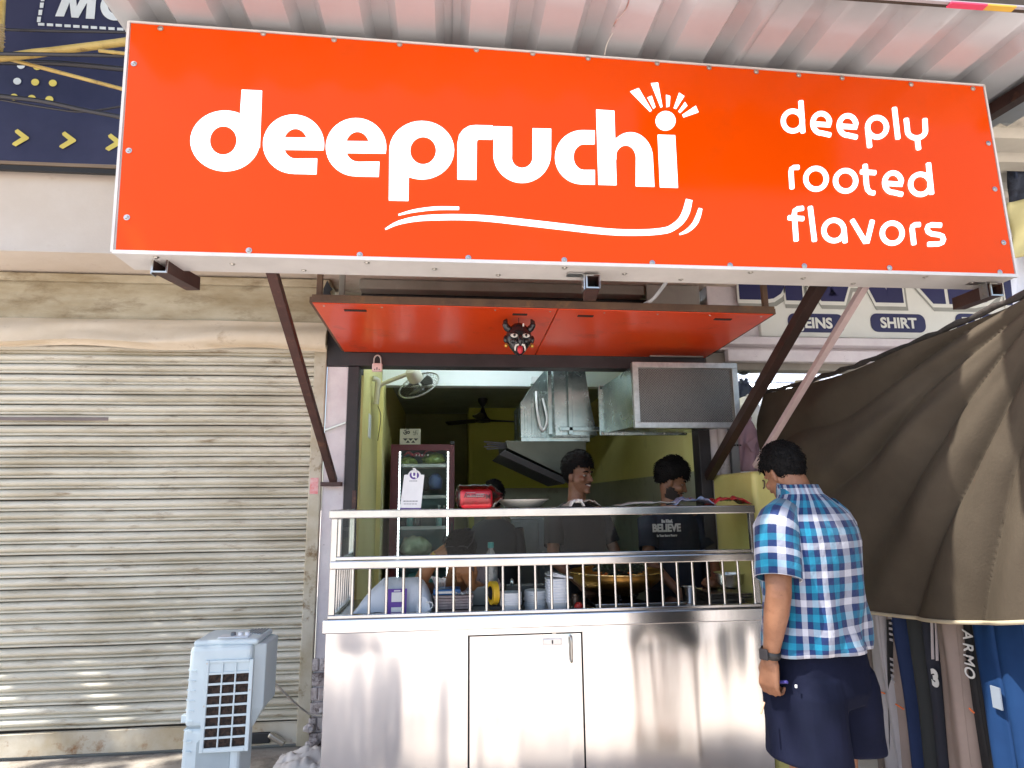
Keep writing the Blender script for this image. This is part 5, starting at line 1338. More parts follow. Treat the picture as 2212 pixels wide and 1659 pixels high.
for i in range(3):
    c = wY(1570, -.40); z = WT + .001 + i * .016
    b = MB(); w, d = .155 - .01 * i, .12
    b.loft([[(c.x + sx * w * k, c.y + sy * d * k, z + zz) for sx, sy in ((-1, -1), (1, -1), (1, 1), (-1, 1))] for k, zz in ((.86, 0), (.92, .001), (1, .013), (1.03, .0135), (1.03, .015), (.98, .015), (.88, .004))], True)
    tag(b.build('steel_tray', M_steelbar, bevel=.002), 'flat steel tray, %s in the pile under the steel bowl' % ('lowest', 'middle one', 'topmost')[i], 'tray', 'steel trays under the bowl')
c = wY(1540, -.28); lump('bread_piece', Vector((c.x, c.y, WT + .075)), (.05, .04, .035), mat('brown_crust', (.25, .11, .05), .6, 0, (.15, .06, .03), 20), 'brown fried snack by the black right post', 'snack', None, 8)

# grey steel cabinet at the back of the kitchen
c0, c1 = at(1104, 1150, 1.6), at(1232, 1150, 1.6)
sc_ = thing('steel_cabinet', 'grey steel kitchen cabinet at the back behind the smiling cook', 'cabinet', ((c0.x + c1.x) / 2, 1.8, .15))
M_cab = mat('cabinet_grey', (.34, .35, .34), .35, .6, (.26, .27, .26), 4)
b = MB(); b.box(c0.x, c1.x, 1.6, 2.1, .15, 1.38); b.build('carcass', M_cab, sc_, bevel=.004)
xm = (c0.x * .55 + c1.x * .45)
for x0, x1 in ((c0.x + .008, xm - .004), (xm + .004, c1.x - .008)):
    b = MB(); b.box(x0, x1, 1.582, 1.598, .2, 1.355); d_ = b.build('cabinet_door', M_cab, sc_, bevel=.004)
    b = MB(); b.box(x0 + .03, x0 + .045, 1.565, 1.581, .95, 1.1); b.build('door_handle', M_screw, d_)
b = MB(); b.box(c0.x - .01, c1.x + .01, 1.59, 2.11, 1.382, 1.40); b.build('cabinet_top', M_steelbar, sc_, bevel=.002)
pot([(.001, 0), (.09, 0), (.10, .02), (.10, .14), (.108, .145), (.10, .15), (.09, .03), (.001, .02)], Vector(((c0.x + c1.x) / 2 - .1, 1.8, 1.402)), 'cooking_pot', 'steel pot on top of the grey steel cabinet', 'pot')
# ================================================================ PEOPLE
def remesh(o, vox, it=4):
    md = o.modifiers.new('fuse', 'REMESH'); md.mode = 'VOXEL'; md.voxel_size = vox; md.use_smooth_shade = True
    s2 = o.modifiers.new('relax', 'SMOOTH'); s2.factor = .5; s2.iterations = it
def head_shape(b, M, jaw=1.0, nose=True):
    """head in its own frame (origin at the ear line, faces +Y), added to builder b through M (4x4)"""
    k = len(b.v)
    b.ell((0, -.012, .045), (.074, .095, .086), 20, 14)
    def jawf(p):
        t = max(0, -p.z / .09); return Vector((p.x * (1 - .36 * t), p.y * (1 - .12 * t), p.z))
    b.ell((0, .022, -.035), (.064 * jaw, .072, .088), 18, 12, f=jawf)
    b.ell((0, .078, -.098), (.022, .020, .018), 10, 8)            # chin
    b.ell((0, .080, .028), (.046, .014, .012), 12, 8)             # brow
    for s in (-1, 1):
        b.ell((s * .042, .066, -.022), (.022, .022, .022), 10, 8)  # cheeks
        b.ell((s * .076, -.004, -.008), (.010, .020, .034), 10, 8, Matrix.Rotation(R(s * 18), 3, 'Z'))
    b.limb([(0, .088, .016), (0, .104, -.018), (0, .108, -.026)], [.008, .011, .013], 10)
    for s in (-1, 1): b.ell((s * .013, .096, -.028), (.009, .010, .008), 8, 6)
    b.ell((0, .088, -.058), (.024, .010, .006), 10, 6); b.ell((0, .087, -.070), (.021, .011, .007), 10, 6)
    b.xform(M, k)
def hair_cap(M, m, parent, name='hair', thick=.012, front=.055, nape=-.06, side=-.005, seed=0, top=1.0, sideburn=True):
    b = MB(); nu, nv = 44, 26; idx = {}
    def keep(p):
        y, z = p.y, p.z
        if y > .055: return z > front + .007 * math.sin(p.x * 90) + .006 * noise.noise(p * 90)
        if y > .0: return z > side + (front - side) * (y / .055) ** .8
        return z > side + (nape - side) * min(1, -y / .055)
    vs = []
    for j in range(nv + 1):
        for i in range(nu):
            t = PI * (j + .01) / (nv + .02); a = 2 * PI * i / nu
            d = Vector((math.sin(t) * math.cos(a), math.sin(t) * math.sin(a), math.cos(t)))
            q = Vector((.0745 * d.x, -.012 + .096 * d.y, .043 + (.088 if d.z > 0 else .112) * d.z))
            n_ = noise.noise(q * 22 + Vector((seed, 0, 0))) * .35 + noise.noise(q * 60 + Vector((0, seed, 0))) * .25
            q += d * (thick * (.35 + .65 * max(0, min(1, (q.z + .02) / .07)) + n_) * (1 + .9 * top * max(0, d.z) ** 1.3 * (1.15 if d.y > 0 else .75)))
            vs.append(q)
    fs = []
    for j in range(nv):
        for i in range(nu):
            k = (j * nu + i, j * nu + (i + 1) % nu, (j + 1) * nu + (i + 1) % nu, (j + 1) * nu + i)
            c = sum((vs[q] for q in k), Vector()) / 4
            if keep(c): fs.append(k)
    b.add(vs, fs)
    rs = random.Random(seed + 3)
    for f_ in fs * 3:
        c = sum((vs[q] for q in f_), Vector()) / 4
        if rs.random() < .55: continue
        n_ = (c - Vector((0, -.01, .03))).normalized()
        t_ = Vector((rs.gauss(0, .5), rs.gauss(0, .5) + (.6 if c.y > .03 else -.2), -.55 + rs.gauss(0, .4))); t_ = (t_ - n_ * n_.dot(t_)).normalized()
        w_ = n_.cross(t_) * .0016; l_ = rs.uniform(.010, .024); p_ = c + n_ * .003
        b.add([p_ - w_, p_ + w_, p_ + t_ * l_ + n_ * rs.uniform(.001, .006)], [(0, 1, 2)])
    b.xform(M)
    return b.build(name, m, parent, smooth=70, solid=.002)
def face_bits(M, parent, smile=False, beard=False, down=False):
    M_eye = mat('eye_white', (.30, .27, .24), .4); M_iris = mat('iris', (.02, .012, .008), .2); M_lip = mat('lip', (.22, .075, .06), .5); M_beard = mat('beard', (.02, .014, .012), .8, bump=.002, bs=300)
    for s in (-1, 1):
        b = MB(); b.ell((s * .031, .074, .004), (.014, .012, .006 if not down else .003), 12, 8); b.xform(M); e = b.build('eye', M_eye, parent, smooth=60)
        b = MB(); b.ell((s * .031, .084, .004), (.006, .004, .0058 if not down else .003), 10, 6); b.xform(M); b.build('iris', M_iris, e, smooth=60)
        b = MB(); b.tube(sm([(s * .014, .092, .026), (s * .032, .089, .032), (s * .052, .074, .025)], 5), [.003, .0045, .005, .005, .005, .005, .005, .0045, .004, .003, .002][:11], 6); b.xform(M); b.build('eyebrow', M_hair, parent, smooth=60)
    b = MB()
    if smile:
        b.tube(sm([(-.030, .074, -.052), (-.015, .090, -.063), (0, .094, -.066), (.015, .090, -.063), (.030, .074, -.052)], 4), .0045, 6); b.xform(M); b.build('lips', M_lip, parent, smooth=60)
        b = MB(); b.tube(sm([(-.022, .082, -.055), (0, .0955, -.060), (.022, .082, -.055)], 5), .0048, 6); b.xform(M); b.build('teeth', mat('teeth', (.8, .76, .68), .3), parent, smooth=60)
    else:
        b.tube(sm([(-.024, .082, -.062), (0, .096, -.063), (.024, .082, -.062)], 5), .0045, 6); b.xform(M); b.build('lips', M_lip, parent, smooth=60)
    b = MB(); b.tube(sm([(-.030, .080, -.054), (-.012, .098, -.047), (0, .0985, -.048), (.012, .098, -.047), (.030, .080, -.054)], 4), .0035, 6); b.xform(M); b.build('moustache', M_beard, parent, smooth=60)
    if beard:
        b = MB(); nu, nv = 36, 22; vs = []; fs = []
        for a_ in range(nv + 1):
            for c_ in range(nu):
                t = PI * (a_ + .01) / (nv + .02); g_ = 2 * PI * c_ / nu
                d = Vector((math.sin(t) * math.cos(g_), math.sin(t) * math.sin(g_), math.cos(t)))
                q = Vector((.064 * d.x, .072 * d.y, .088 * d.z)); k = max(0, -q.z / .09); q = Vector((q.x * (1 - .30 * k), q.y * (1 - .06 * k), q.z))
                vs.append(Vector((0, .022, -.035)) + q + d * (.006 + .004 * noise.noise(q * 60)) + Vector((0, .006 * k, -.006 * k)))
        for a_ in range(nv):
            for c_ in range(nu):
                k = (a_ * nu + c_, a_ * nu + (c_ + 1) % nu, (a_ + 1) * nu + (c_ + 1) % nu, (a_ + 1) * nu + c_)
                m_ = sum((vs[q] for q in k), Vector()) / 4
                lim = -9 if m_.y < -.01 else -.016 - .062 * min(1, max(0, m_.y / .085)) + .006 * noise.noise(m_ * 120)
                if m_.z < lim: fs.append(k)
        b.add(vs, fs); b.xform(M); b.build('beard', M_beard, parent, smooth=80, solid=.004)
def neck_torso(b, M, sh=.20):
    k = len(b.v)
    b.limb([(0, -.02, -.16), (0, -.012, -.02)], [.062, .056], 14)
    b.xform(M, k)
def torso_rings(rows, n=28):
    out = []
    for z, a, d, yc in rows:
        r_ = []
        for i in range(n):
            t = 2 * PI * i / n; e = .82
            r_.append(Vector((a * math.copysign(abs(math.cos(t)) ** e, math.cos(t)), yc + d * math.copysign(abs(math.sin(t)) ** e, math.sin(t)), z)))
        out.append(r_)
    return out
def mats(*a):
    m = Matrix.Identity(4)
    for k in a: m = m @ k
    return m
T4 = lambda x, y, z: Matrix.Translation((x, y, z))
RX = lambda d: Matrix.Rotation(R(d), 4, 'X'); RY = lambda d: Matrix.Rotation(R(d), 4, 'Y'); RZ = lambda d: Matrix.Rotation(R(d), 4, 'Z')
def hand(b, wrist, down, side, palm_n, s=1.0, curl=(30, 45, 35), left=True):
    """palm and five curled fingers; down = along the hand, side = towards the index finger, palm_n = out of the palm"""
    d, sd, n = [Vector(v).normalized() for v in (down, side, palm_n)]
    sd = (sd - d * sd.dot(d)).normalized(); n = d.cross(sd) if d.cross(sd).dot(n) > 0 else sd.cross(d)
    w = Vector(wrist)
    P = lambda a, c, e: w + (d * a + sd * c + n * e) * s
    b.limb([P(-.03, 0, 0), P(.02, 0, 0)], [.026 * s, .025 * s], 12)
    for c in (-.026, -.009, .009, .026):
        b.limb([P(.015, c * .6, 0), P(.085, c, -.003)], [.018 * s, .0125 * s], 8)
    b.limb([P(.02, .01, .006), P(.07, .016, .010)], [.018 * s, .014 * s], 8)
    for c, l, r in ((.029, .92, .0092), (.0095, 1.0, .0096), (-.0105, .95, .0092), (-.0285, .78, .0082)):
        p = P(.088, c, -.003); a = 0; pts = [P(.070, c, -.002), p]; rs = [r * s * 1.1, r * s * 1.08]
        for seg, cu in zip((.043, .027, .022), curl):
            a += R(cu); p = p + (d * math.cos(a) + n * math.sin(a)) * seg * l * s; pts.append(p); rs.append(r * s * (1 - .07 * len(rs) / 2))
        b.limb(pts, rs, 8)
    b.limb([P(.012, .018, .008), P(.045, .042, .020), P(.075, .046, .036), P(.098, .036, .046)], [.016 * s, .0125 * s, .0105 * s, .0085 * s], 8)

# ---------------------------------------------------------------- smiling cook
def cook(px, Y, ztop, yaw, pitch, m_skin, label, shirt, hair_kw, **face):
    p = at(px, 1060, Y); H = Vector((p.x, Y, ztop - .145))      # ear line
    t = thing('person', label, 'person', (p.x, Y - .0, .15))
    root = T4(H.x, H.y, H.z)
    Mh = mats(root, RZ(yaw), RX(pitch))
    Mb = mats(root, RZ(face.pop('body', yaw * .6)))
    b = MB(); head_shape(b, Mh)
    b.limb([Mb @ Vector((0, -.03, -.19)), Mb @ Vector((0, -.022, -.10)), Mh @ Vector((0, -.015, -.02))], [.066, .058, .056], 14)
    k = len(b.v)
    b.loft(torso_rings([(-1.50 + .0, .12, .09, -.03), (-.70, .155, .10, -.03), (-.5, .16, .11, -.03), (-.30, .18, .105, -.03), (-.235, .17, .085, -.03), (-.19, .10, .065, -.03)]))
    arms = face.pop('arms')
    for s, (el_, wr_) in zip((-1, 1), arms):
        b.limb([(s * .175, -.03, -.245), el_], [.047, .038], 12); b.limb([el_, wr_], [.039, .026], 12)
    b.xform(Mb, k)
    for s, (el_, wr_) in zip((-1, 1), arms):
        e_, w_ = Mb @ Vector(el_), Mb @ Vector(wr_)
        hand(b, w_, (w_ - e_), Mb.to_3x3() @ Vector((-s, .2, .2)), Mb.to_3x3() @ Vector((0, .3, -1)))
    bo = b.build('body', m_skin, t); remesh(bo, .0065)
    b = MB(); k = 0
    rows = [(-.98, .19, .125, -.03), (-.7, .19, .125, -.03), (-.45, .19, .13, -.03), (-.31, .205, .125, -.03), (-.25, .195, .105, -.03), (-.212, .15, .085, -.03), (-.185, .105, .078, -.028), (-.172, .078, .07, -.026)]
    b.loft(torso_rings(rows, 36), False)
    for s, (el_, wr_) in zip((-1, 1), arms):
        a = Vector((s * .165, -.03, -.25)); e = Vector(el_); b.tube([a, a.lerp(e, .35), a.lerp(e, .72)], [.072, .066, .062], 16, False)
    for i, v in enumerate(b.v): b.v[i] = v + Vector((1, .6, 0)) * .006 * noise.noise(v * 9)
    b.xform(Mb); b.build('shirt', shirt, t, smooth=80, solid=.005)
    b = MB(); b.loft(torso_rings([(-1.52, .16, .12, -.03), (-1.2, .175, .125, -.03), (-.97, .18, .12, -.03)]), True); b.xform(Mb); b.build('trousers', mat('dark_trousers', (.03, .03, .04), .8), t, smooth=60)
    hair_cap(Mh, M_hair, t, **hair_kw)
    face_bits(Mh, t, **face)
    return t, Mb, Mh
M_bt = mat('black_tshirt', (.012, .012, .014), .8, 0, (.008, .008, .01), 8); M_nt = mat('navy_tshirt', (.016, .020, .036), .8, 0, (.011, .014, .026), 8)
zt1 = at(1250, 981, .05).z
cook(1250, .05, zt1, 180 + 42, -4, M_skin2, 'smiling cook in a black t-shirt looking to the right behind the counter', M_bt,
     dict(thick=.015, front=.062, nape=-.05, side=.005, seed=2, top=1.6), smile=True, body=200, arms=[((-.24, .06, -.52), (-.14, .22, -.66)), ((.24, .06, -.52), (.14, .22, -.66))])
zt2 = at(1455, 994, .02).z
t2, Mb2, Mh2 = cook(1450, .02, zt2, 180 + 72, -20, M_skin2, 'bearded cook in a navy printed t-shirt looking down beside the right post', M_nt,
     dict(thick=.018, front=.050, nape=-.03, side=.008, seed=6, top=1.7), beard=True, down=True, body=194, arms=[((-.25, .08, -.50), (-.12, .25, -.66)), ((.25, .08, -.50), (.16, .25, -.66))])
pt_ = at(1440, 1141, -.118)
prn = thing  # shirt print lies flat on the chest
M_print = mat('pale_print', (.55, .57, .60), .7)
for body, px, py, s, bd in (('BELIEVE', 1440, 1141, .066, .003), ('Be Kind.', 1441, 1126, .026, .002), ('In Your Inner Power', 1441, 1157, .019, .001)):
    p = at(px, py, -.125)
    o = text_mesh('shirt_print', body, s, mats(T4(p.x, p.y, p.z), RZ(8), RX(90)), M_print, t2, bd, 0, .88, .0015)
# ---------------------------------------------------------------- person far back behind the red packet
pf = at(1066, 1062, 1.15); tf = thing('person', 'person in dark clothes deep in the kitchen, half hidden by the red packet', 'person', (pf.x, 1.15, .15))
Mf = T4(pf.x, 1.15, at(1066, 1040, 1.15).z - .14)
b = MB(); head_shape(b, Mf @ RZ(10)); k = len(b.v)
b.loft(torso_rings([(-1.4, .10, .09, 0), (-.6, .16, .1, 0), (-.3, .18, .1, 0), (-.22, .16, .085, 0), (-.17, .07, .06, 0), (-.05, .055, .055, 0)]))
for s in (-1, 1): b.limb([(s * .165, 0, -.28), (s * .20, .03, -.52), (s * .16, .2, -.62)], [.036, .036, .028], 10)
b.xform(Mf, k); remesh(b.build('body', M_skin2, tf), .009)
b = MB(); b.loft(torso_rings([(-.95, .19, .13, 0), (-.5, .19, .13, 0), (-.29, .205, .12, 0), (-.22, .17, .1, 0), (-.165, .085, .075, 0)], 28), False)
for s in (-1, 1): b.tube([(s * .17, 0, -.25), (s * .215, .02, -.48)], [.075, .06], 14, False)
b.xform(Mf); b.build('shirt', mat('dark_grey_shirt', (.02, .025, .03), .85), tf, smooth=80)
hair_cap(Mf @ RZ(10), M_hair, tf, front=.05, nape=-.07, side=-.01)
# ---------------------------------------------------------------- seated man bent over, hand on his head
ph = at(995, 1204, -.40)
ts = thing('person', 'seated man behind the bars, head bent on his hand, glasses on hair', 'person', (ph.x, -.2, .15))
Ms = mats(T4(ph.x, -.36, ph.z - .0), RZ(180 - 12), RX(-30))
b = MB(); head_shape(b, Ms)
sh0 = Vector((ph.x - .02, -.10, WT + .04))
b.limb([Ms @ Vector((0, -.02, -.03)), Vector((ph.x - .015, -.17, ph.z - .10)), Vector((ph.x - .015, -.12, ph.z - .18))], [.055, .06, .075], 14)
b.loft(torso_rings([(ph.z - .75, .16, .12, 0), (ph.z - .4, .17, .12, 0), (ph.z - .24, .18, .10, 0), (ph.z - .16, .10, .08, 0)], 24)); 
for i in range(len(b.v) - 96, len(b.v)): b.v[i] = b.v[i] + Vector((ph.x - .01, -.05, 0))
eA = at(900, 1262, -.36); wA = at(948, 1196, -.40)
b.limb([Vector((ph.x - .17, -.10, ph.z - .22)), eA + Vector((-.0, .02, -.03)), ], [.05, .042], 12); b.limb([eA + Vector((0, .02, -.03)), eA.lerp(wA, .4), wA], [.043, .042, .028], 12)
hand(b, wA, at(985, 1178, -.43) - wA, (0, -.3, -1), (.3, .9, -.4), 1.05, (28, 34, 26))
eB = Vector((ph.x + .20, -.22, WT + .03)); b.limb([Vector((ph.x + .15, -.08, ph.z - .22)), eB], [.05, .04], 12); b.limb([eB, Vector((ph.x + .06, -.40, WT + .12))], [.04, .028], 12)
hand(b, (ph.x + .06, -.40, WT + .12), (-.2, -.3, .5), (.8, -.2, .2), (-.3, .9, .2), 1.0)
remesh(b.build('body', mat('skin_warm', (.36, .17, .075), .5, 0, (.28, .12, .05), 25, bump=.0004, bs=220), ts), .0065)
hair_cap(Ms, M_hair, ts, front=.045, nape=-.05, side=.0, seed=9)
M_chk = mat('checked_white_cotton', (.62, .64, .68), .85, 0, (.30, .30, .34), 40, vamt=(.36, .46))
b = MB(); b.loft([[v + Vector((ph.x - .01, -.05, 0)) for v in r_] for r_ in torso_rings([(WT - .2, .2, .14, 0), (ph.z - .35, .2, .14, 0), (ph.z - .24, .205, .13, 0), (ph.z - .185, .15, .1, 0), (ph.z - .15, .09, .08, 0)], 28)], False)
b.tube([Vector((ph.x - .15, -.09, ph.z - .215)), Vector((ph.x - .15, -.09, ph.z - .215)).lerp(eA, .55)], [.075, .065], 14, False); b.tube([Vector((ph.x + .14, -.08, ph.z - .22)), Vector((ph.x + .19, -.16, WT + .09))], [.075, .066], 14, False)
for i, v in enumerate(b.v): b.v[i] = v + Vector((1, 1, .5)) * .007 * noise.noise(v * 14)
b.build('shirt', M_chk, ts, smooth=80, solid=.004)
b = MB(); mg = Ms @ T4(0, .066, .105) @ RX(-25)
for s in (-1, 1):
    b.tube([mg @ Vector((s * .034 + .026 * math.cos(2 * PI * k / 16), .0, .019 * math.sin(2 * PI * k / 16))) for k in range(17)], .0028, 6, False)
    b.tube([mg @ Vector((s * .06, 0, 0)), mg @ Vector((s * .085, -.04, -.0)), mg @ Vector((s * .086, -.12, -.03))], .0026, 6)
b.build('glasses', M_dark, ts, smooth=60)
b = MB(); dv = (wA - eA).normalized(); b.tube([wA - dv * .03, wA - dv * .008], .031, 16, False); b.build('thread_bracelet', mat('yellow_thread', (.62, .42, .07), .7), ts, solid=.006, smooth=60)

# ================================================================ CUSTOMER
mp_ = at(1766, 1550, -1.62)
MC = mats(T4(1.462, -1.60, 0), RZ(27))
tc = thing('person', 'man in blue checked shirt and navy shorts standing with his back to us', 'person', (1.475, -1.60, 0))
V = Vector
lean = lambda z: .03 * max(0, (z - 1.0))          # drift of the trunk to his right
LSH, LEL, LWR = V((-.205, -.01, 1.455)), V((-.285, -.05, 1.195)), V((-.272, .015, .962))
RSH, REL, RWR = V((.22, .0, 1.455)), V((.275, .03, 1.19)), V((.20, .22, 1.06))
Hh_ = mats(T4(.012, .080, 1.646), RZ(-11), RX(-27), Matrix.Diagonal((.93, .95, .97, 1)))
b = MB()
head_shape(b, Hh_)
b.limb([V((.01, .0, 1.50)), V((.008, .03, 1.57)), Hh_ @ V((0, -.02, -.01))], [.075, .064, .06], 16)
b.loft(torso_rings([(.84, .17, .12, 0), (.95, .185, .13, 0), (1.1, .18, .12, .0), (1.3, .195, .125, -.005), (1.42, .19, .11, -.005), (1.5, .14, .08, .0), (1.54, .07, .06, .01)]))
b.limb([LSH, LEL], [.056, .046], 14); b.limb([LEL, LEL.lerp(LWR, .3), LWR], [.046, .046, .028], 14)
b.limb([RSH, REL], [.056, .046], 14); b.limb([REL, REL.lerp(RWR, .3), RWR], [.046, .044, .028], 14)
hand(b, LWR + V((0, .005, -.01)), (-.02, .10, -1), (-.10, 1, .05), (1, .15, 0), 1.08, (38, 62, 48))
hand(b, RWR, (-.3, .7, -.4), (-.6, -.2, .5), (-.5, -.3, -.8), 1.05)
for s in (-1, 1):
    b.limb([(s * .105, 0, .86), (s * .112, .015, .50), (s * .118, -.005, .10)], [.088, .060, .040], 16)
    b.ell((s * .12, -.02, .36), (.052, .058, .12), 14, 10)
    b.limb([(s * .122, -.03, .045), (s * .128, .07, .04), (s * .135, .16, .03)], [.04, .042, .032], 12)
b.xform(MC)
remesh(b.build('body', mat('customer_skin', (.30, .14, .075), .5, 0, (.22, .095, .048), 14, dirt=(.14, .06, .03), ds=90, damt=(.60, .72), bump=.0006, bs=200), tc), .0055, 4)
for s in (-1, 1):
    b = MB(); b.limb([(s * .122, -.05, .035), (s * .135, .17, .03)], [.048, .046], 14)
    for i, v in enumerate(b.v): b.v[i] = V((v.x, v.y, max(.004, min(v.z, .05))))
    b.xform(MC); b.build('shoe', M_dark, tc, smooth=60)
hair_cap(MC @ Hh_, M_hair, tc, thick=.010, front=.05, nape=-.075, side=.0, seed=4, top=.7)
# shirt with a woven check : UV = metres round the body and up it
def plaid():
    m = bpy.data.materials.new('checked_cotton'); m.use_nodes = True; nt = m.node_tree; L = nt.links.new
    bs = nt.nodes['Principled BSDF']; bs.inputs['Roughness'].default_value = .85; bs.inputs['Sheen Weight'].default_value = .15
    uv = N(nt, 'UVMap'); sp_ = N(nt, 'SeparateXYZ'); L(uv.outputs[0], sp_.inputs[0])
    cols = [(.52, .53, .59), (.009, .024, .092), (.032, .22, .34), (.010, .026, .10)]
    outs = []
    for ax_ in (0, 1):
        mu = N(nt, 'Math', operation='MULTIPLY'); mu.inputs[1].default_value = 1 / .104; L(sp_.outputs[ax_], mu.inputs[0])
        fr = N(nt, 'Math', operation='FRACT'); L(mu.outputs[0], fr.inputs[0])
        rp = N(nt, 'ValToRGB'); rp.color_ramp.interpolation = 'CONSTANT'
        e = rp.color_ramp.elements; e[0].position = 0; e[0].color = (*cols[0], 1); e[1].position = .24; e[1].color = (*cols[1], 1)
        for k, p in ((2, .49), (3, .75)):
            q = e.new(p); q.color = (*cols[k], 1)
        L(fr.outputs[0], rp.inputs[0]); outs.append(rp.outputs[0])
    mx = N(nt, 'Mix', data_type='RGBA'); mx.inputs[0].default_value = .5; L(outs[0], mx.inputs[6]); L(outs[1], mx.inputs[7])
    hs = N(nt, 'HueSaturation'); hs.inputs['Saturation'].default_value = 1.12; L(mx.outputs[2], hs.inputs['Color'])
    L(hs.outputs[0], bs.inputs['Base Color'])
    nz = N(nt, 'TexNoise'); nz.inputs['Scale'].default_value = 11; nz.inputs['Detail'].default_value = 4; bp = N(nt, 'Bump'); bp.inputs['Distance'].default_value = .012
    L(nz.outputs[0], bp.inputs['Height']); L(bp.outputs[0], bs.inputs['Normal'])
    return m
M_plaid = plaid()
b = MB()
NR = 64
rows = [(.950, .232, .168, .0), (.968, .231, .167, 0), (1.0, .226, .163, 0), (1.06, .221, .158, 0), (1.14, .218, .154, -.003), (1.22, .220, .153, -.006), (1.30, .226, .152, -.01), (1.37, .232, .147, -.012), (1.42, .228, .138, -.012), (1.46, .212, .124, -.01), (1.495, .180, .108, -.006), (1.525, .140, .094, .002), (1.55, .104, .082, .012), (1.565, .086, .077, .02), (1.60, .079, .074, .032)]
rings = []
for z, a, d, yc in rows:
    r_ = []
    for i in range(NR):
        t = 2 * PI * i / NR; e = .80
        x = a * math.copysign(abs(math.cos(t)) ** e, math.cos(t)); y = yc + d * math.copysign(abs(math.sin(t)) ** e, math.sin(t))
        zz = z + (.020 * math.cos(t - PI * 1.4) if z < .98 else 0)
        # folds : diagonal drag lines to the right hip, gathers at the armpits
        low = max(0, min(1, (1.38 - z) / .3)); amp = .010 * low
        f_ = amp * (math.sin(t * 5 + z * 17) + .7 * math.sin(t * 9 - z * 11 + 1.3) + .8 * noise.noise((x * 9, y * 9, z * 7)))
        n_ = V((math.cos(t), math.sin(t), 0))
        r_.append(V((x + .03 * max(0, z - 1.0), y, zz)) + n_ * f_)
    rings.append(r_)
b.loft(rings, False)
for k, v in enumerate(b.v):
    row, i = divmod(k, NR); 
    b.uv[k] = (i / NR * 1.246 + .02, rows[row][0] + .02 * math.sin(i / NR * 12) * 0)
# seam of the UV ring lies at his right side, under the arm
def sleeve(S, E, w0, w1, u0, cut):
    o_ = len(b.v); n = 30; m_ = 9; S0 = S + (S - E).normalized() * .05 + V((.06 if S.x < 0 else -.06, 0, .0)); End = S.lerp(E, cut)
    pts = [S0, S + V((.02 if S.x < 0 else -.02, 0, .005))] + [S.lerp(End, i / (m_ - 2)) for i in range(1, m_ - 1)]
    rr = [w0 * .62, w0 * .9] + [w0 + (w1 - w0) * i / (m_ - 2) for i in range(1, m_ - 1)]
    st = len(b.v); b.tube(pts, rr, n, False)
    for k in range(st, len(b.v)):
        j, i = divmod(k - st, n)
        b.v[k] = b.v[k] + (b.v[k] - pts[min(j, len(pts) - 1)]).normalized() * .006 * noise.noise(b.v[k] * 15)
        b.uv[k] = (u0 + i / n * .416, .05 + .033 * j)
sleeve(LSH + V((0, 0, .0)), LEL, .083, .082, .0, .80)
sleeve(RSH, REL, .083, .080, .3, .80)
b.xform(MC)
sh_ = b.build('shirt', M_plaid, tc, smooth=80, solid=.004)
# collar and hem fold
b = MB(); st = 0
cr = []
for z, a, d, yc in ((1.575, .076, .074, .03), (1.600, .072, .070, .038), (1.601, .077, .076, .038), (1.570, .088, .086, .026), (1.548, .100, .092, .018)):
    cr.append([V((a * math.cos(2 * PI * i / 40) + .018, yc + d * math.sin(2 * PI * i / 40), z + .012 * math.sin(2 * PI * i / 40) * (1 if z > 1.56 else 0))) for i in range(40)])
b.loft(cr, False)
for k in range(len(b.v)):
    j, i = divmod(k, 40); b.uv[k] = (i / 40 * .52, .3 + .024 * j)
b.xform(MC); b.build('collar', M_plaid, tc, smooth=60, solid=.003)
# shorts
M_sh = mat('navy_shorts', (.006, .008, .024), .85, 0, (.004, .006, .018), 7, bump=.003, bs=9, spec=.15)
b = MB()
wr_ = [(1.0, .205, .148, 0), (.94, .212, .152, 0), (.88, .225, .160, 0), (.82, .236, .166, 0), (.765, .242, .168, 0)]
wr_ = [(1.02, .195, .14, 0), (.94, .206, .15, 0), (.88, .215, .158, 0), (.82, .221, .164, 0), (.775, .20, .15, 0), (.765, .15, .11, 0)]
b.loft(torso_rings(wr_, 44))
for s in (-1, 1):
    rg = []
    for z, cx, a, d in ((.90, .10, .08, .12), (.88, .105, .102, .148), (.82, .110, .112, .160), (.74, .113, .114, .160), (.69, .115, .113, .156), (.64, .116, .114, .154), (.585, .117, .116, .155), (.578, .117, .108, .148)):
        rg.append([V((s * cx + a * math.copysign(abs(math.cos(2 * PI * i / 32)) ** .85, math.cos(2 * PI * i / 32)), d * math.copysign(abs(math.sin(2 * PI * i / 32)) ** .85, math.sin(2 * PI * i / 32)) + (.007 * math.sin(i * .98 + z * 9) + .008 * noise.noise((i * .35, z * 6, s * 3)) if z < .80 else 0), z)) for i in range(32)])
    b.loft(rg)
b.xform(MC); remesh(b.build('shorts', M_sh, tc), .006, 3)
b = MB(); b.box(-.241, -.2335, -.06, -.054, .862, .872); b.xform(MC); b.build('pocket_tag', M_paper, tc)
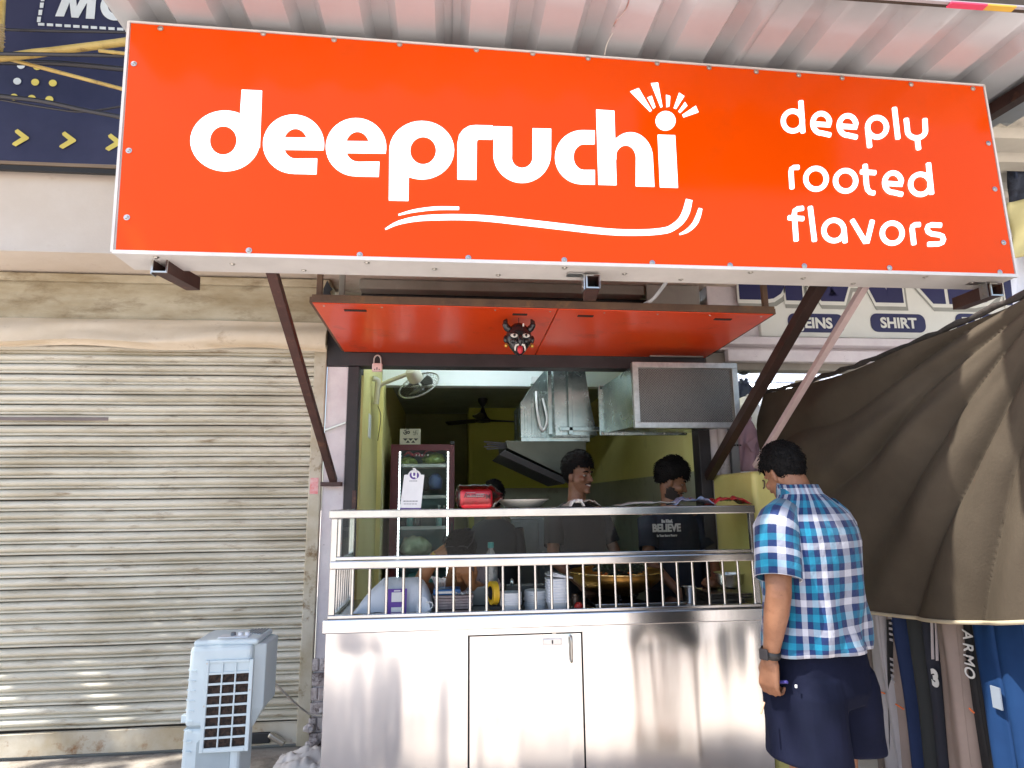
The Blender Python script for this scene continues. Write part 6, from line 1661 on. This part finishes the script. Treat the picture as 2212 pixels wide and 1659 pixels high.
# watch, pen
b = MB(); ax_ = (LWR - LEL).normalized(); c = LWR + V((0, 0, .012)); b.tube([c - ax_ * .013, c + ax_ * .013], .034, 18, False); b.xform(MC); w_ = b.build('watch_band', M_dark, tc, smooth=60, solid=.005)
b = MB(); b.box(c.x - .046, c.x - .036, c.y - .018, c.y + .018, c.z - .02, c.z + .02); b.xform(MC); b.build('watch_case', M_black, w_, bevel=.004)
pw = LWR + V((.03, -.02, -.095)); pn = MB(); pn.tube([pw + V((0, -.02, .008)), pw + V((0, .02, 0))], .006, 8)
pn.xform(MC); pv = pn.build('key_cap', mat('violet_cap', (.08, .07, .3), .4), None, smooth=60); tag(pv, 'small violet cap held in the customer\'s left hand', 'cap')
pn = MB(); q = LWR + V((-.02, .03, -.165)); pn.tube([q, q + V((-.025, 0, -.035))], .004, 8); pn.xform(MC); tag(pn.build('toothpick', mat('pale_wood', (.6, .38, .24), .6)), 'short pale stick hanging below the customer\'s left hand', 'stick')
# ================================================================ CURTAIN, TROUSERS, COOLER, TREE
CX = 2.05
M_cur = mat('brown_curtain', (.078, .063, .046), .8, 0, (.060, .048, .035), 3, bump=.001, bs=90, spec=.15)
cu = thing('brown_curtain', 'big olive brown curtain tied up at the right, hiding the clothes shop', 'curtain', (CX, -1.2, 1.0))
P0, P1 = Vector((CX, -.235, 2.215)), Vector((CX, -2.30, 2.262))
Q0, Q1 = Vector((CX, -1.06, .985)), Vector((CX, -2.55, 1.26))
def cur(u, v):
    # left edge bulges towards the facade before it swings to the bottom corner
    top = P0.lerp(P1, u); bot = Q0.lerp(Q1, u)
    p = top.lerp(bot, v)
    p.y += (1 - u) ** 2 * .42 * math.sin(v * PI) ** .9 * (1 - .25 * v)
    p.z += -.055 * math.sin(u * PI) * (1 - v) - .055 * math.sin(u * PI) * v
    # folds fan out of the tied corner at the street end
    dy, dz = p.y - (P1.y - .02), (P1.z + .03) - p.z
    r = math.hypot(dy, dz); a = math.atan2(dz, dy)
    amp = .001 + .030 * min(1, r / .75) * (1 - .35 * min(1, r / 2.2))
    f = (1 - 2 * abs(math.sin(a * 13.5 + 1.1 * noise.noise((r * 1.2, a * 2, 0)))) ** .8) + .25 * math.sin(a * 47 + 1.1 + r * 2) * min(1, r) + 1.2 * noise.noise((a * 8, r * 1.0, 5))
    fade = min(1, max(0, (a + .02) / .12))
    p.x += amp * f * (.35 + .65 * fade) + .05 * noise.noise((p.y * 1.3, p.z * 1.3, 3)) - .05 * math.sin(u * PI) * math.sin(v * PI)
    return p
b = MB(); b.grid(cur, 300, 170); b.build('cloth', M_cur, cu, smooth=85)
b = MB()
b.tube([cur(i / 60, .995) + Vector((-.004, 0, 0)) for i in range(61)], .008, 8); b.build('hem', mat('curtain_hem', (.42, .36, .25), .85), cu, smooth=60)
pl_ = MB(); n = 40
pl_.tube([P0 + (P1 - P0) * (i / n) * 1.02 + Vector((.012, .12 * (1 - i / n), .018 - .05 * math.sin(i / n * PI) + .004 * math.sin(i * 1.9))) for i in range(n + 1)], [.013 + .003 * math.sin(i * 2.3) for i in range(n + 1)], 8)
tag(pl_.build('curtain_pole', mat('wrapped_pole', (.045, .038, .034), .8, 0, (.02, .018, .016), 30, bump=.003, bs=60), smooth=50), 'dark cloth wrapped pole along the top of the brown curtain', 'pole')
# rail and trousers
tr = MB(); tr.tube([(2.26, -.5, 1.52), (2.26, -2.7, 1.52)], .012, 8); tag(tr.build('clothes_rail', M_screw), 'horizontal steel rail holding the row of trousers', 'rail')
def trousers(px, Y0, wpx, m, label, depth=.045, ztop=1.50, zbot=.12, X=2.24, taper=.85, lean=0.0, seed=0):
    """hung trousers folded to one leg's width; px, wpx at the height of the curtain's hem in the picture"""
    a, c = ax(px - wpx / 2, 1420, X), ax(px + wpx / 2, 1420, X)
    yc, hw = (a.y + c.y) / 2, abs(a.y - c.y) / 2
    t = thing('hanging_trousers', label, 'trousers', (X, yc, zbot), 'trousers hung in a row under the brown curtain')
    b = MB(); rings = []; nz = 26
    for j in range(nz + 1):
        v = j / nz; z = ztop + (zbot - ztop) * v; w = hw * (1 - (1 - taper) * v); r_ = []
        for i in range(28):
            tt = 2 * PI * i / 28
            w2 = 1 + .05 * math.sin(v * 9 + seed)
            fold = .011 * math.sin(tt * 3 + seed + v * 2.2) + .009 * noise.noise((math.cos(tt) * 1.5, v * 3, seed))
            r_.append(Vector((X + depth * math.sin(tt) + fold * math.sin(tt) + .008 * math.sin(v * 5 + seed), yc + lean * v + w * w2 * math.cos(tt) + fold * .4, z)))
        rings.append(r_)
    b.loft(rings, True); b.build('leg', m, t, smooth=70)
    b = MB(); b.tube([rings[j][16 if seed % 2 else 17] + Vector((-.001, 0, 0)) for j in range(nz + 1)], .0018, 5); b.build('side_seam', m, t)
    return t, X, yc, hw, depth
M_tp = mat('taupe_jersey', (.19, .155, .135), .8, spec=.15); M_lg = mat('light_grey_jersey', (.36, .34, .35), .8, spec=.15); M_tp2 = mat('warm_taupe_jersey', (.26, .205, .18), .8, spec=.15)
M_nv = mat('navy_jersey', (.020, .034, .09), .8, spec=.15); M_bg = mat('black_green_jersey', (.014, .017, .018), .8); M_bk = mat('black_jersey', (.010, .010, .012), .8); M_nv2 = mat('dark_navy_jersey', (.012, .014, .026), .8); M_bl = mat('blue_jersey', (.010, .038, .115), .75, 0, (.008, .03, .095), 6, spec=.15)
M_or = mat('orange_thread', (.8, .18, .05), .6)
def ontr(t, px0, py0, px1, py1, X, m, name, th=.003):
    a, c = ax(px0, py0, X), ax(px1, py1, X); b = MB(); b.box(X - th, X, min(a.y, c.y), max(a.y, c.y), min(a.z, c.z), max(a.z, c.z)); return b.build(name, m, t)
t, *_ = trousers(1893, 0, 20, M_tp, 'taupe trousers, leftmost of the row beside the customer', seed=1, X=2.27)
t, *_ = trousers(1914, 0, 34, M_lg, 'light grey trousers with an orange thread, left of the ladder printed pair', seed=2, X=2.22)
b = MB(); p, q = ax(1899, 1494, 2.168), ax(1911, 1498, 2.168); b.tube([p, q], .004, 6); b.build('thread', M_or, t)
t, *_ = trousers(1940, 0, 34, M_tp2, 'taupe trousers with black ladder print, third from left in the row', seed=3, X=2.25)
b = MB(); p, q = ax(1922, 1338, 2.20), ax(1929, 1660, 2.20); b.beam(p, q, .004, .034, (1, 0, 0)); lad = b.build('print_strip', M_bk, t)
for i in range(10):
    py = 1334 + 12 * i + (30 if i > 4 else 0); p = ax(1922.5 + 1.2 * i * .6, py, 2.195); b = MB(); b.box(p.x - .002, p.x, p.y - .013, p.y + .011, p.z - .006, p.z + .006); b.build('print_rung', M_lg, t)
b = MB(); p, q = ax(1935, 1521, 2.19), ax(1952, 1532, 2.19); b.tube([p, q], .004, 6); b.build('thread', M_or, t)
t, *_ = trousers(1966, 0, 34, M_nv, 'navy trousers between the ladder printed pair and the black pairs', seed=4, X=2.26)
t, *_ = trousers(1994, 0, 32, M_bg, 'plain blackish green trousers left of the striped pair', seed=5, X=2.24)
t, *_ = trousers(2022, 0, 40, M_nv2, 'dark navy trousers with three white stripes and the number 3', seed=6, X=2.25)
for k in range(3):
    x = 2012 + 9.3 * k; b = MB(); p, q = ax(x, 1310, 2.197), ax(x + 3 + k * .4, 1424 + 3 * k, 2.197); b.beam(p, q, .003, .012, (1, 0, 0)); b.build('white_stripe', mat('stripe_pinkish_white', (.62, .57, .60), .7), t)
p = ax(2020, 1467, 2.196); text_mesh('number', '3', .095, mats(Matrix.Translation(p), Matrix.Rotation(R(-90), 4, 'Z'), Matrix.Rotation(R(90), 4, 'X')), M_paper, t, .006, 0, .9)
t, *_ = trousers(2064, 0, 52, M_tp2, 'wide warm taupe trousers with a black zip pocket', seed=7, X=2.21, depth=.055)
ontr(t, 2055, 1310, 2064, 1338, 2.155, M_bk, 'zip_pocket'); b = MB(); p = ax(2059, 1313, 2.15); b.ell(p, (.004, .005, .009), 8, 6); b.build('zip_pull', M_screw, t)
b = MB(); p, q = ax(2094, 1530, 2.17), ax(2104, 1540, 2.17); b.tube([p, q], .004, 6); b.build('thread', M_or, t)
t, *_ = trousers(2108, 0, 52, M_bk, 'black trousers with white side lettering next to the blue pair', seed=8, X=2.25)
for k, ch in enumerate('ARMO'):
    p = ax(2089 + k * 1.5, 1372 + k * 27, 2.19); text_mesh('side_letter', ch, .075, mats(Matrix.Translation(p), Matrix.Rotation(R(-90), 4, 'Z'), Matrix.Rotation(R(90), 4, 'X'), Matrix.Rotation(R(-90), 4, 'Z')), M_paper, t, .001, 0, .8)
t, *_ = trousers(2155, 0, 56, M_bl, 'blue trousers with a grey patch, second from the right edge', seed=9, X=2.23, depth=.05)
ontr(t, 2141, 1480, 2168, 1535, 2.172, mat('patch_grey', (.22, .26, .32), .8), 'grey_patch', .006)
t, *_ = trousers(2206, 0, 76, M_bl, 'blue trousers at the right edge of the row', seed=10, X=2.25, depth=.05)
nb = MB(); nb.box(2.7, 2.75, -3.5, .0, .0, 2.2); tag(nb.build('dark_partition', mat('dark_board', (.03, .028, .028), .8)), 'dark board behind the hung trousers', 'partition')

# ---------------------------------------------------------------- air cooler
M_ac = mat('cooler_grey_blue', (.58, .67, .70), .38, 0, (.53, .62, .65), 3, spec=.5, dirt=(.38, .40, .40), ds=10, damt=(.68, .85))
M_honey = mat('honeycomb_pad', (.045, .026, .018), .9, 0, (.012, .008, .006), 60, vamt=(.42, .55), bump=.01, bs=50)
ac0 = at(400, 1400, -.9); AX0, AX1 = at(408, 1420, -.9).x, at(545, 1400, -.9).x; AY0, AY1 = -.9, -.66
ZTOP = at(480, 1395, -.9).z; ZT = at(430, 1572, -.9).z
co = thing('air_cooler', 'grey blue plastic desert air cooler standing before the roller shutter', 'air cooler', ((AX0 + AX1) / 2, -.74, 0))
def acbox(name, *bx, m=M_ac, bev=.012, parent=co, seg=3):
    b = MB(); b.box(*bx); return b.build(name, m, parent, bevel=bev, bseg=seg)
acbox('upper_body', AX0, AX1, AY0, AY1, ZT, ZTOP, bev=.022)
acbox('tank', AX0 - .004, AX1 - .03, AY0 + .006, AY1 - .03, .03, ZT - .004, bev=.02)
acbox('seam_band', AX0 + .008, AX1 - .04, AY0 + .014, AY1 - .04, ZT - .012, ZT + .004, m=mat('cooler_recess', (.36, .43, .46), .45), bev=0)
# side hood, cut off slanting below
b = MB(); zz0 = at(545, 1570, -.9).z
pr = [(AY0 + .075, ZTOP - .03), (AY1 + .10, ZTOP - .03), (AY1 + .10, zz0 + .03), (AY0 + .075, zz0 - .05)]
pf_ = [(AX1 - .006, AY0 + .04), (AX1 + .045, AY0 + .075), (AX1 + .048, AY1 + .03), (AX1 - .006, AY1 + .03)]
rt = [Vector((x, y, ZTOP - .012)) for x, y in pf_]; rm = [Vector((x, y, zz0 + .06)) for x, y in pf_]; rb_ = [Vector((min(x, AX1 + .004), y, zz0 - .02 + (.03 if y > AY0 + .08 else 0))) for x, y in pf_]
b.loft([[p + Vector((-.03 if p.x > AX1 else 0, 0, .008)) for p in rt], rt, rm, rb_], True); b.build('side_hood', M_ac, co, bevel=.006)
acbox('back_body', AX0 + .01, AX1 + .04, AY1 + .002, AY1 + .05, ZT + .06, ZTOP - .006, bev=.02)
b = MB(); zt_ = ZTOP + .001
acbox('top_cap', AX0 + .006, AX1 + .02, AY0 + .02, AY1 + .04, ZTOP - .006, ZTOP + .022, bev=.016)
acbox('control_panel', AX0 + .10, AX0 + .24, AY0 + .06, AY0 + .13, ZTOP + .020, ZTOP + .026, m=mat('panel_white', (.72, .76, .80), .3), bev=.003)
for i in range(3):
    b = MB(); b.lathe([(.012, 0), (.011, .014), (.001, .015)], (AX0 + .16 + .033 * i, AY0 + .10, ZTOP + .026), 14); b.build('knob', M_whitep if i else mat('knob_grey', (.12, .14, .16), .4), co, smooth=40)
for i in range(6):
    b = MB(); b.box(AX0 + .20 + .015 * i, AX0 + .209 + .015 * i, AY0 + .17 - .01 * i, AY0 + .26, ZTOP + .018, ZTOP + .026); b.build('louvre', mat('louvre_grey', (.25, .29, .32), .4), co, bevel=.001)
# pad grille on the front
gx0, gx1 = at(449, 1500, -.9).x, at(536, 1500, -.9).x; gz0, gz1 = at(440, 1618, -.9).z, at(450, 1432, -.9).z; gzm = at(450, 1455, -.9).z
GY = AY0 - .004
acbox('grille_frame', gx0 - .018, gx0, GY - .008, AY0 + .01, gz0 - .014, gz1 + .012, bev=.003); acbox('grille_frame', gx1, gx1 + .018, GY - .008, AY0 + .01, gz0 - .014, gz1 + .012, bev=.003)
acbox('grille_frame', gx0 + .0005, gx1 - .0005, GY - .008, AY0 + .01, gz1, gz1 + .012, bev=.003); acbox('grille_frame', gx0 + .0005, gx1 - .0005, GY - .008, AY0 + .01, gz0 - .014, gz0, bev=.003)
acbox('honeycomb_pad', gx0, gx1, GY + .001, AY0 + .0, gz0, gzm, m=M_honey, bev=0)
acbox('blank_panel', gx0, gx1, GY - .001, AY0 + .0, gzm + .001, gz1, bev=0)
for i in range(8):
    z = gz0 + (gzm - gz0) * i / 7; b = MB(); b.beam((gx0, GY - .004, z), (gx1, GY - .004, z + .004), .005, .009); b.build('grille_bar', M_ac, co)
for i in (1, 2):
    x = gx0 + (gx1 - gx0) * i / 3; b = MB(); b.box(x - .003, x + .003, GY - .0075, GY, gz0, gz1); b.build('grille_bar', M_ac, co)
for i in range(9):
    z = gz0 - .01 + (gz1 - gz0 + .02) * i / 9 * 1.0; b = MB(); b.beam((AX0 - .002, AY0 + .07, z), (AX0 - .002, AY0 + .018, z), .006, .008); b.beam((AX0 + .014, AY0 - .001, z), (AX0 + .040, AY0 - .001, z), .006, .007); b.build('corner_rib', M_ac, co, bevel=.002)
for i, (x, z) in enumerate(((gx0 - .009, gz1), (gx1 + .009, gz1 - .12), (gx0 - .009, (gz0 + gz1) / 2))):
    b = MB(); b.lathe([(.0001, .002), (.004, .001), (.004, 0)], (x, GY - .008, z), 8, Matrix.Rotation(R(90), 3, 'X')); b.build('screw', M_screw, co)
acbox('side_latch', AX0 - .022, AX0 + .004, AY0 + .02, AY0 + .05, ZT + .015, ZT + .05, bev=.005)
b = MB(); z0_, z1_ = .12, ZT - .035
b.prism([(AX0 + .06, AY0 + .006, z0_), (AX1 - .07, AY0 + .006, z0_), (AX1 - .07, AY0 + .006, z1_), (AX0 + .09, AY0 + .006, z1_), (AX0 + .06, AY0 + .006, z1_ - .03)], (0, .012, 0))
for v in b.v: v.y -= .003
b.build('tank_recess', mat('cooler_recess', (.40, .48, .54), .45), co, bevel=.003)
for sx in (AX0 + .03, AX1 - .06):
    for sy in (AY0 + .04, AY1 - .06):
        b = MB(); b.lathe([(.02, -.012), (.02, .012)], (sx, sy, .022), 14, Matrix.Rotation(R(90), 3, 'Y'), True); b.build('castor', M_dark, co, smooth=40)
# its lead, cloth heap and rubble by the pillar
b = MB(); pts = [(at(575, 1455, -.5)), at(598, 1480, -.4), at(630, 1512, -.25), at(655, 1533, -.1), at(672, 1543, -.055), at(706, 1546, -.055), at(730, 1546, -.10)]
b.tube(sm([tuple(p) for p in pts], 8), .0055, 8); tag(b.build('power_lead', mat('cream_lead', (.68, .64, .58), .4), smooth=60), 'cream power lead from the air cooler to the pillar foot', 'cable')
c = az(690, 1646, .15)
b = MB(); b.grid(lambda u, v: (-.93 + .33 * u, -.36 + .26 * v, .143 + (.075 * math.sin(u * PI) ** .7 * math.sin(v * PI) ** .7) * (.7 + .6 * noise.noise((u * 5, v * 5, 2))) + .012 * noise.noise((u * 14, v * 11, 7))), 34, 26)
tag(b.build('cloth_heap', mat('dirty_white_cloth', (.84, .80, .77), .85, 0, (.76, .70, .67), 8, dirt=(.42, .25, .2), ds=9, damt=(.62, .75)), smooth=70), 'crumpled dirty white cloth on the step at the pillar foot', 'cloth')
random.seed(5)
for i in range(9):
    p = Vector((-.80 + .16 * random.random(), -.10 + .07 * random.random(), .15 + (.36 * random.random() if i < 5 else .02))); s = .014 + .02 * random.random()
    if i < 5: p.y = -.045
    M_rub = mat('white_rubble', (.66, .62, .62), .9, 0, (.4, .34, .33), 30, bump=.006, bs=50)
    b = MB(); b.ell(p, (s, s * .8, s * .7), 8, 6, f=lambda q: q * (1 + .5 * noise.noise(q * 60 + Vector((i, 0, 0))))); tag(b.build('rubble_lump', M_rub), 'pale lump of broken plaster, ' + ['stuck lowest beside the pillar bricks', 'beside the middle pillar bricks', 'beside the upper pillar bricks', 'near the white lead by the pillar', 'stuck near the steel counter edge', 'lying nearest the guide rail foot', 'lying in the middle by the cloth heap', 'lying right by the counter side', 'lying behind the cloth heap'][i], 'rubble', 'plaster lumps at the pillar foot')

# ---------------------------------------------------------------- unseen tree added to dapple the shutter and shade the stall front
random.seed(21)
tt = thing('shade_tree', 'leafy tree out of view left of the stall, added to shade and dapple its front', 'tree', (-5.6, -3.9, 0))
M_bark = mat('bark', (.14, .10, .07), .9, 0, (.08, .06, .04), 9, bump=.02, bs=14); M_leaf = mat('leaf', (.07, .11, .03), .5, 0, (.045, .08, .02), 3)
b = MB(); b.tube(sm([(-5.6, -3.9, 0), (-5.55, -3.8, 1.8), (-5.3, -3.6, 3.4), (-4.7, -3.2, 5.0), (-4.2, -2.9, 6.4)], 6), [.19 - .0055 * i for i in range(25)], 12); b.build('trunk', M_bark, tt, smooth=60)
for q in (((-5.35, -3.65, 3.2), (-6.4, -3.6, 4.6), (-7.2, -3.2, 6.0)), ((-4.9, -3.3, 4.6), (-3.9, -3.4, 5.6), (-2.6, -3.2, 6.3)), ((-5.2, -3.5, 3.8), (-5.0, -2.2, 5.2), (-4.7, -1.2, 6.0)), ((-4.8, -3.3, 4.8), (-4.9, -4.6, 6.0), (-5.0, -5.4, 6.7))):
    b = MB(); n_ = 13; b.tube(sm(q, 6), [.085 - .005 * i for i in range(13)], 8); b.build('limb', M_bark, tt, smooth=60)
b = MB(); cl = []
for i in range(170):
    a = random.random() * 2 * PI; e = math.asin(random.uniform(-.75, 1)); r = random.random() ** .4
    cl.append(Vector((-4.3 + 2.7 * r * math.cos(a) * math.cos(e), -3.1 + 2.3 * r * math.sin(a) * math.cos(e), 6.1 + 1.35 * r * math.sin(e))))
for i in range(150):  # extra clumps set along sun rays to shade cornice, upper shutter and counter
    if i < 95: q_ = Vector((random.uniform(-3.3, -.8), -.2, random.uniform(1.0, 3.9)))
    else: q_ = Vector((random.uniform(-.75, .5), -.7, random.uniform(.5, 2.0)))
    cl.append(q_ + SUNV * (random.uniform(3.3, 6.2) if q_.z > 1.8 else random.uniform(4.6, 7.0)))
vs, fs = [], []
for c in cl:
    # where would this clump's shade fall on the facade? keep the crown thin over the lower shutter so that light comes through in spots
    k = c.y / SUNV.y; hit = c - SUNV * k
    thin_ = (-3.2 < hit.x < -1.1 and -.5 < hit.z < .85)
    grd = c - SUNV * (c.z / SUNV.z)
    if grd.x > -.5 and grd.y < -1.3: continue  # clumps dropped here keep the pavement before the counter sunlit
    n_ = 120
    for j in range(n_):
        p = c + Vector((random.gauss(0, .20), random.gauss(0, .20), random.gauss(0, .15)))
        u = Vector((random.gauss(0, 1), random.gauss(0, 1), random.gauss(0, .6))).normalized(); w = u.orthogonal().normalized(); L_, W_ = random.uniform(.05, .085), random.uniform(.022, .035)
        h1 = p - SUNV * (p.y / SUNV.y); h2 = p - SUNV * ((p.y + .8) / SUNV.y)
        if -3.4 < h1.x < -1.0 and h1.z < .95 and noise.noise((h1.x * 3.4, h1.z * 3.0, 2)) > -.14 + .25 * max(0, h1.z): continue
        if -1.35 < h2.x < -.85 and .2 < h2.z < 1.1 and noise.noise((h2.x * 4, h2.z * 4, 7)) > -.12: continue  # leaves left out so that sun spots reach the cooler
        o_ = len(vs); vs += [p - u * L_, p + w * W_, p + u * L_, p - w * W_]; fs.append((o_, o_ + 1, o_ + 2, o_ + 3))
b.v = vs; b.f = fs
b.build('crown', M_leaf, tt, recalc=False)
